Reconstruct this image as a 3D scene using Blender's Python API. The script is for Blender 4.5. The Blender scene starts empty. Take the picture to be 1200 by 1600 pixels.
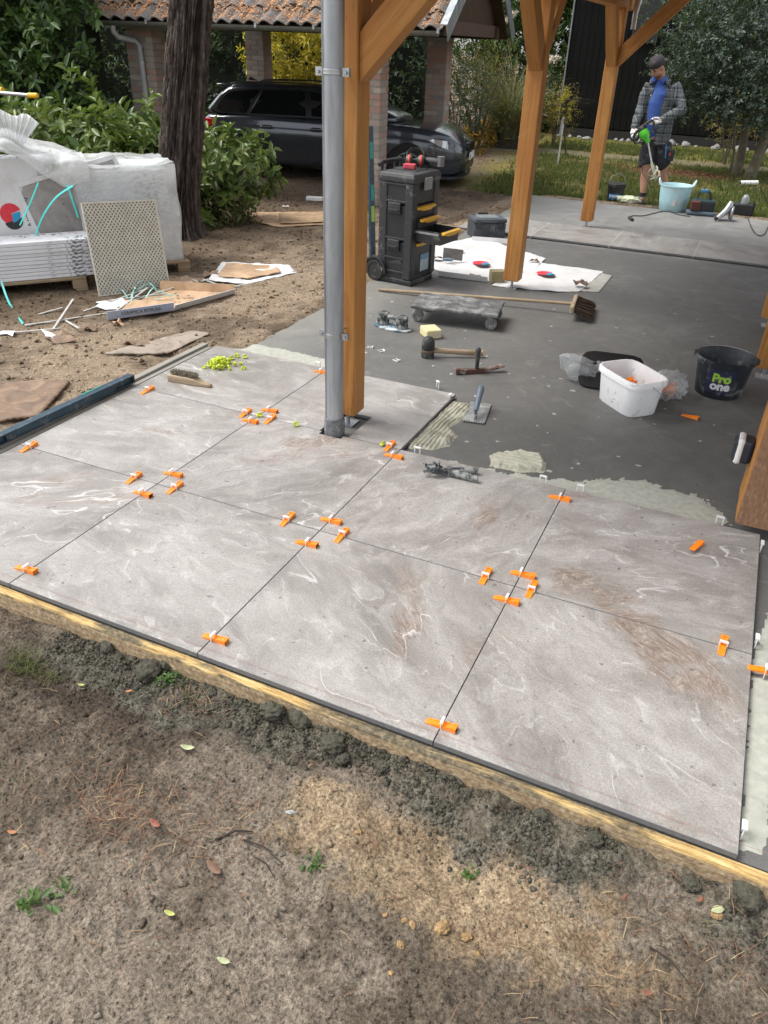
import bpy, bmesh, math, random
import numpy as np
from mathutils import Vector, Matrix

random.seed(7)
rng = np.random.default_rng(7)
scene = bpy.context.scene
COL = scene.collection
PI = math.pi

# ---------------------------------------------------------------- camera (measured from the 0.9 m tile grid)
FPX, YAW, PITCH, ROLL = 1193.56, -0.41250, 0.55241, 0.036410
CAM = np.array([2.3028, -1.5990, 1.8671])
_fw = np.array([math.sin(YAW)*math.cos(PITCH), math.cos(YAW)*math.cos(PITCH), -math.sin(PITCH)])
_rt = np.array([math.cos(YAW), -math.sin(YAW), 0.0])
_up = np.cross(_rt, _fw)
_r = math.cos(ROLL)*_rt + math.sin(ROLL)*_up
_u = -math.sin(ROLL)*_rt + math.cos(ROLL)*_up
cam_data = bpy.data.cameras.new('camera')
cam_data.sensor_fit = 'VERTICAL'; cam_data.sensor_height = 36.0; cam_data.sensor_width = 27.0
cam_data.lens = FPX*36.0/1600.0
cam_data.clip_start = 0.05; cam_data.clip_end = 600.0
cam = bpy.data.objects.new('camera', cam_data); COL.objects.link(cam)
cam.matrix_world = Matrix(((_r[0], _u[0], -_fw[0], CAM[0]), (_r[1], _u[1], -_fw[1], CAM[1]), (_r[2], _u[2], -_fw[2], CAM[2]), (0, 0, 0, 1)))
scene.camera = cam

# ---------------------------------------------------------------- sky, sun, exposure: bright overcast day
SUN_EL, SUN_AZ = math.radians(58), math.radians(-104)     # azimuth from +Y towards +X
world = bpy.data.worlds.new('World'); scene.world = world; world.use_nodes = True
wn = world.node_tree; wn.nodes.clear()
sky = wn.nodes.new('ShaderNodeTexSky'); sky.sky_type = 'NISHITA'; sky.sun_disc = False
sky.sun_elevation = SUN_EL; sky.sun_rotation = SUN_AZ
sky.air_density = 1.0; sky.dust_density = 2.0; sky.ozone_density = 1.0
hs = wn.nodes.new('ShaderNodeHueSaturation'); hs.inputs['Saturation'].default_value = 0.22
bg = wn.nodes.new('ShaderNodeBackground'); bg.inputs['Strength'].default_value = 0.125
wo = wn.nodes.new('ShaderNodeOutputWorld')
wn.links.new(sky.outputs['Color'], hs.inputs['Color']); wn.links.new(hs.outputs['Color'], bg.inputs['Color'])
wn.links.new(bg.outputs['Background'], wo.inputs['Surface'])
sun_d = bpy.data.lights.new('sun', 'SUN'); sun_d.energy = 1.25; sun_d.angle = math.radians(30); sun_d.color = (1.0, 0.96, 0.90)
sun = bpy.data.objects.new('sun', sun_d); COL.objects.link(sun)
_sd = Vector((math.sin(SUN_AZ)*math.cos(SUN_EL), math.cos(SUN_AZ)*math.cos(SUN_EL), math.sin(SUN_EL)))
sun.rotation_euler = _sd.to_track_quat('Z', 'Y').to_euler()
sun.location = _sd*40
scene.view_settings.view_transform = 'Standard'; scene.view_settings.look = 'None'
scene.view_settings.gamma = 1.0; scene.view_settings.use_curve_mapping = False
scene.view_settings.exposure = 1.42
scene.render.engine = 'CYCLES'
scene.cycles.max_bounces = 8; scene.cycles.transparent_max_bounces = 12; scene.cycles.transmission_bounces = 4
scene.cycles.use_denoising = True

# ---------------------------------------------------------------- placing helpers
def _ray(px, py): return _fw + (px-600)/FPX*_r - (py-800)/FPX*_u
def G(px, py, z=0.0):
    d = _ray(px, py); t = (z-CAM[2])/d[2]; return Vector(CAM+d*t)
def PYl(px, py, Y):
    d = _ray(px, py); t = (Y-CAM[1])/d[1]; return Vector(CAM+d*t)

# ---------------------------------------------------------------- numpy noise
_perm = np.random.default_rng(3).permutation(512).astype(np.int64)
_grad = np.array([(math.cos(a), math.sin(a)) for a in np.linspace(0, 2*PI, 16, endpoint=False)])
def perlin(x, y):
    xi = np.floor(x).astype(np.int64); yi = np.floor(y).astype(np.int64)
    xf = x-xi; yf = y-yi
    def gr(ix, iy, fx, fy):
        h = _perm[(_perm[ix & 511]+iy) & 511] & 15
        g = _grad[h]; return g[..., 0]*fx+g[..., 1]*fy
    u = xf*xf*xf*(xf*(xf*6-15)+10); v = yf*yf*yf*(yf*(yf*6-15)+10)
    a = gr(xi, yi, xf, yf); b = gr(xi+1, yi, xf-1, yf); c = gr(xi, yi+1, xf, yf-1); d = gr(xi+1, yi+1, xf-1, yf-1)
    return (a*(1-u)+b*u)*(1-v)+(c*(1-u)+d*u)*v
def fbm(x, y, octv=4, gain=0.5, lac=2.03):
    x = np.asarray(x, float); y = np.asarray(y, float)
    s = np.zeros(np.broadcast(x, y).shape); a = 1.0; f = 1.0
    for i in range(octv):
        s = s+a*perlin(x*f+17.3*i, y*f+5.1*i); a *= gain; f *= lac
    return s
def smooth(e0, e1, x):
    t = np.clip((np.asarray(x, float)-e0)/(e1-e0), 0, 1); return t*t*(3-2*t)

# ---------------------------------------------------------------- mesh builder
class MB:
    def __init__(s): s.v = []; s.f = []; s.m = []
    def add(s, vs, fs, mi=0):
        o = len(s.v); s.v.extend([tuple(p) for p in vs])
        for f in fs: s.f.append(tuple(i+o for i in f)); s.m.append(mi)
        return s
    def box(s, c, size, rot=None, mi=0):
        hx, hy, hz = size[0]/2, size[1]/2, size[2]/2
        vs = [Vector((x, y, z)) for x in (-hx, hx) for y in (-hy, hy) for z in (-hz, hz)]
        if rot is not None: vs = [rot @ p for p in vs]
        c = Vector(c); vs = [p+c for p in vs]
        return s.add(vs, [(0, 1, 3, 2), (4, 6, 7, 5), (0, 4, 5, 1), (2, 3, 7, 6), (0, 2, 6, 4), (1, 5, 7, 3)], mi)
    def box2(s, a, b, mi=0):
        a = Vector(a); b = Vector(b); return s.box((a+b)/2, [abs(t) for t in (b-a)], None, mi)
    def bar(s, p0, p1, w, h, up=(0, 0, 1), mi=0):
        p0 = Vector(p0); p1 = Vector(p1); d = p1-p0; L = d.length; d.normalize()
        up = Vector(up); sx = d.cross(up)
        if sx.length < 1e-5: sx = d.cross(Vector((1, 0, 0)))
        sx.normalize(); sy = sx.cross(d).normalized()
        R = Matrix((sx, d, sy)).transposed()
        return s.box((p0+p1)/2, (w, L, h), R, mi)
    def ring(s, pts): pass
    def cyl(s, p0, p1, r0, r1=None, n=14, caps=True, mi=0):
        r1 = r0 if r1 is None else r1
        return s.tube([p0, p1], [r0, r1], n, caps, mi)
    def tube(s, path, r, n=10, caps=True, mi=0, flat=1.0):
        path = [Vector(p) for p in path]; k = len(path)
        rs = r if isinstance(r, (list, tuple)) else [r]*k
        vs = []; fs = []; nx = None
        for i, p in enumerate(path):
            d = (path[min(i+1, k-1)]-path[max(i-1, 0)])
            if d.length < 1e-9: d = Vector((0, 0, 1))
            d.normalize()
            if nx is None:
                nx = d.cross(Vector((0, 0, 1)))
                if nx.length < 1e-3: nx = d.cross(Vector((0, 1, 0)))
            else: nx = nx-d*nx.dot(d)
            nx.normalize(); ny = d.cross(nx)
            for j in range(n):
                a = 2*PI*j/n
                vs.append(p+(nx*math.cos(a)+ny*math.sin(a)*flat)*rs[i])
        for i in range(k-1):
            for j in range(n):
                fs.append((i*n+j, i*n+(j+1) % n, (i+1)*n+(j+1) % n, (i+1)*n+j))
        if caps: fs.append(tuple(range(n-1, -1, -1))); fs.append(tuple(range((k-1)*n, k*n)))
        return s.add(vs, fs, mi)
    def lathe(s, prof, c=(0, 0, 0), n=24, mi=0, sx=1.0, sy=1.0, rot=None, sq=0):
        c = Vector(c); vs = []; fs = []; k = len(prof)
        for (r, z) in prof:
            for j in range(n):
                a = 2*PI*j/n; ca, sa = math.cos(a), math.sin(a)
                if sq:
                    q = (abs(ca)**sq+abs(sa)**sq)**(-1.0/sq); ca *= q; sa *= q
                p = Vector((r*ca*sx, r*sa*sy, z))
                if rot is not None: p = rot @ p
                vs.append(c+p)
        for i in range(k-1):
            for j in range(n):
                fs.append((i*n+j, i*n+(j+1) % n, (i+1)*n+(j+1) % n, (i+1)*n+j))
        if prof[0][0] > 1e-6: fs.append(tuple(range(n-1, -1, -1)))
        if prof[-1][0] > 1e-6: fs.append(tuple(range((k-1)*n, k*n)))
        return s.add(vs, fs, mi)
    def prism(s, poly, z0, z1, mi=0, M=None):
        n = len(poly)
        vs = [Vector((x, y, z0)) for x, y in poly]+[Vector((x, y, z1)) for x, y in poly]
        if M is not None: vs = [M @ p for p in vs]
        fs = [tuple(range(n-1, -1, -1)), tuple(range(n, 2*n))]+[(i, (i+1) % n, n+(i+1) % n, n+i) for i in range(n)]
        return s.add(vs, fs, mi)
    def quad(s, a, b, c, d, mi=0): return s.add([a, b, c, d], [(0, 1, 2, 3)], mi)
    def loft(s, rings, caps=True, mi=0, closed=True):
        n = len(rings[0]); vs = [p for r in rings for p in r]; fs = []
        for i in range(len(rings)-1):
            for j in range(n if closed else n-1):
                fs.append((i*n+j, i*n+(j+1) % n, (i+1)*n+(j+1) % n, (i+1)*n+j))
        if caps: fs.append(tuple(range(n-1, -1, -1))); fs.append(tuple(range((len(rings)-1)*n, len(rings)*n)))
        return s.add(vs, fs, mi)

def mesh_obj(name, mesh, parent=None):
    o = bpy.data.objects.new(name, mesh); COL.objects.link(o)
    if parent is not None: o.parent = parent
    return o
def obj(name, mb, mat, parent=None, smooth_deg=None, bevel=0.0, seg=2, sub=0, loc=None, solid=0.0):
    me = bpy.data.meshes.new(name)
    me.from_pydata([tuple(p) for p in mb.v], [], mb.f)
    mats = mat if isinstance(mat, (list, tuple)) else [mat]
    for m in mats: me.materials.append(m)
    if len(mats) > 1: me.polygons.foreach_set('material_index', mb.m)
    me.validate(); me.update()
    bm = bmesh.new(); bm.from_mesh(me); bmesh.ops.recalc_face_normals(bm, faces=bm.faces); bm.to_mesh(me); bm.free()
    o = mesh_obj(name, me, parent)
    if loc is not None: o.location = loc
    if solid:
        md = o.modifiers.new('solid', 'SOLIDIFY'); md.thickness = solid; md.offset = 0
    if bevel:
        md = o.modifiers.new('bevel', 'BEVEL'); md.width = bevel; md.segments = seg; md.limit_method = 'ANGLE'; md.angle_limit = math.radians(40)
    if sub:
        md = o.modifiers.new('sub', 'SUBSURF'); md.levels = sub; md.render_levels = sub
    if smooth_deg is not None: shade(me, smooth_deg)
    return o
def shade(me, deg):
    me.polygons.foreach_set('use_smooth', [True]*len(me.polygons))
    if deg < 179:
        try: me.set_sharp_from_angle(angle=math.radians(deg))
        except Exception: pass
def np_mesh(name, V, F, mat, parent=None, smooth_deg=None, attrs=None):
    """V (n,3) array, F (m,k) int array with constant k"""
    me = bpy.data.meshes.new(name); V = np.asarray(V, np.float32); F = np.asarray(F, np.int32)
    me.vertices.add(len(V)); me.vertices.foreach_set('co', V.ravel())
    k = F.shape[1]; me.loops.add(F.size); me.loops.foreach_set('vertex_index', F.ravel())
    me.polygons.add(len(F)); me.polygons.foreach_set('loop_start', np.arange(0, F.size, k, dtype=np.int32))
    me.update(calc_edges=True)
    if attrs:
        for an, arr in attrs.items():
            if arr.ndim == 1:
                at = me.attributes.new(an, 'FLOAT', 'POINT'); at.data.foreach_set('value', arr.astype(np.float32))
            else:
                at = me.attributes.new(an, 'FLOAT_COLOR', 'POINT'); at.data.foreach_set('color', arr.astype(np.float32).ravel())
    for m in (mat if isinstance(mat, (list, tuple)) else [mat]): me.materials.append(m)
    if smooth_deg is not None: shade(me, smooth_deg)
    return mesh_obj(name, me, parent)

def tag(o, label=None, cat=None, group=None, kind=None):
    if label: o['label'] = label
    if cat: o['category'] = cat
    if group: o['group'] = group
    if kind: o['kind'] = kind
    return o
def thing(name, label, cat, loc=(0, 0, 0), rotz=0.0, group=None):
    o = bpy.data.objects.new(name, None); COL.objects.link(o); o.empty_display_size = 0.1
    o.location = loc; o.rotation_euler = (0, 0, rotz)
    return tag(o, label, cat, group)
def dup(root, label=None):
    def rec(o, par):
        c = o.copy(); COL.objects.link(c); c.parent = par
        for ch in list(KIDS(o)): rec(ch, c)
        return c
    c = rec(root, None)
    if label: c['label'] = label
    return c
def KIDS(o): return [x for x in o.children]

# ---------------------------------------------------------------- material helpers
class NT:
    def __init__(s, name):
        s.mat = bpy.data.materials.new(name); s.mat.use_nodes = True; s.t = s.mat.node_tree; s.t.nodes.clear()
        s.out = s.t.nodes.new('ShaderNodeOutputMaterial')
    def n(s, typ, ins=None, **props):
        nd = s.t.nodes.new('ShaderNode'+typ)
        for k, v in props.items(): setattr(nd, k, v)
        if ins:
            for k, v in ins.items():
                sock = nd.inputs[k]
                if isinstance(v, bpy.types.NodeSocket): s.t.links.new(v, sock)
                elif v is not None:
                    try: sock.default_value = v
                    except Exception: sock.default_value = (v, v, v) if not hasattr(v, '__len__') else tuple(v)+(1.0,)
        return nd
    def coord(s, which='Object'): return s.n('TexCoord').outputs[which]
    def pos(s): return s.n('NewGeometry').outputs['Position']
    def mapv(s, v, scale=(1, 1, 1), loc=(0, 0, 0), rot=(0, 0, 0)):
        return s.n('Mapping', {'Vector': v, 'Scale': scale, 'Location': loc, 'Rotation': rot}).outputs['Vector']
    def noise(s, v, scale=5.0, detail=4.0, rough=0.55, dist=0.0, out='Fac'):
        return s.n('TexNoise', {'Vector': v, 'Scale': scale, 'Detail': detail, 'Roughness': rough, 'Distortion': dist}).outputs[out]
    def voro(s, v, scale=5.0, feature='F1', out='Distance', rand=1.0):
        return s.n('TexVoronoi', {'Vector': v, 'Scale': scale, 'Randomness': rand}, feature=feature).outputs[out]
    def ramp(s, f, stops, interp='LINEAR'):
        nd = s.n('ValToRGB', {'Fac': f}); cr = nd.color_ramp; cr.interpolation = interp
        while len(cr.elements) > 1: cr.elements.remove(cr.elements[-1])
        for i, (p, c) in enumerate(stops):
            e = cr.elements[0] if i == 0 else cr.elements.new(p)
            e.position = p
            e.color = (c, c, c, 1) if not hasattr(c, '__len__') else tuple(c)+(1,)
        return nd.outputs['Color']
    def rng(s, f, a, b, c=0.0, d=1.0):
        return s.n('MapRange', {'Value': f, 'From Min': a, 'From Max': b, 'To Min': c, 'To Max': d}).outputs['Result']
    def math(s, op, a, b=0.0, clamp=False):
        nd = s.n('Math', None, operation=op); nd.use_clamp = clamp
        for i, v in enumerate((a, b)):
            if isinstance(v, bpy.types.NodeSocket): s.t.links.new(v, nd.inputs[i])
            else: nd.inputs[i].default_value = v
        return nd.outputs[0]
    def mix(s, f, a, b, mode='MIX'):
        nd = s.n('Mix', None, data_type='RGBA', blend_type=mode)
        for k, v in ((0, f), (6, a), (7, b)):
            if isinstance(v, bpy.types.NodeSocket): s.t.links.new(v, nd.inputs[k])
            else: nd.inputs[k].default_value = v if k == 0 else (tuple(v)+(1,) if hasattr(v, '__len__') else (v, v, v, 1))
        return nd.outputs[2]
    def attr(s, name, out='Fac'): return s.n('Attribute', None, attribute_name=name).outputs[out]
    def rand(s): return s.n('ObjectInfo').outputs['Random']
    def bump(s, h, strength=0.3, dist=0.01, normal=None):
        return s.n('Bump', {'Height': h, 'Strength': strength, 'Distance': dist, 'Normal': normal}).outputs['Normal']
    def done(s, col, rough=0.6, metal=0.0, normal=None, spec=None, trans=None, alpha=None, coat=None, sheen=None, emit=None, ior=None):
        b = s.n('BsdfPrincipled', {'Base Color': col, 'Roughness': rough, 'Metallic': metal, 'Normal': normal})
        if spec is not None: b.inputs['Specular IOR Level'].default_value = spec
        if trans is not None: b.inputs['Transmission Weight'].default_value = trans
        if coat is not None: b.inputs['Coat Weight'].default_value = coat; b.inputs['Coat Roughness'].default_value = 0.05
        if ior is not None: b.inputs['IOR'].default_value = ior
        if alpha is not None:
            if isinstance(alpha, bpy.types.NodeSocket): s.t.links.new(alpha, b.inputs['Alpha'])
            else: b.inputs['Alpha'].default_value = alpha
        s.t.links.new(b.outputs[0], s.out.inputs['Surface'])
        return s.mat
    def surf(s, sh): s.t.links.new(sh, s.out.inputs['Surface']); return s.mat

def sv(c):
    """sRGB 0-255 to linear"""
    return tuple(((x/255)/12.92 if x/255 <= .04045 else ((x/255+.055)/1.055)**2.4) for x in c)

def plain(name, col, rough=0.5, metal=0.0, dirt=0.0, dirt_col=(0.35, 0.34, 0.31), scale=14.0, bump=0.0, var=0.15, spec=None, coat=None):
    """a worn surface: base colour with tonal variation and optional dried-mortar smears"""
    s = NT(name); v = s.coord()
    f = s.noise(v, scale, 5, 0.6)
    lo = tuple(c*(1-var) for c in col); hi = tuple(min(1, c*(1+var)) for c in col)
    c = s.mix(s.rng(f, .3, .7), lo, hi)
    ro = rough
    if dirt > 0:
        d = s.noise(v, scale*0.9, 7, 0.68, 0.6)
        k = s.rng(d, 0.62-0.25*dirt, 0.72-0.2*dirt)
        c = s.mix(k, c, dirt_col)
        ro = s.rng(k, 0, 1, rough, 0.9)
    nm = s.bump(s.noise(v, scale*6, 3, .6), bump, .004) if bump else None
    return s.done(c, ro, metal, nm, spec, coat=coat)
# ================================================================ MATERIALS of the setting
def m_ground():
    s = NT('ground_soil'); p = s.pos()
    c = s.attr('col', 'Color')
    f1 = s.noise(p, 420, 3, .6); f2 = s.noise(p, 95, 5, .65); f3 = s.noise(p, 24, 5, .6)
    k = s.math('MULTIPLY', s.rng(f1, .25, .75, .50, 1.5), s.rng(f2, .30, .70, .36, 1.62))
    k = s.math('MULTIPLY', k, s.rng(f3, .3, .7, .8, 1.2))
    c2 = s.mix(1.0, c, s.n('CombineColor', {'Red': k, 'Green': k, 'Blue': k}).outputs[0], 'MULTIPLY')
    # pale quartz grains and dark humus specks
    g = s.voro(p, 300); gm = s.rng(g, .16, .10)
    gr = s.noise(p, 130, 2); gsel = s.rng(gr, .56, .62)
    c2 = s.mix(s.math('MULTIPLY', gm, gsel), c2, (.44, .41, .36))
    c2 = s.mix(s.math('MULTIPLY', s.rng(s.voro(p, 210), .14, .08), s.rng(gr, .46, .40)), c2, (.035, .03, .025))
    h = s.math('ADD', s.math('MULTIPLY', f1, .35), s.math('ADD', s.math('MULTIPLY', f2, 1.5), s.math('MULTIPLY', f3, 1.4)))
    return s.done(c2, .93, 0, s.bump(h, .9, .012), spec=.15)
def m_slab():
    s = NT('slab_concrete'); p = s.pos()
    a = s.noise(p, .7, 6, .62, .5); b = s.noise(p, 4.2, 7, .66, .9); d = s.noise(p, 40, 4, .6); g = s.noise(p, 240, 2, .6)
    c = s.ramp(a, [(.25, (.080, .079, .073)), (.45, (.108, .106, .098)), (.6, (.138, .135, .126)), (.78, (.175, .171, .160))])
    c = s.mix(s.rng(b, .38, .62, 0, .55), c, (.080, .078, .072))
    c = s.mix(s.math('MULTIPLY', s.rng(b, .58, .72), .50), c, (.27, .265, .245)); c = s.mix(s.math('MULTIPLY', s.rng(s.noise(p, 1.6, 6, .65, 1.1), .56, .66), .45), c, (.065, .064, .057))
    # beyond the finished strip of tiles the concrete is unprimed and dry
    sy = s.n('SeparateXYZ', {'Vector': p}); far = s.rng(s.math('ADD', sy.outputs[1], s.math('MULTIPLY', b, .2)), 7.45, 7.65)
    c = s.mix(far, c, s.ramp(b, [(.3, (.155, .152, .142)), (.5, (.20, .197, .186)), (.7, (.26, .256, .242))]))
    lf = s.rng(s.math('ADD', sy.outputs[0], s.math('MULTIPLY', s.math('SUBTRACT', a, .5), 1.4)), -.05, -.55)  # left margin: sky light past the roof edge, put into the colour as a paler tone
    c = s.mix(s.math('MULTIPLY', lf, .75), c, s.ramp(b, [(.3, (.17, .168, .145)), (.7, (.25, .246, .215))]))
    st = s.noise(s.mapv(p, (1.2, 8, 1), rot=(0, 0, .5)), 2.0, 7, .70, 1.6)
    c = s.mix(s.math('MULTIPLY', s.rng(st, .60, .74), .38), c, (.31, .305, .285))
    st2 = s.noise(s.mapv(p, (7, 1.1, 1), rot=(0, 0, .2)), 1.4, 7, .72, 1.4)
    c = s.mix(s.math('MULTIPLY', s.rng(st2, .62, .72), .30), c, (.055, .054, .048))
    pat = s.noise(p, 1.9, 8, .74, 1.0); c = s.mix(s.math('MULTIPLY', s.rng(pat, .645, .69), .55), c, (.36, .355, .335))
    sp = s.noise(p, 55, 1, .5); c = s.mix(s.math('MULTIPLY', s.math('MULTIPLY', s.rng(sp, .69, .74), s.rng(a, .45, .6)), .85), c, (.022, .021, .019))
    c = s.mix(.10, c, s.ramp(g, [(.3, .02), (.7, .4)]))
    h = s.math('ADD', s.math('MULTIPLY', d, .5), s.math('ADD', s.math('MULTIPLY', b, 1.2), s.math('MULTIPLY', st, .6)))
    return s.done(c, s.rng(b, .3, .7, .46, .74), 0, s.bump(h, .28, .006), spec=.38)
def m_tile():
    s = NT('porcelain_slate'); v0 = s.coord(); r = s.rand()
    off = s.n('CombineXYZ', {'X': s.math('MULTIPLY', r, 91.7), 'Y': s.math('MULTIPLY', r, 57.3), 'Z': s.math('MULTIPLY', r, 33.1)}).outputs[0]
    v = s.n('VectorMath', {0: v0, 1: off}, operation='ADD').outputs[0]
    def warped(sc, amt, vec=None):
        w = s.n('VectorMath', {0: s.noise(vec or v, sc, 3, .55, 0, 'Color'), 'Scale': amt}, operation='SCALE').outputs[0]
        return s.n('VectorMath', {0: vec or v, 1: w}, operation='ADD').outputs[0]
    # the run of the slate differs from tile to tile
    rot = s.n('VectorRotate', {'Vector': v, 'Angle': s.math('MULTIPLY', r, 40.0)}, rotation_type='Z_AXIS').outputs[0]
    vr = s.mapv(rot, (1.0, 1.9, 1.0)); vw = warped(1.3, .75, vr); vw2 = warped(4.2, .16, vw)
    cl = s.noise(vw2, 1.5, 7, .60, .2); cl2 = s.noise(vw2, 6.5, 8, .68, .4); mid = s.noise(s.mapv(vw2, (1, 2.2, 1)), 22, 6, .68, .6); gr = s.noise(v, 420, 2, .6); fine = s.noise(v, 130, 4, .65)
    c = s.ramp(cl, [(.26, (.150, .137, .124)), (.42, (.226, .209, .192)), (.55, (.292, .274, .255)), (.75, (.385, .367, .347))])
    # cleft layers: each contour steps the tone and leaves a chalky lip
    lay = s.noise(vw, 1.15, 4, .5, .25)
    st = s.math('FRACT', s.math('MULTIPLY', lay, 6.0))
    c = s.mix(s.math('MULTIPLY', s.rng(st, 0, 1), .12), c, (.165, .152, .142))
    c = s.mix(s.math('MULTIPLY', s.rng(cl2, .50, .72), .45), c, (.45, .43, .41))
    c = s.mix(s.math('MULTIPLY', s.rng(cl2, .48, .28), .35), c, (.14, .124, .112))
    # rust sheets on some tiles only
    br = s.noise(s.mapv(vw2, (1.0, 1.5, 1), loc=(4.2, 1.1, 0)), 1.05, 5, .60, .5)
    bm_ = s.math('MULTIPLY', s.rng(br, .60, .68), .8)
    # one larger rust sheet whose place, run and size are given per tile (object colour: x, y, angle, size)
    oi = s.n('ObjectInfo'); oc = s.n('SeparateColor', {'Color': oi.outputs['Color']}); sz = oi.outputs['Alpha']
    cen = s.n('CombineXYZ', {'X': s.math('SUBTRACT', oc.outputs[0], .5), 'Y': s.math('SUBTRACT', oc.outputs[1], .5)}).outputs[0]
    wv = s.n('VectorMath', {0: s.n('VectorMath', {0: s.noise(v, 4.5, 4, .6, 0, 'Color'), 1: (.5, .5, .5)}, operation='SUBTRACT').outputs[0], 'Scale': .26}, operation='SCALE').outputs[0]
    dl_ = s.n('VectorMath', {0: s.n('VectorMath', {0: v0, 1: wv}, operation='ADD').outputs[0], 1: cen}, operation='SUBTRACT').outputs[0]
    lo_ = s.n('VectorRotate', {'Vector': dl_, 'Angle': s.math('MULTIPLY', oc.outputs[2], -PI)}, rotation_type='Z_AXIS').outputs[0]
    le_ = s.n('VectorMath', {0: s.n('VectorMath', {0: lo_, 1: (1.0, 2.7, 0.0)}, operation='MULTIPLY').outputs[0]}, operation='LENGTH').outputs['Value']
    pm_ = s.rng(s.math('DIVIDE', le_, s.math('MAXIMUM', sz, .001)), 1.0, .62)
    bm_ = s.math('MAXIMUM', bm_, s.math('MULTIPLY', pm_, s.rng(s.noise(v, 11, 5, .65), .34, .52)), True)
    brc = s.ramp(mid, [(.30, (.115, .082, .063)), (.47, (.198, .150, .120)), (.60, (.29, .24, .205)), (.72, (.44, .40, .365))])
    c = s.mix(s.math('MULTIPLY', bm_, .85), c, brc)
    def vein(vec, sc, wd, seed, brk_sc, lo, hi):
        q = s.noise(s.mapv(vec, loc=(seed, seed*1.7, 0)), sc, 3, .48, .25)
        line = s.rng(s.math('ABSOLUTE', s.math('SUBTRACT', q, .5)), wd, wd*.1)
        brk = s.rng(s.noise(s.mapv(v, loc=(seed, 0, 0)), brk_sc, 3, .6), lo, hi)
        return s.math('MULTIPLY', line, brk, True)
    v1 = vein(vw2, .95, .0042, 3.1, 2.4, .47, .60); v2 = vein(vw2, 1.4, .0034, 8.4, 2.6, .53, .64); v3 = vein(vw2, 3.0, .006, 15.2, 3.4, .58, .70)
    ve = s.math('MAXIMUM', s.math('MAXIMUM', v1, v2), s.math('MULTIPLY', v3, .5)); lip = s.math('MULTIPLY', s.rng(st, .10, .0), s.rng(cl2, .45, .60), True)
    ve = s.math('MAXIMUM', ve, s.math('MULTIPLY', lip, .55))
    ve = s.math('MULTIPLY', ve, s.rng(mid, .30, .55, .35, 1.0))
    c = s.mix(s.math('MULTIPLY', ve, .72), c, (.60, .58, .56))
    # grain: scratchy streaks, sugar-fine sparkle, wiped adhesive haze
    c = s.mix(s.math('MULTIPLY', s.rng(mid, .55, .75), .20), c, (.47, .45, .43))
    hz = s.noise(s.mapv(v, (1, 1.8, 1), rot=(0, 0, -.4)), 2.6, 7, .70, 1.2)
    c = s.mix(s.math('MULTIPLY', s.rng(hz, .56, .76), .34), c, (.48, .47, .455))
    k = s.math('MULTIPLY', s.rng(fine, .3, .7, .82, 1.18), s.rng(gr, .3, .7, .82, 1.18))
    c = s.mix(1.0, c, s.n('CombineColor', {'Red': k, 'Green': k, 'Blue': k}).outputs[0], 'MULTIPLY')
    sp = s.noise(v, 34, 2, .5); c = s.mix(s.math('MULTIPLY', s.rng(sp, .70, .74), .6), c, (.07, .06, .055))
    h = s.math('ADD', s.math('MULTIPLY', st, .35), s.math('ADD', s.math('MULTIPLY', cl2, .55), s.math('ADD', s.math('MULTIPLY', gr, .20), s.math('MULTIPLY', mid, .30))))
    return s.done(c, s.rng(cl2, .3, .7, .36, .54), 0, s.bump(h, .40, .006), spec=.5)
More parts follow.
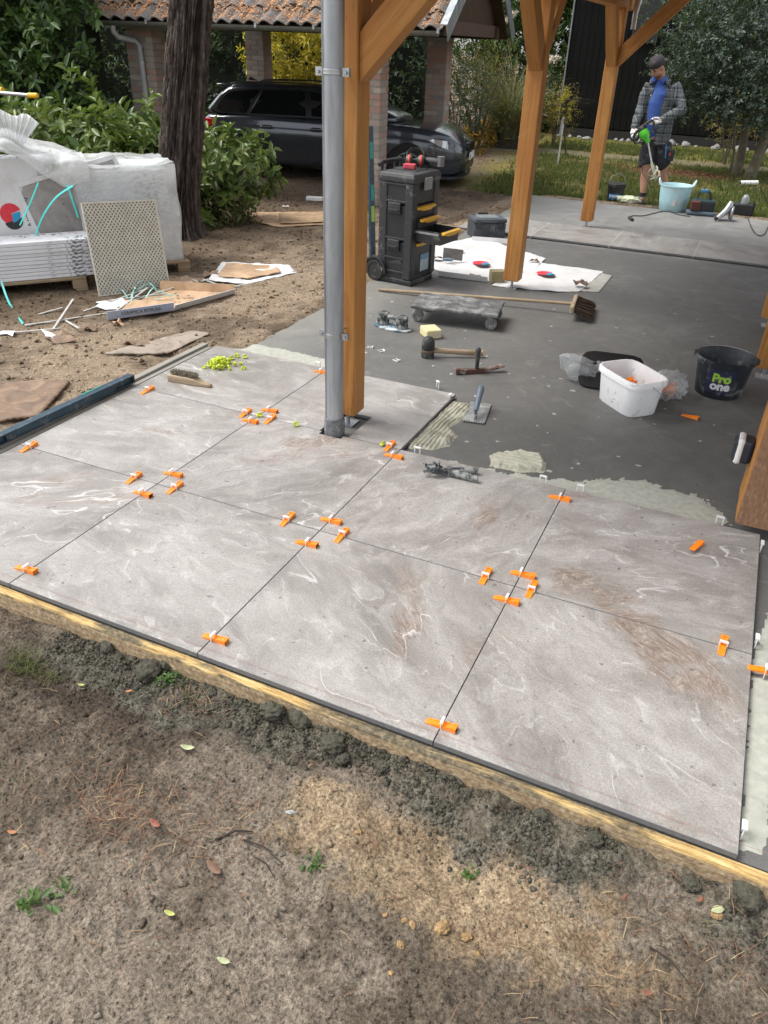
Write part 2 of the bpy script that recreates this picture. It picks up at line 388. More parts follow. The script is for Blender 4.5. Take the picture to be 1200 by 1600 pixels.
def m_timber(name='larch_timber', tone=1.0, along='z'):
    s = NT(name); v0 = s.coord(); r = s.rand()
    off = s.n('CombineXYZ', {'X': s.math('MULTIPLY', r, 13.7), 'Y': s.math('MULTIPLY', r, 7.3), 'Z': s.math('MULTIPLY', r, 31.1)}).outputs[0]
    v = s.n('VectorMath', {0: v0, 1: off}, operation='ADD').outputs[0]
    pick3 = {'z': lambda a, b_: (a, a, b_), 'y': lambda a, b_: (a, b_, a), 'x': lambda a, b_: (b_, a, a)}[along]
    ksc = pick3(1, .30); kd = s.voro(s.mapv(v, ksc), 6.2); sel = s.voro(s.mapv(v, ksc), 6.2, out='Color')
    pick = s.rng(s.n('SeparateColor', {'Color': sel}).outputs[0], .52, .54)
    kn = s.math('MULTIPLY', s.rng(kd, .105, .06), pick); halo = s.math('MULTIPLY', s.rng(kd, .34, .06), pick)
    # grain bends round the knots
    vk = s.n('VectorMath', {0: v, 1: s.n('CombineXYZ', {'X': s.math('MULTIPLY', halo, .05), 'Y': s.math('MULTIPLY', halo, .05), 'Z': s.math('MULTIPLY', halo, .02)}).outputs[0]}, operation='ADD').outputs[0]
    g = s.noise(s.mapv(vk, pick3(1, .045)), 30, 6, .66, 1.1); g2 = s.noise(s.mapv(vk, pick3(1, .03)), 150, 4, .65); t = s.noise(v, 1.8, 4, .55); w = s.noise(v, 9, 5, .65)
    c = s.ramp(g, [(.24, (.28*tone, .112*tone, .028*tone)), (.42, (.40*tone, .178*tone, .046*tone)), (.58, (.485*tone, .240*tone, .070*tone)), (.76, (.58*tone, .32*tone, .115*tone))])
    c = s.mix(s.rng(t, .35, .7, 0, .60), c, (.32*tone, .125*tone, .032*tone))
    c = s.mix(s.math('MULTIPLY', s.rng(g2, .54, .74), .42), c, (.22*tone, .085*tone, .022*tone))
    c = s.mix(s.math('MULTIPLY', s.rng(w, .60, .78), .22), c, (.52, .40, .27))
    c = s.mix(s.math('MULTIPLY', halo, .50), c, (.26*tone, .095*tone, .025*tone))
    c = s.mix(kn, c, (.075*tone, .032*tone, .014*tone))
    ck = s.noise(s.mapv(v, pick3(1, .016)), 60, 2, .5); crk = s.math('MULTIPLY', s.rng(s.math('ABSOLUTE', s.math('SUBTRACT', ck, .5)), .006, .001), s.rng(t, .55, .62), True)
    c = s.mix(s.math('MULTIPLY', crk, .85), c, (.05, .022, .010))
    h = s.math('SUBTRACT', s.math('ADD', g, s.math('MULTIPLY', g2, .5)), s.math('MULTIPLY', crk, 2.0))
    return s.done(c, s.rng(g, .3, .7, .50, .68), 0, s.bump(h, .32, .004), spec=.3)
def m_greywood(name, a, b, along='y', rough=.85, sc0=1.0):
    s = NT(name); v = s.coord()
    sc = {'z': (1, 1, .05), 'y': (1, .05, 1), 'x': (.05, 1, 1)}[along]
    g = s.noise(s.mapv(v, sc), 45*sc0, 6, .65, .7); t = s.noise(v, 5, 5, .6)
    c = s.mix(s.rng(g, .3, .7), a, b)
    c = s.mix(s.rng(t, .5, .75, 0, .5), c, tuple(x*.5 for x in a))
    return s.done(c, rough, 0, s.bump(g, .45, .004), spec=.2)
def m_mortar(name, col, rough=.7):
    s = NT(name); p = s.pos()
    n = s.noise(p, 30, 5, .6); f = s.noise(p, 260, 3, .6)
    c = s.mix(s.rng(n, .3, .7), tuple(x*.82 for x in col), tuple(x*1.12 for x in col))
    c = s.mix(s.math('MULTIPLY', s.rng(f, .62, .7), .3), c, (.12, .12, .11))
    return s.done(c, rough, 0, s.bump(s.math('ADD', n, s.math('MULTIPLY', f, .4)), .3, .005), spec=.3)
M = {}
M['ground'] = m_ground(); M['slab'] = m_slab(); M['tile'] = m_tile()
M['tile_body'] = plain('tile_body_grey', (.15, .15, .153), .7, bump=.15, scale=60); M['timber'] = m_timber(); M['timber_x'] = m_timber('larch_timber_x', 1.0, 'x'); M['timber_y'] = m_timber('larch_timber_y', 1.0, 'y')
M['formwork'] = m_greywood('formwork_plank', (.20, .19, .165), (.31, .295, .26))
M['board_face'] = m_greywood('earth_stained_board', (.22, .175, .125), (.40, .335, .255), 'x', .9, .6)
M['adhesive'] = m_mortar('tile_adhesive', (.37, .375, .325)); M['adhesive_wet'] = m_mortar('wet_adhesive', (.37, .36, .285), .5)
M['steel'] = plain('galvanised_steel', (.42, .43, .44), .42, .9, .15, scale=20)
M['white_plastic'] = plain('white_plastic', (.72, .72, .71), .4, 0, 0)

# ================================================================ GROUND: one sheet to the horizon
def grow(a, step, ratio, end):
    out = []; x = a
    while (x < end if step > 0 else x > end): x += step; step *= ratio; out.append(x)
    return out
xs = list(np.arange(-.35, 3.05, .0055)); xs = sorted(grow(-.35, -.03, 1.006, -4.2)+xs+grow(3.05, .03, 1.13, 160))
xs = sorted(grow(xs[0], -.08, 1.07, -160)+xs)
ys = list(np.arange(-1.12, .03, .0055)); ys = sorted(grow(-1.12, -.03, 1.2, -60)+ys+grow(.03, .04, 1.003, 5.0))
ys = sorted(ys+grow(ys[-1], .07, 1.012, 22)); ys = ys+grow(ys[-1], .4, 1.12, 170)
xs = np.array(xs); ys = np.array(ys)
GX, GY = np.meshgrid(xs, ys)
BOARD_Y = -.030
def ground_z(X, Y):
    n1 = fbm(X*.9+3, Y*.9, 3); n2 = fbm(X*5+9, Y*5, 4); n3 = fbm(X*21, Y*21+4, 4, .55); n4 = fbm(X*70, Y*70, 3)
    front = -.135+.020*n1+.022*n2+.0105*n3+.0042*n4
    # spilled mortar and dug clods heaped against the board
    t = BOARD_Y-Y
    wid = .135+.07*fbm(X*2.2+40, X*0+1.5, 3)-.10*np.exp(-((X-1.62)/.13)**2)+.05*np.exp(-((X-.95)/.3)**2)
    heap = smooth(1.0, .25, t/np.maximum(wid, .03))
    lump = np.clip(.62+.9*fbm(X*9+70, Y*9, 4), 0, 1.3)*smooth(-.02, .0, t+.02)
    front = front+heap*lump*(.030+.026*smooth(.5, 1.4, X))*smooth(-.1, .5, X)
    # scooped hollow with yellow sand
    front = front-.035*np.exp(-(((X-1.95)/.26)**2+((Y+.27)/.15)**2))+.02*np.exp(-(((X-1.6)/.12)**2+((Y+.2)/.09)**2))
    left = -.075+.022*n1+.02*n2+.013*n3-.03*smooth(-1.3, -2.4, X)
    left = left+.018*np.exp(-((X+1.0)/.09)**2)
    far = -.11+.02*n1+.016*n2*smooth(30, 12, Y)+.008*n3*smooth(14, 8, Y)
    z = left+(far-left)*smooth(6.5, 9, Y)
    z = z+(front-z)*smooth(.25, -.25, Y)
    # ground meets the far and left edges of the slab and slides over it unevenly
    edge = -.775+.045*fbm(Y*1.6, Y*0+7, 3)
    near = smooth(2.62, 2.75, Y)*smooth(10.7, 10.3, Y)
    ramp = -.012-.35*np.clip(X-edge, 0, 1)-.10*np.clip(edge-X, 0, .45)+.010*n3+.006*n2
    w = near*smooth(-1.25, -.95, X)
    z = z*(1-w)+ramp*w
    fe = 10.42+.05*fbm(X*1.3, X*0+3, 3)
    w2 = smooth(9.9, 10.2, Y)*smooth(11.3, 10.6, Y)*smooth(-1.0, -.5, X)
    z = z*(1-w2)+(-.018-.35*np.clip(fe-Y, 0, 1)-.07*np.clip(Y-fe, 0, .7)+.008*n3+.006*n2)*w2
    inside = smooth(-.87, -.80, X)*smooth(.03, .10, Y)*smooth(2.7, 2.6, Y)
    z = z*(1-inside)-.22*inside
    deep = smooth(-.45, -.3, X)*smooth(.03, .10, Y)*smooth(10.1, 9.95, Y)
    return z*(1-deep)-.25*deep
GZ = ground_z(GX, GY)

def lerp(a, b, t): return a+(b-a)*t[..., None]
def ground_col(X, Y):
    n1 = fbm(X*1.1+30, Y*1.1, 4); n2 = fbm(X*6, Y*6+20, 4); n3 = fbm(X*28+3, Y*28, 4, .6)
    A = lambda c: np.broadcast_to(np.array(sv(c)), X.shape+(3,)).copy()
    sand = lerp(A((136, 125, 111)), A((100, 90, 78)), smooth(-.25, .45, n1+.5*n2+.25*n3))
    soil = lerp(A((98, 88, 77)), A((72, 63, 55)), smooth(-.3, .4, n2+.4*n3))
    k = smooth(-.55, -.12, Y+.10*n1+.10*n2)*smooth(2.1, .9, X+.25*n1)
    fr = lerp(sand, soil, .95*k)
    yel = np.exp(-(((X-2.05)/.55)**2+((Y+.34)/.20)**2))+.9*np.exp(-(((X-1.58)/.13)**2+((Y+.26)/.10)**2))
    fr = lerp(fr, lerp(A((176, 155, 125)), A((150, 130, 104)), smooth(-.3, .4, n2)), .75*smooth(.34, .80, yel+.45*n2+.25*n3))
    t = BOARD_Y-Y
    wid = .135+.07*fbm(X*2.2+40, X*0+1.5, 3)-.10*np.exp(-((X-1.62)/.13)**2)+.05*np.exp(-((X-.95)/.3)**2)
    hp = smooth(1.25, .8, t/np.maximum(wid, .03)+.35*n2)
    fr = lerp(fr, lerp(A((104, 101, 90)), A((74, 72, 63)), smooth(-.3, .4, n3)), .9*hp*smooth(.05, .5, X)*smooth(-.62, -.20, fbm(X*1.7+11, Y*3, 2)))
    lf = lerp(A((150, 133, 113)), A((104, 91, 76)), smooth(-.3, .5, n1+.6*n2+.3*n3))
    lf = lerp(lf, A((92, 78, 62)), .7*smooth(-2.0, -3.2, X))
    drive = lerp(A((124, 108, 92)), A((92, 78, 66)), smooth(-.3, .4, n1+.5*n2))
    z = lerp(lf, drive, smooth(7.6, 8.6, Y)*smooth(-.9, -1.6, X))
    grass = lerp(A((92, 96, 48)), A((120, 108, 62)), smooth(-.4, .5, n1+.4*n2))
    gm = smooth(10.75, 11.1, Y+.25*n2)*smooth(-2.6, -1.7, X+.3*n1+(Y-10.5)*.12)
    z = lerp(z, grass, gm)
    lit = np.exp(-(((X-.9)/1.6)**2+((Y-15.0)/.8)**2))
    z = lerp(z, A((104, 74, 52)), smooth(.3, .7, lit+.3*n2))
    path = smooth(.65, .35, np.abs(Y-16.9+.15*n1))
    z = lerp(z, A((122, 116, 98)), path*.7)
    z = lerp(z, A((104, 100, 46)), smooth(17.7, 18.1, Y)*smooth(-3.2, -2.4, X))
    return lerp(z, fr, smooth(.3, -.2, Y))
GC = ground_col(GX, GY)
ny_, nx_ = GX.shape
idx = np.arange(nx_*ny_).reshape(ny_, nx_)
Fq = np.stack([idx[:-1, :-1], idx[:-1, 1:], idx[1:, 1:], idx[1:, :-1]], -1).reshape(-1, 4)
cx = (GX[:-1, :-1]+GX[1:, 1:]).ravel()/2; cy_ = (GY[:-1, :-1]+GY[1:, 1:]).ravel()/2
keep = ~((cx > -.28) & (cx < 6.5) & (cy_ > .12) & (cy_ < 9.9))
Fq = Fq[keep]
used = np.zeros(nx_*ny_, bool); used[Fq.ravel()] = True
remap = np.cumsum(used)-1
V = np.stack([GX.ravel(), GY.ravel(), GZ.ravel()], -1)[used]
colA = np.concatenate([GC.reshape(-1, 3), np.ones((nx_*ny_, 1))], 1)[used]
ground = np_mesh('ground', V, remap[Fq], M['ground'], None, 180, {'col': colA}); tag(ground, kind='structure')
def gz(x, y): return float(ground_z(np.array([x]), np.array([y]))[0])

# ================================================================ SLAB AND TILES
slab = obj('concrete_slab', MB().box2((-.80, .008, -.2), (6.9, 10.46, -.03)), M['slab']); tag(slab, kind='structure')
TS, GAP = .9, .0032
def tile_poly(name, x0, x1, y0, y1, cut=None):
    cxy = Vector(((x0+x1)/2, (y0+y1)/2, 0)); g = GAP/2
    a, b, c, d = x0+g, x1-g, y0+g, y1-g
    poly = [(a, c), (b, c), (b, d), (a, d)]
    if cut:
        (u0, u1, v, side) = cut
        if side == 'front': poly = [(a, c), (u0, c), (u0, v), (u1, v), (u1, c), (b, c), (b, d), (a, d)]
        else: poly = [(a, c), (b, c), (b, d), (u1, d), (u1, v), (u0, v), (u0, d), (a, d)]
    mb = MB().prism([(x-cxy.x, y-cxy.y) for x, y in poly], -.0205, 0); mb.m = [1, 0]+[1]*len(poly)
    o = obj(name, mb, [M['tile'], M['tile_body']], slab, None, .0012, 1); o.location = cxy
    return o
PIPE = Vector((.487, 1.822, 0))
for r in range(3):
    for c in range(-1, 3):
        if r == 2 and c > 0: continue
        y1 = (r+1)*TS if r < 2 else 2.665
        cut = None
        if (r, c) == (2, 0): cut = (.405, .585, 2.10, 'front')
        if (r, c) == (1, 0): cut = (.42, .555, 1.762, 'back')
        tl_ = tile_poly('tile', c*TS, (c+1)*TS, r*TS, y1, cut)
        rp = {(0, 2): (1040, 1015, 2.42, .40), (1, 2): (935, 925, 2.78, .30), (0, 1): (632, 980, 1.9, .19), (1, 1): (748, 806, 1.9, .17), (1, 0): (490, 690, .5, .22)}.get((r, c))
        if rp:
            g_ = G(rp[0], rp[1], 0)-tl_.location; tl_.color = (g_.x+.5, g_.y+.5, rp[2]/PI, rp[3])
        else: tl_.color = (.5, .5, 0, 0)
for k in range(-1, 4): tile_poly('tile', .05+k*TS, .05+(k+1)*TS, 7.485, 8.395).color = (.5, .5, 0, 0)
# pale bedding mortar squeezed up in the joints of the far strip
for k in (0, 1, 2, 3):
    x = .05+k*TS
    obj('joint_mortar', MB().box2((x-.007, 7.48, -.025), (x+.007, 8.40, .0015)), M['adhesive'], slab)

# ---------------------------------------------------------------- mortar patches
def inside_sd(X, Y, poly):
    """signed distance (positive inside) to polygon"""
    P = np.array([(p[0], p[1]) for p in poly]); n = len(P)
    d = np.full(X.shape, 1e9); ins = np.zeros(X.shape, bool)
    for i in range(n):
        a, b = P[i], P[(i+1) % n]; e = b-a
        t = np.clip(((X-a[0])*e[0]+(Y-a[1])*e[1])/(e@e+1e-12), 0, 1)
        d = np.minimum(d, np.hypot(X-a[0]-t*e[0], Y-a[1]-t*e[1]))
        cond = (a[1] > Y) != (b[1] > Y)
        with np.errstate(divide='ignore', invalid='ignore'):
            xi = (b[0]-a[0])*(Y-a[1])/(b[1]-a[1])+a[0]
        ins ^= cond & (X < xi)
    return np.where(ins, d, -d)
def patch(name, poly, z0, thick, res, mat, hfun=None, rag=.02, label=None, cat='mortar', kind=None):
    P = np.array([(p[0], p[1]) for p in poly])
    x0, y0 = P.min(0)-rag*2; x1, y1 = P.max(0)+rag*2
    X, Y = np.meshgrid(np.arange(x0, x1, res), np.arange(y0, y1, res))
    sd = inside_sd(X, Y, P)+rag*fbm(X*11, Y*11, 5, .62)+.45*rag*fbm(X*47+3, Y*19, 4, .65)
    h = thick*smooth(0, .016, sd)*(1+.25*fbm(X*16, Y*16, 3))
    if hfun is not None: h = h+hfun(X, Y, sd)*smooth(0, .02, sd)
    Z = np.where(sd > -res, z0+h, z0-.003)
    iny, inx = X.shape; I = np.arange(inx*iny).reshape(iny, inx)
    F = np.stack([I[:-1, :-1], I[:-1, 1:], I[1:, 1:], I[1:, :-1]], -1).reshape(-1, 4)
    k = (sd.ravel()[F] > -res*1.2).any(1); F = F[k]
    us = np.zeros(inx*iny, bool); us[F.ravel()] = True; rm = np.cumsum(us)-1
    o = np_mesh(name, np.stack([X.ravel(), Y.ravel(), Z.ravel()], -1)[us], rm[F], mat, None, 180)
    return tag(o, label, cat, kind=kind)
ZS = -.029
def GP(pts, z=ZS): return [tuple(G(x, y, z))[:2] for x, y in pts]
patch('adhesive_film', GP([(640, 708), (700, 722), (760, 735), (812, 742), (860, 748), (905, 752), (960, 748), (1010, 752), (1050, 768), (1090, 775), (1128, 800), (1135, 825), (1000, 800), (880, 775), (760, 745), (650, 718)]),
      ZS, .0025, .009, M['adhesive'], rag=.045, label='thin pale adhesive film along the back edge of the front tiles', cat='adhesive')
patch('adhesive_film', GP([(1205, 960), (1190, 1000), (1178, 1040), (1160, 1330), (1190, 1335), (1200, 1260), (1215, 1150)]),
      ZS, .004, .009, M['adhesive'], rag=.02, label='pale adhesive strip beside the right edge of the front tiles', cat='adhesive')
patch('adhesive_film', GP([(352, 546), (395, 538), (450, 548), (512, 562), (512, 580), (430, 566), (350, 556)]),
      ZS, .005, .011, M['adhesive'], rag=.02, label='pale adhesive strip behind the tile with the yellow caps', cat='adhesive')
def comb(ang, pitch, amp, gate=None):
    def h(X, Y, sd):
        t = X*math.cos(ang)+Y*math.sin(ang)+.008*fbm(X*5, Y*5, 2)
        r = amp*(.5+.5*np.cos(2*PI*t/pitch))*np.clip(1+1.2*fbm(X*9+4, Y*9, 3), .1, 1.4)
        return r
    return h
def smear(X, Y, sd):
    d = comb(-.05, .024, .010)(X, Y, sd)
    blob = .026*np.exp(-(((X-1.06)/.065)**2+((Y-2.06)/.045)**2))*(1+.9*fbm(X*24, Y*24, 3))
    return d*np.clip(1.1-3.0*np.abs(X-1.0), .25, 1)+blob+.006*np.abs(fbm(X*14, Y*7, 3))
patch('adhesive_bed', GP([(706, 628), (738, 632), (734, 645), (705, 668), (714, 682), (700, 697), (672, 702), (640, 700), (636, 694)]),
      ZS, .006, .004, M['adhesive_wet'], smear, rag=.012, label='combed greenish tile adhesive beside the raised tile edge and trowel', cat='adhesive')
patch('adhesive_ridges', GP([(766, 712), (812, 706), (845, 712), (852, 726), (850, 738), (815, 738), (768, 728)]),
      ZS+.003, .012, .004, M['adhesive_wet'], comb(1.45, .030, .014), rag=.012, label='loose heap of combed adhesive ridges behind the front tiles', cat='adhesive')

# small dried splashes on the slab
mbs = MB()
for i in range(75):
    px, py = random.uniform(560, 1150), random.uniform(455, 745)
    q = G(px, py, ZS)
    if (q.y < 1.86) or (q.y < 2.7 and q.x < 1.0): continue
    n = random.randint(5, 8); rr = random.uniform(.004, .016)*(2 if random.random() < .12 else 1)
    a0 = random.uniform(0, 6); el = random.uniform(.35, 1)
    pl = [(q.x+rr*random.uniform(.6, 1.2)*math.cos(a0+2*PI*j/n), q.y+el*rr*random.uniform(.6, 1.2)*math.sin(a0+2*PI*j/n)) for j in range(n)]
    mbs.prism(pl, ZS-.002, ZS+random.uniform(.001, .003))
tag(obj('mortar_splashes', mbs, M['adhesive']), 'small pale mortar crumbs and splashes strewn over the dark slab', 'mortar', kind='stuff')

# ---------------------------------------------------------------- formwork boards and string line
fb = thing('formwork_board', 'long splintered yellow-edged formwork board under the front tile edge', 'board')
mb = MB(); nseg = 150; rings = []
for i in range(nseg+1):
    x = -1.2+4.6*i/nseg
    e = .004*float(fbm(x*6, 0.3, 3)); t = .004*float(fbm(x*9, 4.3, 4)); w = .006*float(fbm(x*4, 8.3, 4))
    rings.append([Vector((x, BOARD_Y+e+.004, -.24)), Vector((x, BOARD_Y+e, -.050+t*.5)), Vector((x, BOARD_Y+.005+e, -.036+t)), Vector((x, -.014+w*.6, -.029+t)), Vector((x, .004, -.031)), Vector((x, .004, -.24))])
mb.loft(rings)
s = NT('splintered_board'); p = s.pos()
n = s.noise(s.mapv(p, (.16, 3, 3)), 22, 7, .72, 1.2); n2 = s.noise(s.mapv(p, (.4, 3, 3)), 3.2, 5, .65, .6); n3 = s.noise(p, 60, 5, .65)
face = s.ramp(n3, [(.3, sv((118, 98, 74))), (.5, sv((152, 132, 104))), (.7, sv((186, 166, 138)))])
fresh = s.ramp(n, [(.30, sv((120, 92, 58))), (.42, sv((168, 136, 86))), (.55, sv((206, 176, 120))), (.66, sv((228, 206, 158))), (.74, sv((120, 98, 64)))])
dirty = s.ramp(n3, [(.30, sv((70, 66, 56))), (.5, sv((104, 95, 78))), (.68, sv((140, 126, 102)))])
zz = s.n('SeparateXYZ', {'Vector': p}).outputs['Z']
k = s.math('MULTIPLY', s.rng(s.math('ADD', zz, s.math('MULTIPLY', s.math('SUBTRACT', n, .5), .012)), -.049, -.042), s.rng(n2, .49, .57))
top = s.mix(k, s.mix(s.rng(zz, -.048, -.040), face, dirty), fresh)
M['splinter'] = s.done(top, .85, 0, s.bump(s.math('ADD', n, n3), .7, .008), spec=.2)
obj('plank', mb, M['splinter'], fb, 40)
sb = tag(obj('string_line', MB().tube([(-.35, .033, .007), (2.0, .036, .0065), (4.2, .036, .007)], .0006, 5), plain('string', (.30, .16, .11), .9)),
         'thin brown mason string stretched above the front tile edge', 'string')
lb = thing('formwork_board', 'weathered grey formwork plank along the left tile edge', 'board')
obj('plank', MB().box2((-.952, .15, -.20), (-.914, 2.62, -.004)), M['formwork'], lb, None, .003)
obj('plank', MB().box2((-1.000, .15, -.20), (-.954, 2.64, .012)), M['formwork'], lb, None, .003)

# ================================================================ TIMBER CANOPY
cano = thing('timber_canopy', 'open larch timber canopy with orange posts and knee braces', 'canopy')
def post(x0, y0, w=.14, zb=.05, zt=2.62, foot=True, d=None):
    d = d or w
    o = obj('post', MB().box((0, 0, (zt-zb)/2), (w, d, zt-zb)), M['timber'], cano, None, .006, 2)
    o.location = (x0+w/2, y0+d/2, zb)
    if foot:
        mb = MB(); h = zb+.03
        mb.box((0, 0, -h+.004), (.10, .10, .008)); mb.cyl((0, 0, -h), (0, 0, .01), .012, n=10); mb.box((0, 0, -.004), (.09, .09, .008))
        obj('post_foot', mb, M['steel'], o)
    return o
LP = [(.40, 1.95), (.40, 5.25), (.40, 8.47)]
for x, y in LP: post(x, y)
post(2.58, 1.97); post(2.58, 3.98); post(2.58, 5.25); post(2.58, 8.47)
def brace(p0, ax, w=.14, th=.11, L=1.02):
    """45 degree knee brace from the face of a post; p0 = lower outer corner on the post, ax = horizontal direction"""
    ax = Vector(ax); dirn = (ax+Vector((0, 0, 1))).normalized(); side = ax.cross(Vector((0, 0, 1)))
    s2 = w*math.sqrt(2)
    # profile in (ax, z): vertical cut against the post, horizontal cut under the beam
    pts = [(0, 0), (L*.7071, L*.7071), (L*.7071-s2, L*.7071), (0, s2)]
    mb = MB(); vs = []
    for t in (-th/2, th/2):
        for (a, z) in pts: vs.append(ax*a+Vector((0, 0, z))+side*t)
    n = 4
    mb.add(vs, [(3, 2, 1, 0), (4, 5, 6, 7)]+[(i, (i+1) % n, n+(i+1) % n, n+i) for i in range(n)])
    # model along its own long axis so that the grain follows the brace
    R = Matrix((side, ax.cross(side).cross(side)*-1, (0, 0, 1)))
    q = dirn.to_track_quat('Z', 'Y')
    mb.v = [tuple(q.inverted() @ Vector(v)) for v in mb.v]
    o = obj('knee_brace', mb, M['timber'], cano, None, .005, 2)
    o.rotation_mode = 'QUATERNION'; o.rotation_quaternion = q; o.location = p0
    hm = MB()
    for k in (.10, .19):
        for t in (th/2,):
            c = dirn*k+Vector((0, 0, 1))*.06+side*(t)
    return o
ZB = 1.70
brace((.541, 2.02, ZB), (1, 0, 0)); brace((.47, 2.091, ZB+.08), (0, 1, 0))
brace((.47, 5.249, ZB), (0, -1, 0)); brace((.47, 5.391, ZB+.08), (0, 1, 0))
brace((.47, 8.469, ZB), (0, -1, 0)); brace((.541, 8.54, ZB), (1, 0, 0), .14, .11)
brace((2.579, 8.54, ZB), (-1, 0, 0)); brace((2.579, 2.04, ZB), (-1, 0, 0))
for x in (.40, 2.58):
    o = obj('beam', MB().box((0, 0, 0), (.139, 7.9, .16)), M['timber_y'], cano, None, .005); o.location = (x+.07, 5.23, 2.33 if x < 1 else 2.42)
for y in (1.95, 5.25, 8.47):
    o = obj('beam', MB().box((0, 0, 0), (6.2, .138, .16)), M['timber_x'], cano, None, .005); o.location = (3.35, y+.07, 2.585)
roof = obj('roof_deck', MB().box2((.16, 1.02, 2.665), (6.7, 8.80, 2.80)), plain('roof_boarding', (.30, .17, .07), .8), cano)
# dark wooden cladding board that closes the front of the right-hand post
s = NT('speckled_brown_wood'); v = s.coord()
n = s.noise(s.mapv(v, (1, 1, .3)), 120, 4, .7); n2 = s.noise(v, 4, 4, .6)
c = s.ramp(n, [(.35, (.155, .085, .05)), (.55, (.22, .125, .075)), (.7, (.32, .215, .14))])
c = s.mix(s.rng(n2, .4, .7, 0, .45), c, (.30, .165, .085))
M['speckled'] = s.done(c, .8, 0, s.bump(n, .3, .003), spec=.2)
o = obj('cladding_board', MB().box((0, 0, 1.25), (.30, .16, 2.5)), M['speckled'], cano, None, .004); o.location = (2.732, 1.86, .035)
o = obj('cladding_edge', MB().box((0, 0, 1.25), (.004, .15, 2.49)), M['timber'], cano); o.location = (2.580, 1.86, .04)

ds = thing('downspout', 'grey zinc downspout strapped to the front left timber post', 'downspout', PIPE)
s = NT('zinc'); v = s.coord(); n = s.noise(s.mapv(v, (1, 1, .12)), 14, 6, .65, .4); n2 = s.noise(v, 5, 4, .6); n3 = s.noise(v, 70, 3)
c = s.ramp(n, [(.3, (.26, .28, .30)), (.5, (.36, .38, .40)), (.7, (.50, .51, .53))]); c = s.mix(s.rng(n2, .5, .7, 0, .35), c, (.26, .285, .31))
M['zinc'] = s.done(c, s.rng(n, .3, .7, .38, .58), .75, s.bump(s.math('ADD', n, s.math('MULTIPLY', n3, .2)), .06, .004))
mb = MB(); mb.lathe([(.0485, .07), (.0485, 3.1)], n=40); mb.box((-.030, -.0385, 1.58), (.012, .004, 3.0), Matrix.Rotation(.66, 3, 'Z')); obj('pipe', mb, M['zinc'], ds, 40)
mb = MB(); mb.lathe([(.0495, 2.02), (.0515, 2.02), (.0515, 2.06), (.0495, 2.07)], n=40); obj('pipe_joint', mb, M['zinc'], ds, 40)
s = NT('weathered_lead'); v = s.coord(); n = s.noise(v, 40, 6, .7); c = s.ramp(n, [(.35, (.10, .105, .11)), (.55, (.17, .175, .18)), (.68, (.32, .32, .32))])
mb = MB(); mb.lathe([(.0565, -.02), (.0575, .04), (.0555, .092), (.049, .094)], n=36); obj('foot_collar', mb, s.done(c, .6, .3, s.bump(n, .3, .004)), ds, 40)
for z in (.56, 1.745):
    b = MB(); b.lathe([(.0485, z-.012), (.0515, z-.011), (.0525, z-.006), (.0505, z), (.0525, z+.006), (.0515, z+.011), (.0485, z+.012)], n=36)
    for sx in (-1, 1):
        b.box((sx*.066, -.010, z), (.034, .007, .034)); b.box((sx*.066, .002, z), (.034, .007, .034))
    o = obj('pipe_clip', b, M['steel'], ds, 40, 0)
    for sx in (-1, 1): obj('bolt', MB().cyl((sx*.068, -.024, z), (sx*.068, .02, z), .0075, n=8), M['steel'], o)
    obj('wall_screw', MB().cyl((0, .04, z), (0, .14, z), .005, n=8), M['steel'], o)
# ================================================================ CARPORT (brick pillars, pantile roof)
CA = math.radians(6); CO = Vector((-2.49, 8.73, 0)); CE1 = Vector((math.cos(CA), math.sin(CA), 0)); CE2 = Vector((-math.sin(CA), math.cos(CA), 0))
def CPt(s, t, z=0.0): return CO+CE1*s+CE2*t+Vector((0, 0, z))
carport = thing('carport', 'brick pillared carport with a needle strewn pantile roof', 'carport', CO, CA)
s = NT('pillar_brick'); v = s.coord(); r = s.rand()
base = s.ramp(r, [(.0, (.38, .30, .255)), (.22, (.35, .285, .245)), (.34, (.32, .275, .245)), (.5, (.38, .21, .16)), (.62, (.42, .245, .19)), (.75, (.25, .22, .20)), (.9, (.45, .385, .325))], 'CONSTANT')
n = s.noise(v, 3.5, 6, .65); w = s.n('ObjectInfo').outputs['Location']; n2 = s.noise(s.pos(), 30, 5, .65)
c = s.mix(s.rng(n2, .35, .7, 0, .6), base, (.37, .33, .29))
M['brick'] = s.done(c, .92, 0, s.bump(n2, .5, .006), spec=.15)
M['brick_joint'] = plain('brick_joint', (.30, .275, .24), .95, bump=.4, scale=30)
BH, BJ, BT = .064, .013, .102
brick_me = None
def brick(par, c, size):
    global brick_me
    if brick_me is None:
        o = obj('brick', MB().box((0, 0, 0), (1, 1, 1)), M['brick'], par); brick_me = o.data
        bm = bmesh.new(); bm.from_mesh(brick_me); bmesh.ops.bevel(bm, geom=bm.edges[:], offset=.045, segments=1, affect='EDGES'); bm.to_mesh(brick_me); bm.free()
    else: o = mesh_obj('brick', brick_me, par)
    o.location = c; o.scale = size; o.rotation_euler = (0, 0, random.uniform(-.012, .012))
    return o
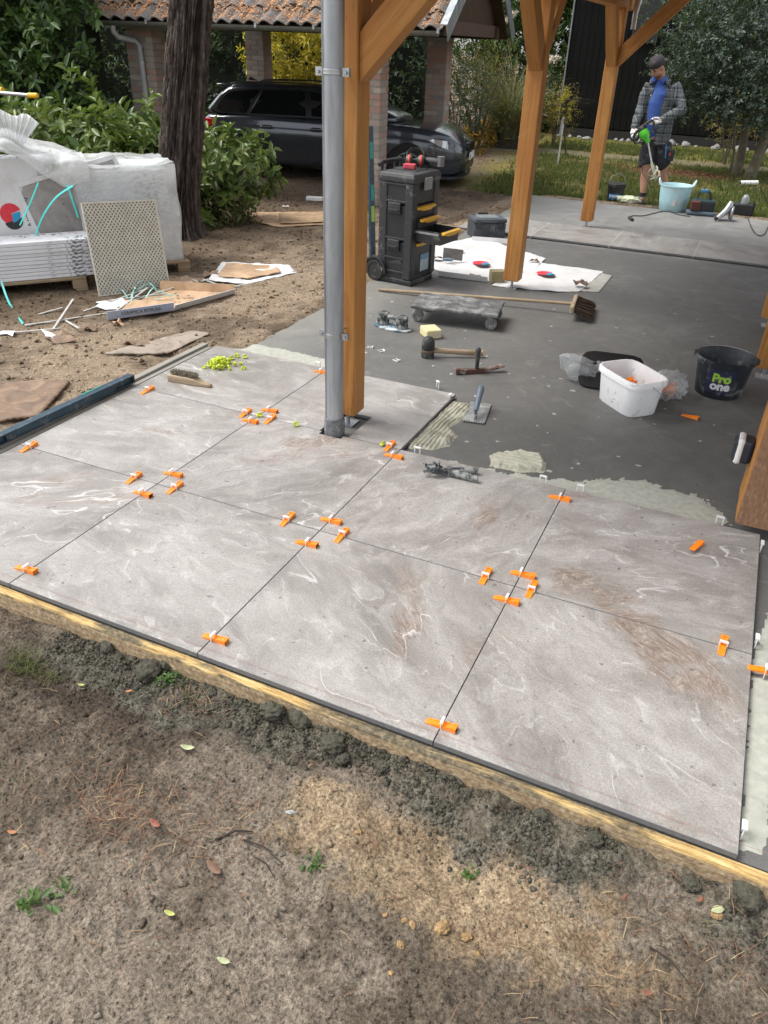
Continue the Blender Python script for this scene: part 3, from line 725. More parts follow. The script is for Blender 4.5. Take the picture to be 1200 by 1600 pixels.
def pillar(s0, t0, W, D, h, zb=-.12):
    p = obj('brick_pillar', MB().box2((.007, .007, 0), (W-.007, D-.007, h)), M['brick_joint'], carport); p.location = (s0, t0, zb)
    nC = int(h/(BH+BJ))
    for k in range(nC):
        z = k*(BH+BJ)+BJ+BH/2; fl = k % 2
        runs = []   # (start, end, fixed side)
        if not fl: runs = [('x', 0, W-BT-BJ, 0), ('y', 0, D-BT-BJ, W-BT), ('x', BT+BJ, W, D-BT), ('y', BT+BJ, D, 0)]
        else: runs = [('x', BT+BJ, W, 0), ('y', BT+BJ, D, W-BT), ('x', 0, W-BT-BJ, D-BT), ('y', 0, D-BT-BJ, 0)]
        for ax, a, b, f in runs:
            L = b-a; m = max(1, round((L+BJ)/(.21+BJ))); bl = (L-(m-1)*BJ)/m
            for i in range(m):
                q = a+i*(bl+BJ)+bl/2
                j = random.uniform(-.0022, .0022)
                if ax == 'x': brick(p, (q, f+BT/2+j, z), (bl, BT, BH))
                else: brick(p, (f+BT/2+j, q, z), (BT, bl, BH))
    return p
pillar(-.345, 0, .345, .345, 2.06); pillar(-3.80, 0, .43, .345, 2.06)
pillar(-.335, 3.3, .345, .345, 2.06); pillar(-3.65, 3.3, .345, .345, 2.06)
# beams on the pillars
M['dark_wood'] = m_greywood('dark_brown_wood', (.045, .028, .018), (.085, .055, .036), 'x')
for t in (.17, 3.47): obj('wall_plate', MB().box2((-4.3, t-.08, 1.94), (.78, t+.08, 2.10)), M['dark_wood'], carport)
for q in (-3.6, -2.4, -1.2, -.17): obj('tie_beam', MB().box2((q-.05, -.05, 2.10), (q+.05, 3.7, 2.24)), M['dark_wood'], carport)
PT = math.radians(31); EZ, E0, RID = 1.995, -.30, 1.82
def slope(s_, d, off=0.0, side=1):
    """point on the roof, d metres up the slope from the eave"""
    t = E0+d*math.cos(PT) if side > 0 else (2*RID-E0)-d*math.cos(PT)
    return Vector((s_, t-off*math.sin(PT)*side, EZ+d*math.sin(PT)+off*math.cos(PT)))
DL = (RID-E0)/math.cos(PT); S0, S1 = -4.35, .86
rf = obj('roof', MB().loft([[slope(S0, 0, -.02), slope(S0, DL, -.02), slope(S0, 0, -.02, -1), slope(S0, 0, -.06, -1), slope(S0, DL, -.07), slope(S0, 0, -.06)],
                            [slope(S1, 0, -.02), slope(S1, DL, -.02), slope(S1, 0, -.02, -1), slope(S1, 0, -.06, -1), slope(S1, DL, -.07), slope(S1, 0, -.06)]]), M['dark_wood'], carport)
s = NT('pantile'); v = s.pos(); n = s.noise(v, 9, 6, .65); n2 = s.noise(v, 55, 5, .65)
c = s.ramp(n2, [(.3, (.06, .058, .057)), (.5, (.135, .127, .120)), (.7, (.26, .245, .23))])
c = s.mix(s.math('MULTIPLY', s.rng(n, .46, .58), .7), c, s.ramp(n2, [(.3, (.15, .085, .05)), (.6, (.30, .19, .12))]))
M['pantile'] = s.done(c, .85, 0, s.bump(n2, .5, .008), spec=.25)
def pantile_mesh():
    W, L, nu = .235, .40, 12; top = []; 
    rings = []
    for k, d in enumerate((0, .04, .2, L)):
        row = []
        for i in range(nu+1):
            u = i/nu; z = .026*math.sin(2*PI*u-.6)+(.016 if u > .9 else 0)
            row.append(Vector((u*W-W/2, d, z+.035*(1-d/L))))
        rings.append(row)
    mb = MB(); n = nu+1
    vs = [p for r in rings for p in r]; fs = []
    for i in range(len(rings)-1):
        for j in range(n-1): fs.append((i*n+j, i*n+j+1, (i+1)*n+j+1, (i+1)*n+j))
    mb.add(vs, fs)
    lo = [p+Vector((0, 0, -.016)) for p in rings[0]]
    mb.add(rings[0]+lo, [(j, n+j, n+j+1, j+1) for j in range(n-1)])
    return mb
pm = None
for row in range(7):
    d = -.03+row*.335
    for col in range(26):
        sx = S0+.12+col*.2
        if pm is None:
            o = obj('roof_tile', pantile_mesh(), M['pantile'], rf, 60); pm = o.data
        else: o = mesh_obj('roof_tile', pm, rf)
        o.location = slope(sx, d, .02); o.rotation_euler = (PT+random.uniform(-.012, .012), random.uniform(-.02, .02), random.uniform(-.01, .01))
# drifts of fallen needles on the tiles
nN = 15000
ds_ = rng.uniform(S0+.02, S1-.05, nN); dd = rng.uniform(0.0, 1.6, nN)
ok = (fbm(ds_*4, dd*4, 3)+.35*rng.normal(size=nN)*.6) > -.10
ds_, dd = ds_[ok], dd[ok]
Vn, Fn = [], []
for a, d in zip(ds_, dd):
    u = (a-(S0+.12)+.1) % .2/.2
    p = slope(a, d, .055+.018*math.sin(2*PI*u)+random.uniform(0, .012))
    an = random.uniform(0, PI); L = random.uniform(.02, .045); dv = Vector((math.cos(an), math.sin(an)*math.cos(PT), math.sin(an)*math.sin(PT)))*L
    w = Vector((-math.sin(an), math.cos(an)*math.cos(PT), math.cos(an)*math.sin(PT)))*.0045
    k = len(Vn); Vn += [p-dv/2-w, p+dv/2-w, p+dv/2+w+Vector((0, 0, .004)), p-dv/2+w]; Fn.append((k, k+1, k+2, k+3))
s = NT('fallen_needles'); rr = s.n('NewGeometry').outputs['Random Per Island']
M['needles'] = s.done(s.ramp(rr, [(0, (.20, .09, .04)), (.4, (.42, .19, .08)), (.8, (.55, .30, .14)), (1, (.26, .18, .12))]), .9)
o = np_mesh('needle_litter', [tuple(p) for p in Vn], Fn, M['needles'], carport); tag(o, kind='stuff')
# gutter, verge trims, gable
gm = MB(); r_ = []
for k in range(9):
    a = PI+PI*k/8; r_.append((math.cos(a)*.058, math.sin(a)*.058))
gm.loft([[Vector((S0, E0-.06+y, EZ-.01+z)) for y, z in r_]+[Vector((S0, E0-.06+y*.9, EZ-.01+z*.9)) for y, z in r_[::-1]],
         [Vector((S1-.02, E0-.06+y, EZ-.01+z)) for y, z in r_]+[Vector((S1-.02, E0-.06+y*.9, EZ-.01+z*.9)) for y, z in r_[::-1]]])
obj('gutter', gm, plain('mossy_zinc_gutter', (.17, .175, .15), .6, .5, .35, (.14, .13, .09)), carport, 40)
for q in np.arange(S0+.4, S1, .8): obj('gutter_bracket', MB().box((q, E0-.125, EZ-.01), (.03, .014, .05)), M['zinc'], carport)
for side in (1, -1):
    b = MB(); b.loft([[slope(S1+.005, -.05, .10, side), slope(S1+.09, -.05, .10, side), slope(S1+.09, -.05, -.10, side), slope(S1+.075, -.05, -.10, side), slope(S1+.075, -.05, .085, side), slope(S1+.005, -.05, .085, side)],
                      [slope(S1+.005, DL, .10, side), slope(S1+.09, DL, .10, side), slope(S1+.09, DL, -.10, side), slope(S1+.075, DL, -.10, side), slope(S1+.075, DL, .085, side), slope(S1+.005, DL, .085, side)]])
    obj('verge_trim', b, M['zinc'], carport)
g = MB(); g.prism([(E0+.16, 2.10), (2*RID-E0-.16, 2.10), (RID, EZ+DL*math.sin(PT)-.12)], S1-.22, S1-.17, M=Matrix(((0, 0, 1, 0), (1, 0, 0, 0), (0, 1, 0, 0), (0, 0, 0, 1))))
obj('gable_board', g, M['dark_wood'], carport)
obj('fascia_board', MB().box2((S1-.24, E0+.1, 1.96), (S1-.12, 2*RID-E0-.1, 2.12)), plain('red_brown_fascia', (.075, .04, .03), .8), carport)
# white-grey downpipe at the left pier
dp = thing('downpipe', 'pale grey swan necked downpipe on the left brick pier', 'downpipe')
pts = [CPt(-3.72, -.36, 1.93), CPt(-3.72, -.36, 1.86), CPt(-3.70, -.30, 1.80), CPt(-3.56, -.12, 1.76), CPt(-3.53, -.07, 1.70), CPt(-3.53, -.06, 1.0), CPt(-3.53, -.06, -.1)]
obj('pipe', MB().tube(pts, .036, 14), plain('grey_pvc', (.36, .37, .37), .5), dp, 50)
for z in (.7, 1.5): obj('pipe_clip', MB().lathe([(.037, -.015), (.043, -.015), (.043, .015), (.037, .015)], CPt(-3.53, -.06, z), 16), M['steel'], dp)

# ================================================================ CAR
car = thing('estate_car', 'dark grey estate car parked under the brick carport', 'car')
def m_paint():
    s = NT('car_paint'); v = s.coord(); n = s.noise(v, 900, 1); d = s.noise(v, 3, 5, .6)
    c = s.mix(s.rng(n, .35, .65), (.034, .040, .050), (.055, .064, .078))
    c = s.mix(s.rng(d, .55, .8, 0, .12), c, (.25, .23, .2))
    return s.done(c, .24, .25, None, coat=1.0)
M['paint'] = m_paint()
M['car_glass'] = plain('car_glass', (.008, .010, .011), .04, 0, 0, var=0, spec=.8)
M['rubber'] = plain('tyre_rubber', (.018, .018, .018), .8, 0, .12, (.12, .11, .1), 30)
M['black_trim'] = plain('black_trim', (.012, .012, .013), .35)
M['alloy'] = plain('alloy_rim', (.30, .30, .31), .38, .8, .25, (.12, .1, .08))
M['chrome'] = plain('chrome', (.62, .63, .65), .12, 1.0)
CARL, CX0 = 4.62, -2.31
def crv(pts, x):
    return float(np.interp(x, [p[0] for p in pts], [p[1] for p in pts]))
SHZ = [(-2.31, .62), (-2.29, .80), (-2.2, .93), (-1.4, .965), (0, .945), (1.0, .925), (1.35, .915), (1.8, .86), (2.05, .79), (2.2, .71), (2.31, .60)]
HWD = [(-2.31, .66), (-2.22, .80), (-1.9, .87), (-1.2, .905), (0, .905), (1.0, .905), (1.55, .895), (1.9, .85), (2.12, .74), (2.25, .58), (2.31, .42)]
BOT = [(-2.31, .34), (-2.2, .24), (-1.8, .20), (1.9, .19), (2.15, .20), (2.31, .30)]
CRN = [(-2.31, .01), (-2.0, .02), (1.2, .03), (1.5, .055), (1.9, .07), (2.15, .06), (2.31, .02)]
rings = []
for x in [-2.31, -2.285, -2.24, -2.15, -2.0, -1.8, -1.6, -1.3, -1.0, -.6, -.2, .2, .6, 1.0, 1.25, 1.45, 1.65, 1.8, 1.95, 2.06, 2.15, 2.22, 2.27, 2.31]:
    w, zs, zb, cr = crv(HWD, x), crv(SHZ, x), crv(BOT, x), crv(CRN, x)
    half = [(.0, zb), (.5*w, zb), (.86*w, zb), (.955*w, zb+.05), (.975*w, zb+.14), (.985*w, zb+.16+(zs-zb)*.12), (1.0*w, zb+(zs-zb)*.45), (.995*w, zb+(zs-zb)*.66), (.985*w, zb+(zs-zb)*.76), (.955*w, zb+(zs-zb)*.80), (.945*w, zs-.045), (.90*w, zs-.008), (.80*w, zs+.012), (.45*w, zs+cr), (0, zs+cr*1.15)]
    ring = [Vector((x, -y, z)) for y, z in half]+[Vector((x, y, z)) for y, z in half[-2:0:-1]]
    rings.append(ring)
mb = MB(); mb.loft(rings)
body = obj('body', mb, M['paint'], car, 50)
body.modifiers.new('sub', 'SUBSURF').levels = 1; body.modifiers['sub'].render_levels = 1
WX = (-1.40, 1.41); WR = .325
cut = obj('wheel_arch_cutter', MB().cyl((WX[0], -1.2, .31), (WX[0], 1.2, .31), .378, n=40).cyl((WX[1], -1.2, .31), (WX[1], 1.2, .31), .378, n=40), M['black_trim'])
bmd = body.modifiers.new('arch', 'BOOLEAN'); bmd.object = cut; bmd.operation = 'DIFFERENCE'; bmd.solver = 'EXACT'
dg = bpy.context.evaluated_depsgraph_get(); me2 = bpy.data.meshes.new_from_object(body.evaluated_get(dg))
body.modifiers.clear(); body.data = me2; me2.materials.clear(); me2.materials.append(M['paint']); shade(me2, 40)
bpy.data.objects.remove(cut)
# inner wheel housings
for wx in WX:
    for sy in (-1, 1):
        h = MB().lathe([(.372, 0), (.372, .28), (0.01, .28)], n=30, rot=Matrix.Rotation(sy*PI/2, 3, 'X'))
        o = obj('wheel_housing', h, M['black_trim'], car); o.location = (wx, sy*.885, .31)
# greenhouse
GH = [(.90, -2.27, 1.42, .815), (1.02, -2.20, 1.20, .775), (1.18, -2.06, .80, .715), (1.30, -1.93, .46, .665), (1.375, -1.82, .22, .61), (1.41, -1.66, .02, .52), (1.43, -1.35, -.25, .36), (1.435, -1.0, -.5, .15)]
def ghring(z, xa, xb, w, n=8):
    out = []; L = xb-xa; ra = .10; rb = .55*min(1, L/3)
    pts = [(xa+.0, -w*.80), (xa+.05, -w*.94), (xa+.16, -w)]
    for k in range(1, 7): pts.append((xa+.16+(L-.16-rb)*k/6, -w))
    pts += [(xb-rb*.55, -w*.97), (xb-rb*.25, -w*.85), (xb-rb*.06, -w*.55), (xb, 0)]
    full = pts+[(x, -y) for x, y in pts[-2::-1]]
    return [Vector((x, y, z)) for x, y in full]
mb = MB(); mb.loft([ghring(*g) for g in GH]); gh = obj('greenhouse', mb, M['paint'], car, 60, sub=1)
def ghy(z):
    return float(np.interp(z, [g[0] for g in GH], [g[3] for g in GH]))
def side_panel(name, pts, mat, off, sgn=-1, par=None, thick=.006):
    n = len(pts); mb = MB()
    o1 = [Vector((x, sgn*(ghy(z)+off), z)) for x, z in pts]; o2 = [Vector((x, sgn*(ghy(z)+off-thick), z)) for x, z in pts]
    cz = sum(p[1] for p in pts)/n; cx_ = sum(p[0] for p in pts)/n
    cc = Vector((cx_, sgn*(ghy(cz)+off), cz))
    mb.add(o1+o2+[cc], [(i, (i+1) % n, 2*n) for i in range(n)]+[(i, (i+1) % n, n+(i+1) % n, n+i) for i in range(n)])
    return obj(name, mb, mat, par or car, 30)
for sgn in (-1, 1):
    side_panel('window_trim', [(-2.03, 1.005), (-2.0, 1.10), (-1.90, 1.22), (-1.76, 1.315), (-1.4, 1.345), (-.6, 1.352), (.10, 1.33), (.40, 1.24), (.80, 1.09), (1.02, .985), (.4, .962), (-1.2, .955), (-1.9, .965)], M['black_trim'], .010, sgn)
    side_panel('quarter_window', [(-1.95, 1.02), (-1.92, 1.10), (-1.84, 1.20), (-1.72, 1.285), (-1.45, 1.315), (-1.22, 1.322), (-1.42, .985), (-1.85, .988)], M['car_glass'], .016, sgn)
    side_panel('rear_door_window', [(-1.33, .985), (-1.14, 1.323), (-.78, 1.332), (-.42, 1.332), (-.36, .985)], M['car_glass'], .016, sgn)
    side_panel('front_door_window', [(-.26, .985), (-.31, 1.332), (.08, 1.31), (.36, 1.215), (.76, 1.06), (.86, .99)], M['car_glass'], .016, sgn)
    side_panel('window_divider', [(-1.36, .985), (-1.17, 1.323), (-1.145, 1.323), (-1.335, .985)], M['black_trim'], .021, sgn)
    def seam(pts):
        b = MB(); q = []
        for x, z in pts:
            w = crv(HWD, x); zs = crv(SHZ, x); zb = crv(BOT, x)
            hh = [(.955, zb+.05), (.975, zb+.14), (.985, zb+.16+(zs-zb)*.12), (1.0, zb+(zs-zb)*.45), (.995, zb+(zs-zb)*.66), (.985, zb+(zs-zb)*.76), (.955, zb+(zs-zb)*.80), (.945, zs-.045), (.90, zs-.008)]
            y = w*float(np.interp(z, [h[1] for h in hh], [h[0] for h in hh]))
            q.append(Vector((x, sgn*(y-.001), z)))
        b.tube(q, .0038, 5); return b
    for pts in ([(-1.02, .30), (-1.00, .42), (-.98, .5), (-1.02, .62), (-1.18, .76), (-1.30, .88), (-1.33, .94)], [(-.30, .30), (-.30, .5), (-.31, .7), (-.31, .93)], [(.92, .30), (.93, .5), (.90, .7), (.86, .92)],
                [(-1.02, .30), (-.6, .295), (.2, .29), (.92, .30)]):
        obj('door_seam', seam(pts), M['black_trim'], car)
    for hx in (-1.02, -.16):
        o = obj('door_handle', MB().box((0, 0, 0), (.21, .03, .032)), M['paint'], car, None, .012, 3); o.location = (hx, sgn*.905, .80)
        o = obj('handle_recess', MB().box((0, 0, 0), (.15, .012, .06)), M['black_trim'], car, None, .004); o.location = (hx, sgn*.892, .80)
    o = obj('mirror', MB().box((0, 0, 0), (.12, .22, .14)), M['paint'], car, 60, .04, 3); o.location = (.62, sgn*1.0, 1.0)
    # tail lamp
    tl = MB(); tl.loft([[Vector((-2.32, sgn*.50, .70)), Vector((-2.32, sgn*.50, .84)), Vector((-2.30, sgn*.66, .86)), Vector((-2.305, sgn*.66, .69))],
                        [Vector((-2.25, sgn*.82, .70)), Vector((-2.25, sgn*.82, .87)), Vector((-2.25, sgn*.80, .89)), Vector((-2.26, sgn*.80, .69))],
                        [Vector((-2.10, sgn*.882, .75)), Vector((-2.10, sgn*.878, .875)), Vector((-2.10, sgn*.86, .885)), Vector((-2.10, sgn*.86, .74))],
                        [Vector((-1.93, sgn*.885, .835)), Vector((-1.93, sgn*.883, .865)), Vector((-1.93, sgn*.86, .865)), Vector((-1.93, sgn*.86, .835))]])
    obj('tail_lamp', tl, plain('red_lens', (.55, .012, .02), .12, spec=.7), car, 40)
    # head lamp
    hl = MB(); hl.loft([[Vector((2.195, sgn*.40, .60)), Vector((2.165, sgn*.40, .715)), Vector((2.05, sgn*.40, .715)), Vector((2.05, sgn*.40, .60))],
                        [Vector((2.155, sgn*.60, .595)), Vector((2.115, sgn*.60, .725)), Vector((2.0, sgn*.58, .725)), Vector((2.0, sgn*.58, .595))],
                        [Vector((2.045, sgn*.775, .615)), Vector((2.01, sgn*.765, .735)), Vector((1.9, sgn*.70, .735)), Vector((1.9, sgn*.70, .615))],
                        [Vector((1.90, sgn*.855, .665)), Vector((1.88, sgn*.845, .755)), Vector((1.8, sgn*.80, .755)), Vector((1.8, sgn*.80, .665))],
                        [Vector((1.77, sgn*.886, .735)), Vector((1.76, sgn*.882, .765)), Vector((1.72, sgn*.86, .765)), Vector((1.72, sgn*.86, .735))]])
    h = obj('headlight', hl, plain('lamp_glass', (.55, .57, .58), .08, .4, spec=.9), car, 50)
    for k, (hx, hy) in enumerate(((2.13, .55), (2.01, .74))):
        l = MB().lathe([(.056, 0), (.058, .012), (.046, .02), (.03, .012), (.001, .016)], n=20, rot=Matrix.Rotation(PI/2, 3, 'Y'))
        o = obj('lamp_ring', l, M['chrome'], h, 40); o.location = (hx+.004, sgn*hy, .66); o.rotation_euler = (0, 0, sgn*(.25+.45*k))
    # kidney grille, one per side
    kg = MB(); kg.prism([(.03*sgn, .53), (.30*sgn, .55), (.325*sgn, .62), (.30*sgn, .675), (.06*sgn, .68), (.03*sgn, .65)], 2.20, 2.325, M=Matrix(((0, 0, 1, 0), (1, 0, 0, 0), (0, 1, 0, 0), (0, 0, 0, 1))))
    gk = obj('grille', kg, M['black_trim'], car, None, .015, 2)
    for k in range(7): obj('grille_slat', MB().box((2.33, sgn*(.07+.036*k), .61), (.008, .008, .11)), M['black_trim'], gk)
    fg = MB().lathe([(.055, 0), (.055, .02), (.001, .024)], n=18, rot=Matrix.Rotation(PI/2, 3, 'Y'))
    o = obj('fog_lamp', fg, M['chrome'], car, 40); o.location = (2.10, sgn*.66, .36); o.rotation_euler = (0, 0, sgn*.5)
    obj('roof_rail', MB().tube([(-1.75, sgn*.60, 1.39), (-1.6, sgn*.585, 1.425), (-.8, sgn*.58, 1.445), (0, sgn*.57, 1.43), (.15, sgn*.575, 1.38)], .014, 8), M['black_trim'], car, 60)
obj('lower_intake', MB().box2((2.18, -.50, .26), (2.318, .50, .40)), M['black_trim'], car, None, .02)
obj('front_splitter', MB().loft([[Vector((x, y, z)) for z in (.17, .20)]+[Vector((x-.16, y*.9, z)) for z in (.21, .17)] for x, y in ((1.95, -.86), (2.15, -.78), (2.29, -.5), (2.335, 0), (2.29, .5), (2.15, .78), (1.95, .86))]), M['paint'], car, 50)
np_ = obj('number_plate', MB().box((0, 0, 0), (.012, .52, .11)), plain('plate_white', (.75, .75, .72), .4), car, None, .003); np_.location = (2.342, 0, .47)
def text(name, body, size, mat, par=None, ext=.001, loc=(0, 0, 0), rot=(0, 0, 0), align='CENTER', bold=0.0):
    cu = bpy.data.curves.new(name, 'FONT'); cu.body = body; cu.size = size; cu.extrude = ext; cu.align_x = align; cu.align_y = 'CENTER'; cu.offset = bold
    tmp = bpy.data.objects.new(name, cu); COL.objects.link(tmp)
    dg = bpy.context.evaluated_depsgraph_get(); me = bpy.data.meshes.new_from_object(tmp.evaluated_get(dg))
    bpy.data.objects.remove(tmp); bpy.data.curves.remove(cu)
    me.materials.clear(); me.materials.append(mat)
    o = mesh_obj(name, me, par); o.location = loc; o.rotation_euler = rot
    return o
M['ink'] = plain('black_ink', (.015, .015, .016), .5)
text('plate_lettering', 'S', .085, M['ink'], np_, .001, (.008, -.19, 0), (PI/2, 0, PI/2), bold=.002)
obj('antenna_fin', MB().prism([(-.12, 0), (.06, 0), (-.06, .055), (-.10, .055)], -.012, .012, M=Matrix(((1, 0, 0, -1.55), (0, 0, 1, 0), (0, 1, 0, 1.425), (0, 0, 0, 1)))), M['black_trim'], car, None, .004)
obj('rear_spoiler', MB().box2((-2.02, -.58, 1.345), (-1.75, .58, 1.39)), M['paint'], car, 50, .02, 3)
for k, (wx, sy) in enumerate([(WX[0], -1), (WX[1], -1), (WX[0], 1), (WX[1], 1)]):
    w = obj('wheel', MB().lathe([(.20, -.08), (.20, .06), (.02, .07)], n=28, rot=Matrix.Rotation(-sy*PI/2, 3, 'X')), M['black_trim'], car, 40)
    w.location = (wx, sy*.80, WR-.005)
    RX = Matrix.Rotation(-sy*PI/2, 3, 'X')
    obj('tyre', MB().lathe([(.228, -.10), (.30, -.108), (.322, -.09), (.325, -.04), (.325, .04), (.322, .09), (.30, .108), (.228, .10), (.225, .0), (.228, -.10)], n=44, rot=RX), M['rubber'], w, 40)
    rm = MB().lathe([(.226, -.02), (.228, .10), (.218, .102), (.205, .085), (.205, -.02)], n=44, rot=RX)
    for j in range(10):
        a = 2*PI*j/10; p0 = RX @ Vector((.045*math.cos(a), .045*math.sin(a), .085)); p1 = RX @ Vector((.212*math.cos(a), .212*math.sin(a), .092))
        rm.bar(p0, p1, .022, .016, up=(0, sy, 0))
    rm.lathe([(.052, .06), (.05, .095), (.001, .10)], n=20, rot=RX)
    obj('rim', rm, M['alloy'], w, 40)
pr_ = G(393, 277, -.12); pf_ = G(640, 296, -.12)
dvc = (pf_-pr_).xy.normalized(); ang = math.atan2(dvc.y, dvc.x)
ang = math.radians(11.0)
mid_ = G(388, 277, -.12)+Vector((math.cos(ang), math.sin(ang), 0))*1.40*.95+Vector((-math.sin(ang), math.cos(ang), 0))*.90*.95
car.location = (mid_.x, mid_.y, -.115); car.rotation_euler = (0, 0, ang); car.scale = (.95, .95, .95)

# ================================================================ BLACK BARN
barn = thing('timber_barn', 'black board clad timber barn at the back of the lawn', 'barn')
M['black_board'] = m_greywood('black_board', (.0035, .0035, .0035), (.010, .0095, .009), 'z', .9)
obj('wall_core', MB().box2((-2.80, 20.55, -.2), (9.0, 27.0, 4.4)), M['black_board'], barn)
bme = None
for i in range(74):
    x = -2.76+i*.158
    if bme is None: o = obj('board', MB().box((0, 0, 0), (.150, .026, 4.2)), M['black_board'], barn, None, .003, 1); bme = o
    else: o = mesh_obj('board', bme.data, barn); 
    o.location = (x, 20.53+random.uniform(-.005, .005), 2.1+.13)
    if bme is not o:
        md = o.modifiers.new('bevel', 'BEVEL'); md.width = .003; md.segments = 1
obj('plinth', MB().box2((-2.78, 20.50, -.2), (9.0, 20.545, .10)), plain('dark_plinth', (.02, .019, .018), .8), barn)
obj('corner_trim', MB().box2((-2.845, 20.49, -.1), (-2.812, 20.56, 4.4)), plain('pale_corner_trim', (.20, .21, .21), .6), barn)
pf = px0 = PYl(1012, 30, 20.45)
hatch = obj('hatch', MB().box2((px0.x-.28, 20.46, px0.z-.45), (px0.x+.28, 20.515, px0.z+.45)), plain('hatch_black', (.016, .016, .016), .6), barn)
for a, b in (((-.30, -.47), (.30, -.43)), ((-.30, .43), (.30, .47)), ((-.30, -.43), (-.26, .43)), ((.26, -.43), (.30, .43))):
    obj('hatch_frame', MB().box2((px0.x+a[0], 20.44, px0.z+a[1]), (px0.x+b[0], 20.459, px0.z+b[1])), plain('frame_black', (.022, .022, .023), .5), hatch)
obj('roof', MB().loft([[Vector((-3.4, 20.0, 4.2)), Vector((-3.4, 23.8, 7.2)), Vector((-3.4, 27.5, 4.2)), Vector((-3.4, 23.8, 7.0))], [Vector((9.5, 20.0, 4.2)), Vector((9.5, 23.8, 7.2)), Vector((9.5, 27.5, 4.2)), Vector((9.5, 23.8, 7.0))]]), plain('barn_roof', (.10, .055, .04), .9), barn)
# ================================================================ VEGETATION
def m_leaf(name, cols, rough=.38, trans=.25):
    s = NT(name); g = s.n('NewGeometry'); r = g.outputs['Random Per Island']
    k = len(cols); c = s.ramp(r, [(i/max(1, k-1), x) for i, x in enumerate(cols)])
    n = s.noise(g.outputs['Position'], 1.8, 3, .6)
    c = s.mix(s.rng(n, .35, .7, 0, .45), c, tuple(x*.62 for x in cols[0]))
    b = s.n('BsdfPrincipled', {'Base Color': c, 'Roughness': rough})
    b.inputs['Specular IOR Level'].default_value = .45
    t = s.n('BsdfTranslucent', {'Color': s.mix(.5, c, (.18, .26, .03))})
    m = s.n('MixShader', {0: trans, 1: b.outputs[0], 2: t.outputs[0]})
    return s.surf(m.outputs[0])
M['laurel'] = m_leaf('laurel_leaf', [(.024, .058, .014), (.048, .104, .022), (.085, .165, .038), (.15, .225, .065)])
M['laurel_cut'] = m_leaf('cut_laurel_leaf', [(.05, .105, .020), (.10, .165, .035), (.18, .24, .060), (.29, .35, .12)])
M['dark_leaf'] = m_leaf('dark_hedge_leaf', [(.016, .034, .011), (.026, .052, .016), (.04, .072, .022)])
M['grey_leaf'] = m_leaf('holly_leaf', [(.026, .048, .036), (.046, .074, .056), (.085, .12, .095), (.02, .036, .022)])
M['yellow_leaf'] = m_leaf('yellow_leaf', [(.44, .33, .02), (.62, .48, .03), (.74, .60, .06), (.34, .31, .03)], .5, .4)
M['bright_leaf'] = m_leaf('bright_tree_leaf', [(.06, .12, .022), (.10, .18, .03), (.16, .25, .045)])
M['autumn_leaf'] = m_leaf('autumn_leaf', [(.34, .12, .02), (.46, .22, .025), (.50, .33, .03), (.10, .12, .03), (.25, .09, .03)], .6, .3)
M['reed'] = m_leaf('pampas_blade', [(.13, .15, .085), (.19, .20, .12), (.27, .25, .15), (.24, .17, .07)], .7, .3)
M['olive_leaf'] = m_leaf('olive_shrub_leaf', [(.16, .14, .035), (.24, .19, .045), (.30, .20, .05), (.10, .10, .03)], .6, .3)
M['grass'] = m_leaf('lawn_blade', [(.055, .085, .018), (.085, .115, .026), (.13, .15, .04), (.17, .15, .06)], .6, .3)
M['weed'] = m_leaf('weed_leaf', [(.06, .13, .03), (.09, .17, .04), (.14, .20, .06)], .5, .3)
s = NT('twig_bark'); n = s.noise(s.pos(), 40, 5, .6); M['twig'] = s.done(s.mix(n, (.06, .045, .03), (.15, .12, .085)), .9)

def unit(a): return a/np.maximum(np.linalg.norm(a, axis=-1, keepdims=True), 1e-9)
def leaves_mesh(name, P, D, N, L, W, mat, parent=None, fold=.25, droop=.2):
    D = unit(D); S = unit(np.cross(D, N)); N = np.cross(S, D)
    L = L[:, None]; W = W[:, None]
    p0 = P; tip = P+D*L-N*L*droop
    a = P+D*L*.30; b = P+D*L*.68-N*L*droop*.4
    l1 = a+S*W*.46+N*W*fold; r1 = a-S*W*.46+N*W*fold; l2 = b+S*W*.42+N*W*fold; r2 = b-S*W*.42+N*W*fold
    V = np.stack([p0, l1, l2, tip, r2, r1], 1).reshape(-1, 3)
    k = np.arange(len(P))[:, None]*6
    F = np.concatenate([k+np.array([[0, 1, 2, 3]]), k+np.array([[0, 3, 4, 5]])], 0)
    return np_mesh(name, V, F, mat, parent, 180)
def blob(n, c, rad, lump=.25, inner=.45, zmin=None):
    d = unit(rng.normal(size=(n, 3)))
    k = 1+lump*fbm(d[:, 0]*2.2+c[0]*3, d[:, 1]*2.2+d[:, 2]*1.7+c[1], 4)*1.6
    r = k*(1-inner*rng.random(n)**2.0)
    P = np.array(c)+d*r[:, None]*np.array(rad)
    nrm = unit(d/np.array(rad))
    if zmin is not None:
        m = P[:, 2] > zmin; P, nrm = P[m], nrm[m]
    return P, nrm
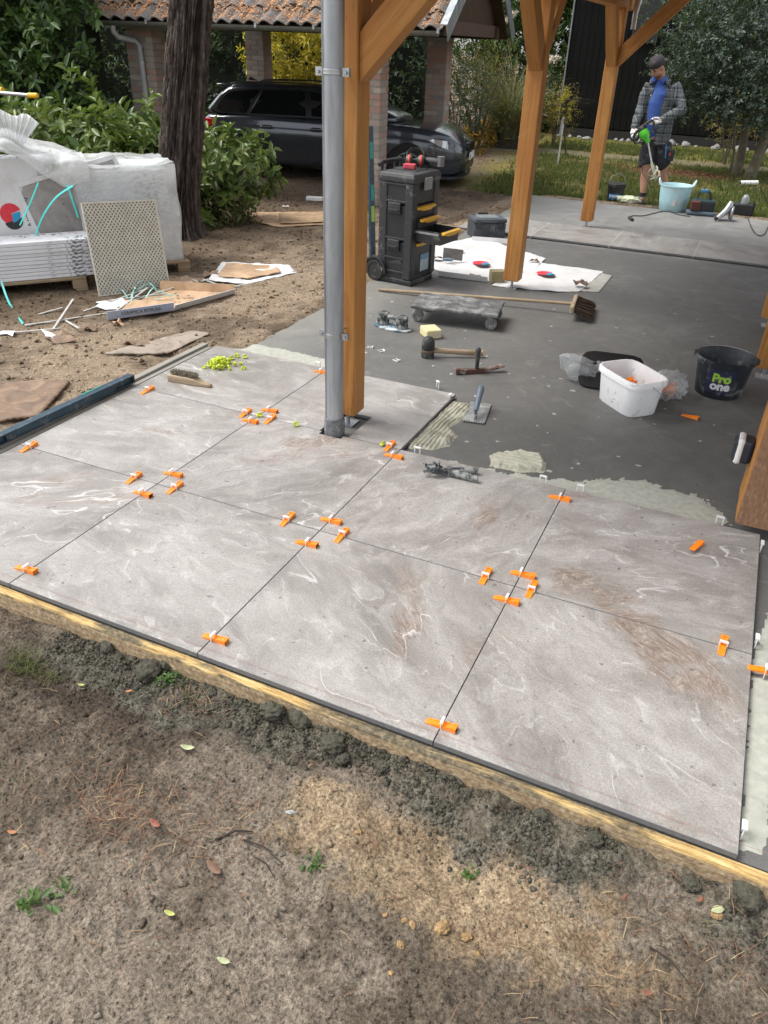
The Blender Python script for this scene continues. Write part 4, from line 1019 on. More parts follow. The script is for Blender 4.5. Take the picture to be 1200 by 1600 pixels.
def hedge_pts(n, a, b, thick, h, z0=-.1, lump=.18):
    """points over the front face and top of a hedge running from a to b (xy)"""
    a = np.array(a); b = np.array(b); t = rng.random(n); L = np.linalg.norm(b-a); e = (b-a)/L; nn = np.array([e[1], -e[0]])
    topf = rng.random(n) < .22
    z = np.where(topf, h, z0+(h-z0)*rng.random(n)); off = np.where(topf, rng.random(n)*thick, 0.0)
    q = lump*fbm(t*L*1.3, z*1.3+a[0], 4)*1.8-rng.random(n)**2*.28
    P = np.zeros((n, 3)); P[:, :2] = a+e*(t*L)[:, None]-nn*(off)[:, None]+nn*np.where(topf, 0, q)[:, None]; P[:, 2] = z+np.where(topf, q, 0)
    N = np.zeros((n, 3)); N[:, :2] = nn*np.where(topf, .3, 1.0)[:, None]; N[:, 2] = np.where(topf, 1.0, .35)
    return P, unit(N)
def sprays(P, N, k, L, leaf, wr, mat, name, parent, up=.25, jit=.7, droop=.2, twigs=True):
    """leafy shoots: k leaves set alternately along a short twig at each point"""
    n = len(P)
    T = unit(N+jit*rng.normal(size=(n, 3))+np.array([0, 0, up]))
    Ls = L*rng.uniform(.6, 1.3, n)
    j = (np.arange(k)+.5)/k
    base = P[:, None, :]+T[:, None, :]*(Ls[:, None]*j[None, :])[..., None]
    A = unit(np.cross(T, rng.normal(size=(n, 3)))); B = np.cross(T, A)
    ang = (np.arange(k)*2.4)[None, :]+rng.uniform(0, 6, n)[:, None]
    rad = A[:, None, :]*np.cos(ang)[..., None]+B[:, None, :]*np.sin(ang)[..., None]
    D = unit(T[:, None, :]*.75+rad*.9+.15*rng.normal(size=(n, k, 3)))
    Nn = unit(T[:, None, :]*.8-rad*.5+np.array([0, 0, .7]))
    ll = leaf*rng.uniform(.65, 1.25, (n, k))
    return leaves_mesh(name, base.reshape(-1, 3), D.reshape(-1, 3), Nn.reshape(-1, 3), ll.ravel(), (ll*wr).ravel(), mat, parent, droop=droop)
def stems(name, base, tips, r, mat, parent):
    mb = MB(); base = Vector(base)
    for t in tips:
        t = Vector(t); m = base.lerp(t, .5)+Vector((random.uniform(-.06, .06), random.uniform(-.06, .06), .05))
        mb.tube([base+Vector((random.uniform(-.04, .04), random.uniform(-.04, .04), 0)), m, t], [r, r*.7, r*.25], 6)
    o = obj(name, mb, mat, parent, 60); return o

# --- tall laurel hedge left of the carport
h1 = thing('laurel_hedge', 'tall dark green laurel hedge left of the carport', 'hedge')
Pa, Na = hedge_pts(1700, (-10.5, 6.6), (-5.95, 7.25), 1.3, 3.2, -.1, .3)
sprays(Pa, Na, 9, .26, .135, .42, M['laurel'], 'crown', h1)
stems('trunk', (-7.6, 8.2, -.15), [(-9.5, 8.0, 2.8), (-8.2, 7.8, 3.0), (-7.2, 8.0, 3.0), (-6.6, 7.7, 2.6)], .06, M['twig'], h1)
obj('shade_core', MB().box2((-10.4, 7.5, -.1), (-6.6, 8.2, 2.9)), plain('hedge_shade_core', (.010, .016, .007), 1), h1)  # solid near-black box standing in for the shade inside the hedge
# --- heap of cut laurel behind the wrapped pallets
hp = thing('laurel_cuttings', 'heap of cut pale green laurel branches behind the wrapped pallets', 'branches')
c0 = PYl(150, 205, 6.3)
Pa, Na = blob(330, (c0.x-.25, 6.5, .40), (1.25, .75, .66), .35, .6, -.05)
Pb, Nb = blob(90, (c0.x+.62, 6.3, .48), (.50, .5, .38), .35, .7)
sprays(np.concatenate([Pa, Pb]), np.concatenate([Na, Nb]), 11, .34, .15, .40, M['laurel_cut'], 'crown', hp, up=.05, jit=.9, droop=.3)
stems('branches', (c0.x, 6.6, .0), [(c0.x+random.uniform(-1.1, 1.1), 6.2+random.uniform(-.4, .5), random.uniform(.4, 1.0)) for _ in range(14)], .018, M['twig'], hp)
# --- laurel by the pine trunk
lb_ = thing('laurel_bush', 'leafy laurel branch propped beside the pine trunk in front of the car', 'bush')
Pa, Na = blob(62, (-3.50, 6.75, .50), (.52, .36, .26), .3, .7); Pb, Nb = blob(55, (-3.85, 6.6, .22), (.36, .33, .36), .3, .7)
sprays(np.concatenate([Pa, Pb]), np.concatenate([Na, Nb]), 10, .28, .14, .40, M['laurel_cut'], 'crown', lb_, up=.05, droop=.35)
Pc, Nc = blob(60, (-3.62, 6.55, .02), (.42, .38, .16), .3, .8)
sprays(Pc, Nc, 8, .22, .09, .3, m_leaf('withered_leaf', [(.10, .085, .04), (.16, .14, .06), (.08, .10, .03)], .8), 'withered_foliage', lb_, up=-.3, droop=.4)
stems('branches', (-3.75, 6.7, -.12), [(-3.2, 6.7, .62), (-3.5, 6.6, .58), (-3.9, 6.5, .45), (-4.0, 6.8, .5), (-3.1, 6.8, .5)], .02, M['twig'], lb_)
# --- hedge behind the carport, yellow shrub
h2 = thing('evergreen_hedge', 'dark evergreen hedge seen through the carport behind the car', 'hedge')
Pa, Na = hedge_pts(3000, (-16, 13.9), (-4.3, 15.0), 1.6, 3.4, -.1, .25)
sprays(Pa, Na, 8, .22, .095, .42, M['dark_leaf'], 'crown', h2)
obj('shade_core', MB().box((0, 0, 1.5), (11.4, .8, 3.2), Matrix.Rotation(math.atan2(1.1, 11.7), 3, 'Z')), plain('hedge_shade', (.008, .012, .006), 1), h2).location = (-10.3, 15.2, 0)  # dark filler box paints the hedge's inner shade behind the leaves
ysb = thing('yellow_shrub', 'bright yellow autumn shrub behind the parked car', 'shrub')
cY = PYl(470, 85, 13.2)
Pa, Na = blob(620, (cY.x, 13.3, 1.55), (1.05, .5, .85), .25, .5)
sprays(Pa, Na, 8, .2, .095, .38, M['yellow_leaf'], 'crown', ysb, up=-.1, droop=.4)
stems('trunk', (cY.x, 13.4, -.15), [(cY.x+random.uniform(-.8, .8), 13.3, random.uniform(1.2, 2.2)) for _ in range(8)], .025, M['twig'], ysb)
# --- pampas grass
pg = thing('pampas_grass', 'large arching pampas grass clump right of the carport', 'pampas grass')
def blades(name, base, n, L, spread, mat, parent, w=.011, seg=4):
    Vv, Ff = [], []
    for i in range(n):
        a = random.uniform(0, 2*PI); le = L*random.uniform(.55, 1.15); sp = spread*random.uniform(.25, 1.0)
        b = Vector(base)+Vector((math.cos(a)*.22*random.random(), math.sin(a)*.22*random.random(), 0)); d = Vector((math.cos(a), math.sin(a), 0)); sd = Vector((-math.sin(a), math.cos(a), 0))
        k0 = len(Vv)
        for k in range(seg+1):
            t = k/seg; p = b+d*(sp*t**1.6*le)+Vector((0, 0, le*(t-.55*t*t*min(1.2, sp+.3))*1.05)); ww = w*(1-t*.85)
            Vv += [p-sd*ww, p+sd*ww]
        for k in range(seg): Ff.append((k0+2*k, k0+2*k+1, k0+2*k+3, k0+2*k+2))
    return np_mesh(name, [tuple(v) for v in Vv], Ff, mat, parent, 180)
cP = PYl(790, 215, 17.0)
blades('blades', (cP.x, 17.1, -.1), 900, 2.2, .85, M['reed'], pg)
s = NT('plume'); n = s.noise(s.pos(), 60, 4); M['plume'] = s.done(s.mix(n, (.55, .48, .36), (.80, .75, .64)), .95)
for (px, py, Y, tx) in ((803, 28, 17.6, .28), (870, 88, 17.2, .35)):
    q = PYl(px, py, Y); base = Vector((cP.x, 17.1, 0)); top = q+Vector((.10 if px < 850 else .12, 0, .12 if px < 850 else -.02))
    obj('plume_stem', MB().tube([base, base.lerp(q, .5)+Vector((0, 0, .3)), q-Vector((.2, 0, .12))], [.008, .006, .004], 5), M['reed'], pg)
    Vv, Ff = [], []
    p0 = q-Vector((.26, 0, .16)); p1 = top
    for i in range(420):
        t = random.random(); c_ = p0.lerp(p1, t)+Vector((0, 0, .06*math.sin(PI*t))); r0 = .065*math.sin(PI*min(1, t*.9+.08))
        d = Vector((random.gauss(0, 1), random.gauss(0, 1), random.gauss(0, .8)-.3)).normalized(); e = c_+d*r0*1.6
        w_ = Vector((0, 0, 1)).cross(d).normalized()*.006; k = len(Vv)
        Vv += [c_-w_, c_+w_, e+w_*.3, e-w_*.3]; Ff.append((k, k+1, k+2, k+3))
    np_mesh('plume', [tuple(v) for v in Vv], Ff, M['plume'], pg)
os_ = thing('olive_shrub', 'loose golden brown shrub in front of the pampas grass', 'shrub')
cO = PYl(745, 150, 16.0)
Pa, Na = blob(520, (cO.x, 16.2, 1.05), (.85, .6, .85), .35, .8)
sprays(Pa, Na, 7, .24, .05, .35, M['olive_leaf'], 'crown', os_, up=.4)
stems('trunk', (cO.x, 16.2, -.15), [(cO.x+random.uniform(-.7, .7), 16.2+random.uniform(-.3, .3), random.uniform(1, 1.9)) for _ in range(12)], .02, M['twig'], os_)
sg = thing('grey_shrub', 'low dark green shrub behind the front of the car', 'shrub')
cS = PYl(715, 185, 15.2); Pa, Na = blob(330, (cS.x, 15.2, .75), (.55, .5, .85), .3, .5)
sprays(Pa, Na, 7, .18, .055, .4, M['grey_leaf'], 'crown', sg)
stems('trunk', (cS.x, 15.2, -.15), [(cS.x+random.uniform(-.4, .4), 15.2, 1.2) for _ in range(6)], .02, M['twig'], sg)
# --- trees behind the pampas and beside the barn
def tree(name, label, c, rad, n, leaf, mat, trunk_base, k=8, L=.3, r=.12, wr=.42, grp=None, inner=.5):
    t = thing(name, label, 'tree', (0, 0, 0), 0, grp)
    Pa, Na = blob(n, c, rad, .32, inner); sprays(Pa, Na, k, L, leaf, wr, mat, 'crown', t)
    tb = Vector(trunk_base); tc = Vector(c); mb = MB()
    mb.tube([tb, tb.lerp(tc, .4), tb.lerp(tc, .8)], [r, r*.8, r*.5], 10)
    for i in range(9):
        d = Vector((random.gauss(0, 1), random.gauss(0, 1), random.gauss(.4, .6))).normalized(); e = tc+Vector((d.x*rad[0], d.y*rad[1], d.z*rad[2]))*.8
        st = tb.lerp(tc, random.uniform(.45, .85)); mb.tube([st, st.lerp(e, .5)+Vector((0, 0, .1)), e], [r*.4, r*.25, r*.08], 6)
    obj('trunk', mb, M['twig'], t, 60); return t
tree('evergreen_tree', 'dark green tree filling the gap between carport and barn', (-3.9, 21.9, 1.8), (1.9, 1.0, 2.6), 2600, .13, M['laurel'], (-4.0, 22, -.15))
tree('leafy_tree', 'bright green leafy tree rising behind the pampas plumes', (-4.6, 23.5, 4.2), (2.4, 1.6, 2.2), 1300, .13, M['bright_leaf'], (-4.6, 24, -.15))
tree('leafy_tree', 'mid green tree behind the carport gable', (-7.6, 20.5, 2.6), (2.6, 1.6, 2.9), 1500, .12, M['laurel'], (-7.6, 21, -.15))
# --- dark tree on the right with several trunks
rt = thing('holly_tree', 'multi trunked dark evergreen tree at the right edge by the barn', 'tree')
Ps, Ns = [], []
for (px, py, Y, rx, ry, rz_, n) in ((1120, 70, 15.4, 1.0, .9, 1.0, 640), (1190, 60, 15.0, 1.0, .9, 1.25, 520), (1080, 120, 15.3, .62, .6, .62, 260), (1140, 150, 15.0, .55, .5, .35, 220), (1195, 170, 14.6, .35, .35, .30, 110), (1110, 5, 15.6, 1.2, .9, .6, 300), (1230, 120, 15.0, .7, .7, .7, 200)):
    q = PYl(px, py, Y); a, b = blob(n, (q.x, Y, q.z), (rx, ry, rz_), .3, .7); Ps.append(a); Ns.append(b)
sprays(np.concatenate(Ps), np.concatenate(Ns), 9, .22, .062, .5, M['grey_leaf'], 'crown', rt)
for (b0, t0, r) in (((1150, 276), (1178, 110), .085), ((1170, 280), (1225, 120), .10), ((1140, 272), (1152, 170), .03)):
    p0 = G(b0[0], b0[1], -.13); p1 = PYl(t0[0], t0[1], p0.y+.1)
    s_ = []
    for k in range(7):
        t = k/6; s_.append(p0.lerp(p1, t)+Vector((.03*math.sin(t*5), .02*math.cos(t*4), 0)))
    obj('trunk', MB().tube(s_, [r*(1.25 if k == 0 else 1-.06*k) for k in range(7)], 12), plain('smooth_bark', (.13, .11, .075), .9, 0, .3, (.20, .19, .13), 9, .4), rt, 60)
yb = thing('young_shrub', 'thin olive green shrub between the barn and the right tree trunks', 'shrub')
q = PYl(1150, 185, 17.2); Pa, Na = blob(150, (q.x, 17.2, .75), (.55, .4, .5), .3, .9); sprays(Pa, Na, 6, .18, .06, .45, M['olive_leaf'], 'crown', yb)
stems('trunk', (q.x, 17.2, -.15), [(q.x+random.uniform(-.4, .4), 17.2, random.uniform(.6, 1.2)) for _ in range(7)], .012, M['twig'], yb)
# --- flower bed with yellow and orange autumn leaves, low plants by the barn corner
fbd = thing('autumn_groundcover', 'yellow and orange autumn plants in the bed beyond the car', 'plants')
Ps, Ns = [], []
for (px, py, rx, n) in ((745, 222, .45, 90), (770, 212, .55, 110), (800, 200, .7, 110), (835, 197, .6, 70), (730, 238, .25, 40), (780, 225, .3, 30)):
    q = G(px, py, -.05); a, b = blob(n, (q.x, q.y, .05), (rx, .5, .22), .3, .8, -.1); Ps.append(a); Ns.append(b)
sprays(np.concatenate(Ps), np.concatenate(Ns), 6, .16, .10, .5, M['autumn_leaf'], 'foliage', fbd, droop=.4)
gp = thing('rough_shrub', 'scruffy green and brown shrub at the barn corner behind the posts', 'shrub')
q = G(862, 228, -.1); Pa, Na = blob(170, (q.x, q.y, .45), (.42, .4, .62), .35, .9, -.1); sprays(Pa, Na, 7, .24, .06, .3, M['olive_leaf'], 'crown', gp, up=.8)
stems('trunk', (q.x, q.y, -.15), [(q.x+random.uniform(-.3, .3), q.y, random.uniform(.5, 1)) for _ in range(8)], .012, M['twig'], gp)
Pa, Na = blob(60, (q.x+.1, q.y-.1, .75), (.35, .3, .25), .3, .9); sprays(Pa, Na, 6, .2, .06, .35, M['yellow_leaf'], 'yellow_foliage', gp)
# sleepers of the garden steps
for k, (x0, y0, x1) in enumerate(((772, 224, 812), (776, 209, 813))):
    a, b = G(x0, y0, -.02), G(x1, y0+2, -.02)
    tag(obj('railway_sleeper', MB().box2((a.x, a.y, -.14+k*.12), (b.x+.3, a.y+.30, .06+k*.14)), m_greywood('sleeper_wood', (.035, .03, .024), (.075, .062, .048), 'x'), None, None, .012),
        ('dark wooden sleeper forming the lower garden step' if k == 0 else 'dark wooden sleeper forming the upper garden step'), 'sleeper')
# --- boulders along the barn
s = NT('pale_boulder'); n = s.noise(s.coord(), 4, 6, .65); M['boulder'] = s.done(s.ramp(n, [(.3, (.17, .165, .15)), (.6, (.36, .35, .33)), (.75, (.55, .54, .52))]), .9, 0, s.bump(n, .5, .05))
bms = []
for k in range(3):
    bm = bmesh.new(); bmesh.ops.create_icosphere(bm, subdivisions=2, radius=1)
    for v in bm.verts: v.co *= 1+.22*math.sin(v.co.x*3.1+k*2)+.16*math.sin(v.co.y*4.3+k)+.08*math.sin(v.co.z*7)
    me = bpy.data.meshes.new('boulder'); bm.to_mesh(me); bm.free(); me.materials.append(M['boulder']); shade(me, 180); bms.append(me)
for i in range(34):
    x = -2.7+i*.23+random.uniform(-.09, .09); y = 20.15+random.uniform(-.18, .12)
    o = mesh_obj('boulder', random.choice(bms)); rr = random.choice((.035, .04, .05, .06, .07, .10))
    o.location = (x, y, gz(x, y)+rr*.4); o.scale = (rr*1.3, rr, rr*.8); o.rotation_euler = (0, 0, random.uniform(0, 6))
    tag(o, 'small pale stone in the row along the foot of the black barn', 'stone', 'stones along the barn')
# --- pine trunk
pine = thing('pine_tree', 'rough barked pine trunk between the pallets and the car', 'tree')
ns_, nr = 420, 180; TH = 6.5
zz_ = np.linspace(-.25, TH, ns_); aa = np.linspace(0, 2*PI, nr, endpoint=False)
A_, Z_ = np.meshgrid(aa, zz_)
rad_ = .246-.010*Z_+.16*np.exp(-(Z_+.12)/.16)*(1+.3*np.cos(5*A_+1))
u_ = A_/(2*PI)*1.4
def per(fx, fy, sc, oz, seed):
    return fbm(np.cos(A_)*sc+seed, np.sin(A_)*sc+Z_*oz, 4, .55)
rid = np.abs(per(0, 0, 3.6, .55, 3.0)); rid2 = np.abs(fbm(np.cos(A_)*6.5+9, np.sin(A_)*6.5+Z_*1.1+3, 3))
crack = np.clip(1-rid*4.2, 0, 1)**1.5; crack2 = np.clip(1-rid2*4.5, 0, 1)
cross_ = np.clip(1-np.abs(fbm(np.cos(A_)*4+20, np.sin(A_)*4+Z_*7, 3))*6, 0, 1)
plate = .016*fbm(np.cos(A_)*9, np.sin(A_)*9+Z_*5, 3)
rad_ = rad_-.046*crack-.020*crack2-.014*cross_*(1-crack)+plate+.006*fbm(np.cos(A_)*22, np.sin(A_)*22+Z_*18, 3)
lean = np.stack([.172*(Z_-.35), .075*(Z_-.35)], -1)
tcx, tcy = -3.585, 5.77
V_ = np.stack([tcx+lean[..., 0]+rad_*np.cos(A_), tcy+lean[..., 1]+rad_*np.sin(A_), Z_], -1).reshape(-1, 3)
I_ = np.arange(ns_*nr).reshape(ns_, nr); F_ = np.stack([I_[:-1], np.roll(I_, -1, 1)[:-1], np.roll(I_, -1, 1)[1:], I_[1:]], -1).reshape(-1, 4)
s = NT('pine_bark'); p = s.pos(); n = s.noise(s.mapv(p, (1, 1, .28)), 22, 6, .66, .5); n2 = s.noise(p, 80, 5, .65); cr = s.attr('crack')
c = s.ramp(n, [(.28, (.040, .031, .026)), (.48, (.088, .071, .062)), (.62, (.165, .14, .125)), (.76, (.27, .235, .212))])
c = s.mix(s.math('MULTIPLY', s.rng(n2, .4, .65), .45), c, (.09, .058, .042))
c = s.mix(s.math('MULTIPLY', cr, .9), c, (.020, .014, .011))
M['bark'] = s.done(c, .92, 0, s.bump(s.math('ADD', n, s.math('MULTIPLY', n2, .6)), .9, .02), spec=.2)
np_mesh('trunk', V_, F_, M['bark'], pine, 180, {'crack': np.clip(crack+.6*crack2, 0, 1).ravel()})
Pa, Na = blob(420, (tcx+1.1, tcy+.5, 8.6), (1.9, 1.9, 1.8), .35, .8)
sprays(Pa, Na, 14, .32, .10, .07, M['dark_leaf'], 'crown', pine)
obj('branches', MB().tube([(tcx+1.05, tcy+.46, 6.3), (tcx+1.15, tcy+.5, 8), (tcx+1.2, tcy+.5, 9.8)], [.16, .1, .03], 8), M['bark'], pine, 60)
# --- lawn
def blades_np(name, X, Y, h, w, mat, lean=.5, label=None, cat='grass'):
    n = len(X); a = rng.uniform(0, 2*PI, n); Z = ground_z(X, Y)-.004; hh = h*rng.uniform(.5, 1.3, n); d = np.stack([np.cos(a), np.sin(a)], -1); b = rng.uniform(0, 2*PI, n); sd = np.stack([np.cos(b), np.sin(b)], -1)*w
    P = np.stack([X, Y], -1); z3 = lambda q, z: np.concatenate([q, z[:, None]], 1)
    ln = (lean*rng.random(n)*hh)[:, None]
    V = np.stack([z3(P-sd, Z), z3(P+sd, Z), z3(P+d*ln*.35+sd*.7, Z+hh*.55), z3(P+d*ln, Z+hh)], 1).reshape(-1, 3)
    k = np.arange(n)[:, None]*4; F = np.concatenate([k+np.array([[0, 1, 2]]), k+np.array([[0, 2, 3]])], 0)
    o = np_mesh(name, V, F, mat); return tag(o, label, cat, kind='stuff')
nG = 60000
X = rng.uniform(-3.2, 4.4, nG); Y = 10.6+rng.random(nG)**1.2*8.9
k = (fbm(X*.8, Y*.8, 3)+.4*fbm(X*4, Y*4, 3)+.25*rng.normal(size=nG) > -.22) & (np.abs(Y-16.9) > .5) & (X > -1.9-(Y-10.6)*.10+.5*rng.random(nG)) & (np.exp(-(((X-.9)/1.6)**2+((Y-15.0)/.8)**2)) < .45+.3*rng.random(nG)) & (Y > 10.75+.25*fbm(X*2, X*0, 2))
blades_np('lawn_grass', X[k], Y[k], .075, .009, M['grass'], .8, 'patchy green lawn beyond the slab', 'grass')
nL = 4500
X = rng.normal(.9, 1.5, nL); Y = rng.normal(15.0, .9, nL); Xd = rng.uniform(-6.5, -.5, 1200); Yd = rng.uniform(7.5, 16, 1200)
X = np.concatenate([X, Xd]); Y = np.concatenate([Y, Yd]); Z = ground_z(X, Y)+.012
P = np.stack([X, Y, Z], -1); D = rng.normal(size=P.shape); D[:, 2] *= .15; Nn = np.tile([0, 0, 1.0], (len(P), 1))+.35*rng.normal(size=P.shape); L_ = rng.uniform(.02, .055, len(P))
o = leaves_mesh('leaf_litter', P, D, unit(Nn), L_, L_*.6, m_leaf('brown_leaf', [(.12, .05, .025), (.19, .085, .04), (.24, .13, .06), (.10, .07, .045)], .8, .1)); tag(o, 'brown fallen leaves strewn over the lawn and the drive', 'leaves', kind='stuff')
# ================================================================ LEVELLING WEDGES AND CLIPS
M['orange'] = plain('orange_plastic', (.86, .225, .008), .42, 0, .10, (.45, .40, .34), 60, var=.06)
M['clip'] = plain('milky_plastic', (.70, .69, .68), .35, var=.04)
M['lime'] = plain('lime_plastic', (.52, .60, .05), .45, 0, .12, (.4, .42, .2), 80, var=.15)
def wedge_mb():
    L, W, h0, h1 = .104, .0245, .0035, .0185; mb = MB()
    def prof(x0, x1, dz): return [Vector((x0, 0, 0))]
    def slab_(y0, y1, drop):
        pts = [(-L/2, 0), (L/2, 0), (L/2, h1-drop), (L/2-.012, h1-drop), (-L/2, h0-min(drop, .001))]
        vs = [Vector((x, y0, z)) for x, z in pts]+[Vector((x, y1, z)) for x, z in pts]; n = 5
        mb.add(vs, [tuple(range(n-1, -1, -1)), tuple(range(n, 2*n))]+[(i, (i+1) % n, n+(i+1) % n, n+i) for i in range(n)])
    slab_(-W/2, -W/2+.005, 0); slab_(W/2-.005, W/2, 0); slab_(-W/2+.005, W/2-.005, .0035)
    mb.box((L/2-.004, 0, h1*.5), (.008, W*1.16, h1*1.02))
    return mb
def clip_mb():
    mb = MB(); w, t = .031, .0026
    # frame standing in the joint: two uprights and a crossbar over the wedge
    mb.box2((-t/2, -w/2, -.018), (t/2, -w/2+.005, .023)); mb.box2((-t/2, w/2-.005, -.018), (t/2, w/2, .023))
    mb.box2((-.0045, -w/2, .023), (.0045, w/2, .0285)); return mb
_wm = obj('wedge', wedge_mb(), M['orange']); WEDGE_ME = _wm.data; bpy.data.objects.remove(_wm)
_wm = obj('clip', clip_mb(), M['clip']); CLIP_ME = _wm.data; bpy.data.objects.remove(_wm)
def lev_wedge(px, py, kind, label, clip=True, z=0.0, rot=None, flip=False):
    q = G(px, py, z+.01); t = thing('levelling_wedge', label, 'wedge', (q.x, q.y, z+.0005), 0, 'levelling wedges on the tiles')
    a = (0 if kind == 'A' else PI/2)+random.uniform(-.05, .05)
    if rot is not None: a = rot
    t.rotation_euler = (0, 0, a)
    w = mesh_obj('wedge', WEDGE_ME, t); w.location = (random.uniform(-.006, .010), random.uniform(-.002, .002), 0)
    if flip: w.rotation_euler = (PI, 0, 0); w.location = (0, 0, .0185)
    if clip: mesh_obj('clip', CLIP_ME, t)
    return t
def snap(v): return v
WL = [
 (41, 889, 'A', 'orange wedge at the front end of the leftmost joint, near the left picture edge'),
 (333, 996, 'A', 'orange wedge on the front edge at the second joint from the left'),
 (691, 1131, 'A', 'orange wedge nearest the camera, at the front end of the third joint'),
 (45, 698, 'B', 'orange wedge alone on the left tile edge below the spirit level'),
 (209, 746, 'B', 'left wedge of the four around the leftmost tile crossing'),
 (268, 739, 'A', 'back wedge of the four around the leftmost tile crossing'),
 (221, 770, 'A', 'front wedge of the four around the leftmost tile crossing'),
 (272, 762, 'B', 'right wedge of the four around the leftmost tile crossing'),
 (447, 812, 'B', 'left wedge of the four around the middle tile crossing'),
 (517, 812, 'A', 'back wedge of the four around the middle tile crossing'),
 (480, 848, 'A', 'front wedge of the four around the middle tile crossing'),
 (534, 835, 'B', 'right wedge of the four around the middle tile crossing'),
 (758, 901, 'B', 'left wedge of the four around the right-hand tile crossing'),
 (814, 895, 'A', 'back wedge of the four around the right-hand tile crossing'),
 (792, 936, 'A', 'front wedge of the four around the right-hand tile crossing'),
 (830, 922, 'B', 'right wedge of the four around the right-hand tile crossing'),
 (1130, 1008, 'B', 'orange wedge on the cross joint close to the right tile edge'),
 (230, 609, 'B', 'orange wedge on the left end of the joint below the scrubbing brush'),
 (383, 645, 'B', 'left wedge of the four around the crossing left of the downspout'),
 (419, 640, 'A', 'back wedge of the four around the crossing left of the downspout'),
 (391, 657, 'A', 'front wedge of the four around the crossing left of the downspout'),
 (421, 655, 'B', 'right wedge of the four around the crossing left of the downspout'),
 (501, 580, 'A', 'orange wedge half hidden behind the downspout'),
 (608, 697, 'B', 'orange wedge beside a yellow cap right of the downspout foot'),
 (613, 711, 'A', 'orange wedge just in front of the corner with the adhesive bed'),
 (875, 777, 'A', 'orange wedge on the back end of the joint by the adhesive film'),
]
for px, py, k, lab in WL: lev_wedge(px, py, k, lab)
lev_wedge(1196, 1047, 'A', 'orange wedge sticking out past the right edge of the tiles')
lev_wedge(1088, 854, 'B', 'loose orange wedge lying upside down on the back right tile', False, rot=1.25, flip=True)
lev_wedge(1079, 650, 'A', 'loose orange wedge on the dark slab between bucket and tiles', False, -.029, rot=-.25)
# clips standing along the open tile edges
def edge_clip(px, py, lab, rot=PI/2, z=-.004, lay=False, zz=None):
    q = G(px, py, z); t = mesh_obj('levelling_clip', CLIP_ME); t.location = (q.x, q.y, z); t.rotation_euler = (0, 0, rot)
    if lay: t.rotation_euler = (0, PI/2, rot); t.location = (q.x, q.y, -.026)
    t.scale = (1.6, 1.15, 1.0)
    return tag(t, lab, 'clip', 'white levelling clips')
edge_clip(652, 706, 'white clip at the back tile edge beside the grey pliers')
edge_clip(848, 751, 'white clip left of the wedge by the adhesive film')
edge_clip(906, 765, 'white clip right of the wedge by the adhesive film')
edge_clip(1124, 815, 'white clip at the back tile edge next to the brown board')
edge_clip(497, 572, 'white clip at the tile edge behind the downspout')
edge_clip(1189, 855, 'uppermost white clip on the right edge of the tiles', 0)
edge_clip(1181, 1003, 'middle white clip on the right edge of the tiles', 0)
edge_clip(1160, 1298, 'lowest white clip on the right edge of the tiles', 0)
edge_clip(684, 602, 'white clip lying at the corner of the tile behind the downspout', .8)
edge_clip(703, 622, 'small white clip on the tile side facing the trowel', 0, -.008)
for px, py, r, lab in ((577, 543, .3, 'left of three loose white clips on the slab'), (595, 549, .9, 'middle of three loose white clips on the slab'), (619, 563, -.4, 'right of three loose white clips on the slab')):
    edge_clip(px, py, lab, r, -.029, True)
# lime yellow spacer caps: a pile and a few strays
def cap_mb():
    mb = MB(); w, t = .017, .0026
    mb.box((0, 0, 0), (w*1.9, w, t)); mb.box((-w*.80, 0, .007), (t, w, .014)); mb.box((w*.80, 0, .006), (t, w*.8, .012))
    mb.tube([(-w*.8, 0, .014), (-w*.3, 0, .0175), (w*.4, .003, .016), (w*.8, 0, .012)], [.0035, .0045, .0045, .003], 6, flat=1.8); mb.cyl((0, 0, -.009), (0, 0, .004), .0045, n=7); return mb
_c = obj('cap', cap_mb(), M['lime'], None, 40); CAP_ME = _c.data; bpy.data.objects.remove(_c)
def cap(x, y, z, lab, rot):
    o = mesh_obj('spacer_cap', CAP_ME); o.location = (x, y, z); o.rotation_euler = rot; return tag(o, lab, 'cap', 'yellow spacer caps')
pc = G(347, 572, 0)
for i in range(52):
    r = abs(random.gauss(0, .055)); a = random.uniform(0, 6.28); z = max(.006, .052*(1-r/.085)*random.random()+.008)
    cap(pc.x+r*math.cos(a)*1.15, pc.y+r*math.sin(a), z, 'lime yellow spacer cap in the little heap behind the scrubbing brush', (random.uniform(-1.3, 1.3), random.uniform(-1.3, 1.3), random.uniform(0, 6)))
for px, py, lab in ((362, 561, 'lime yellow cap just right of the heap'), (371, 557, 'lime yellow cap second from the heap'), (383, 559, 'lime yellow cap farthest from the heap'), (405, 650, 'lime yellow cap on the crossing left of the downspout'), (463, 665, 'lime yellow cap lying alone on the joint left of the downspout'), (597, 695, 'lime yellow cap beside the wedge right of the downspout')):
    q = G(px, py, .005); cap(q.x, q.y, .006, lab, (random.uniform(-.3, .3), random.uniform(-.3, .3), random.uniform(0, 6)))

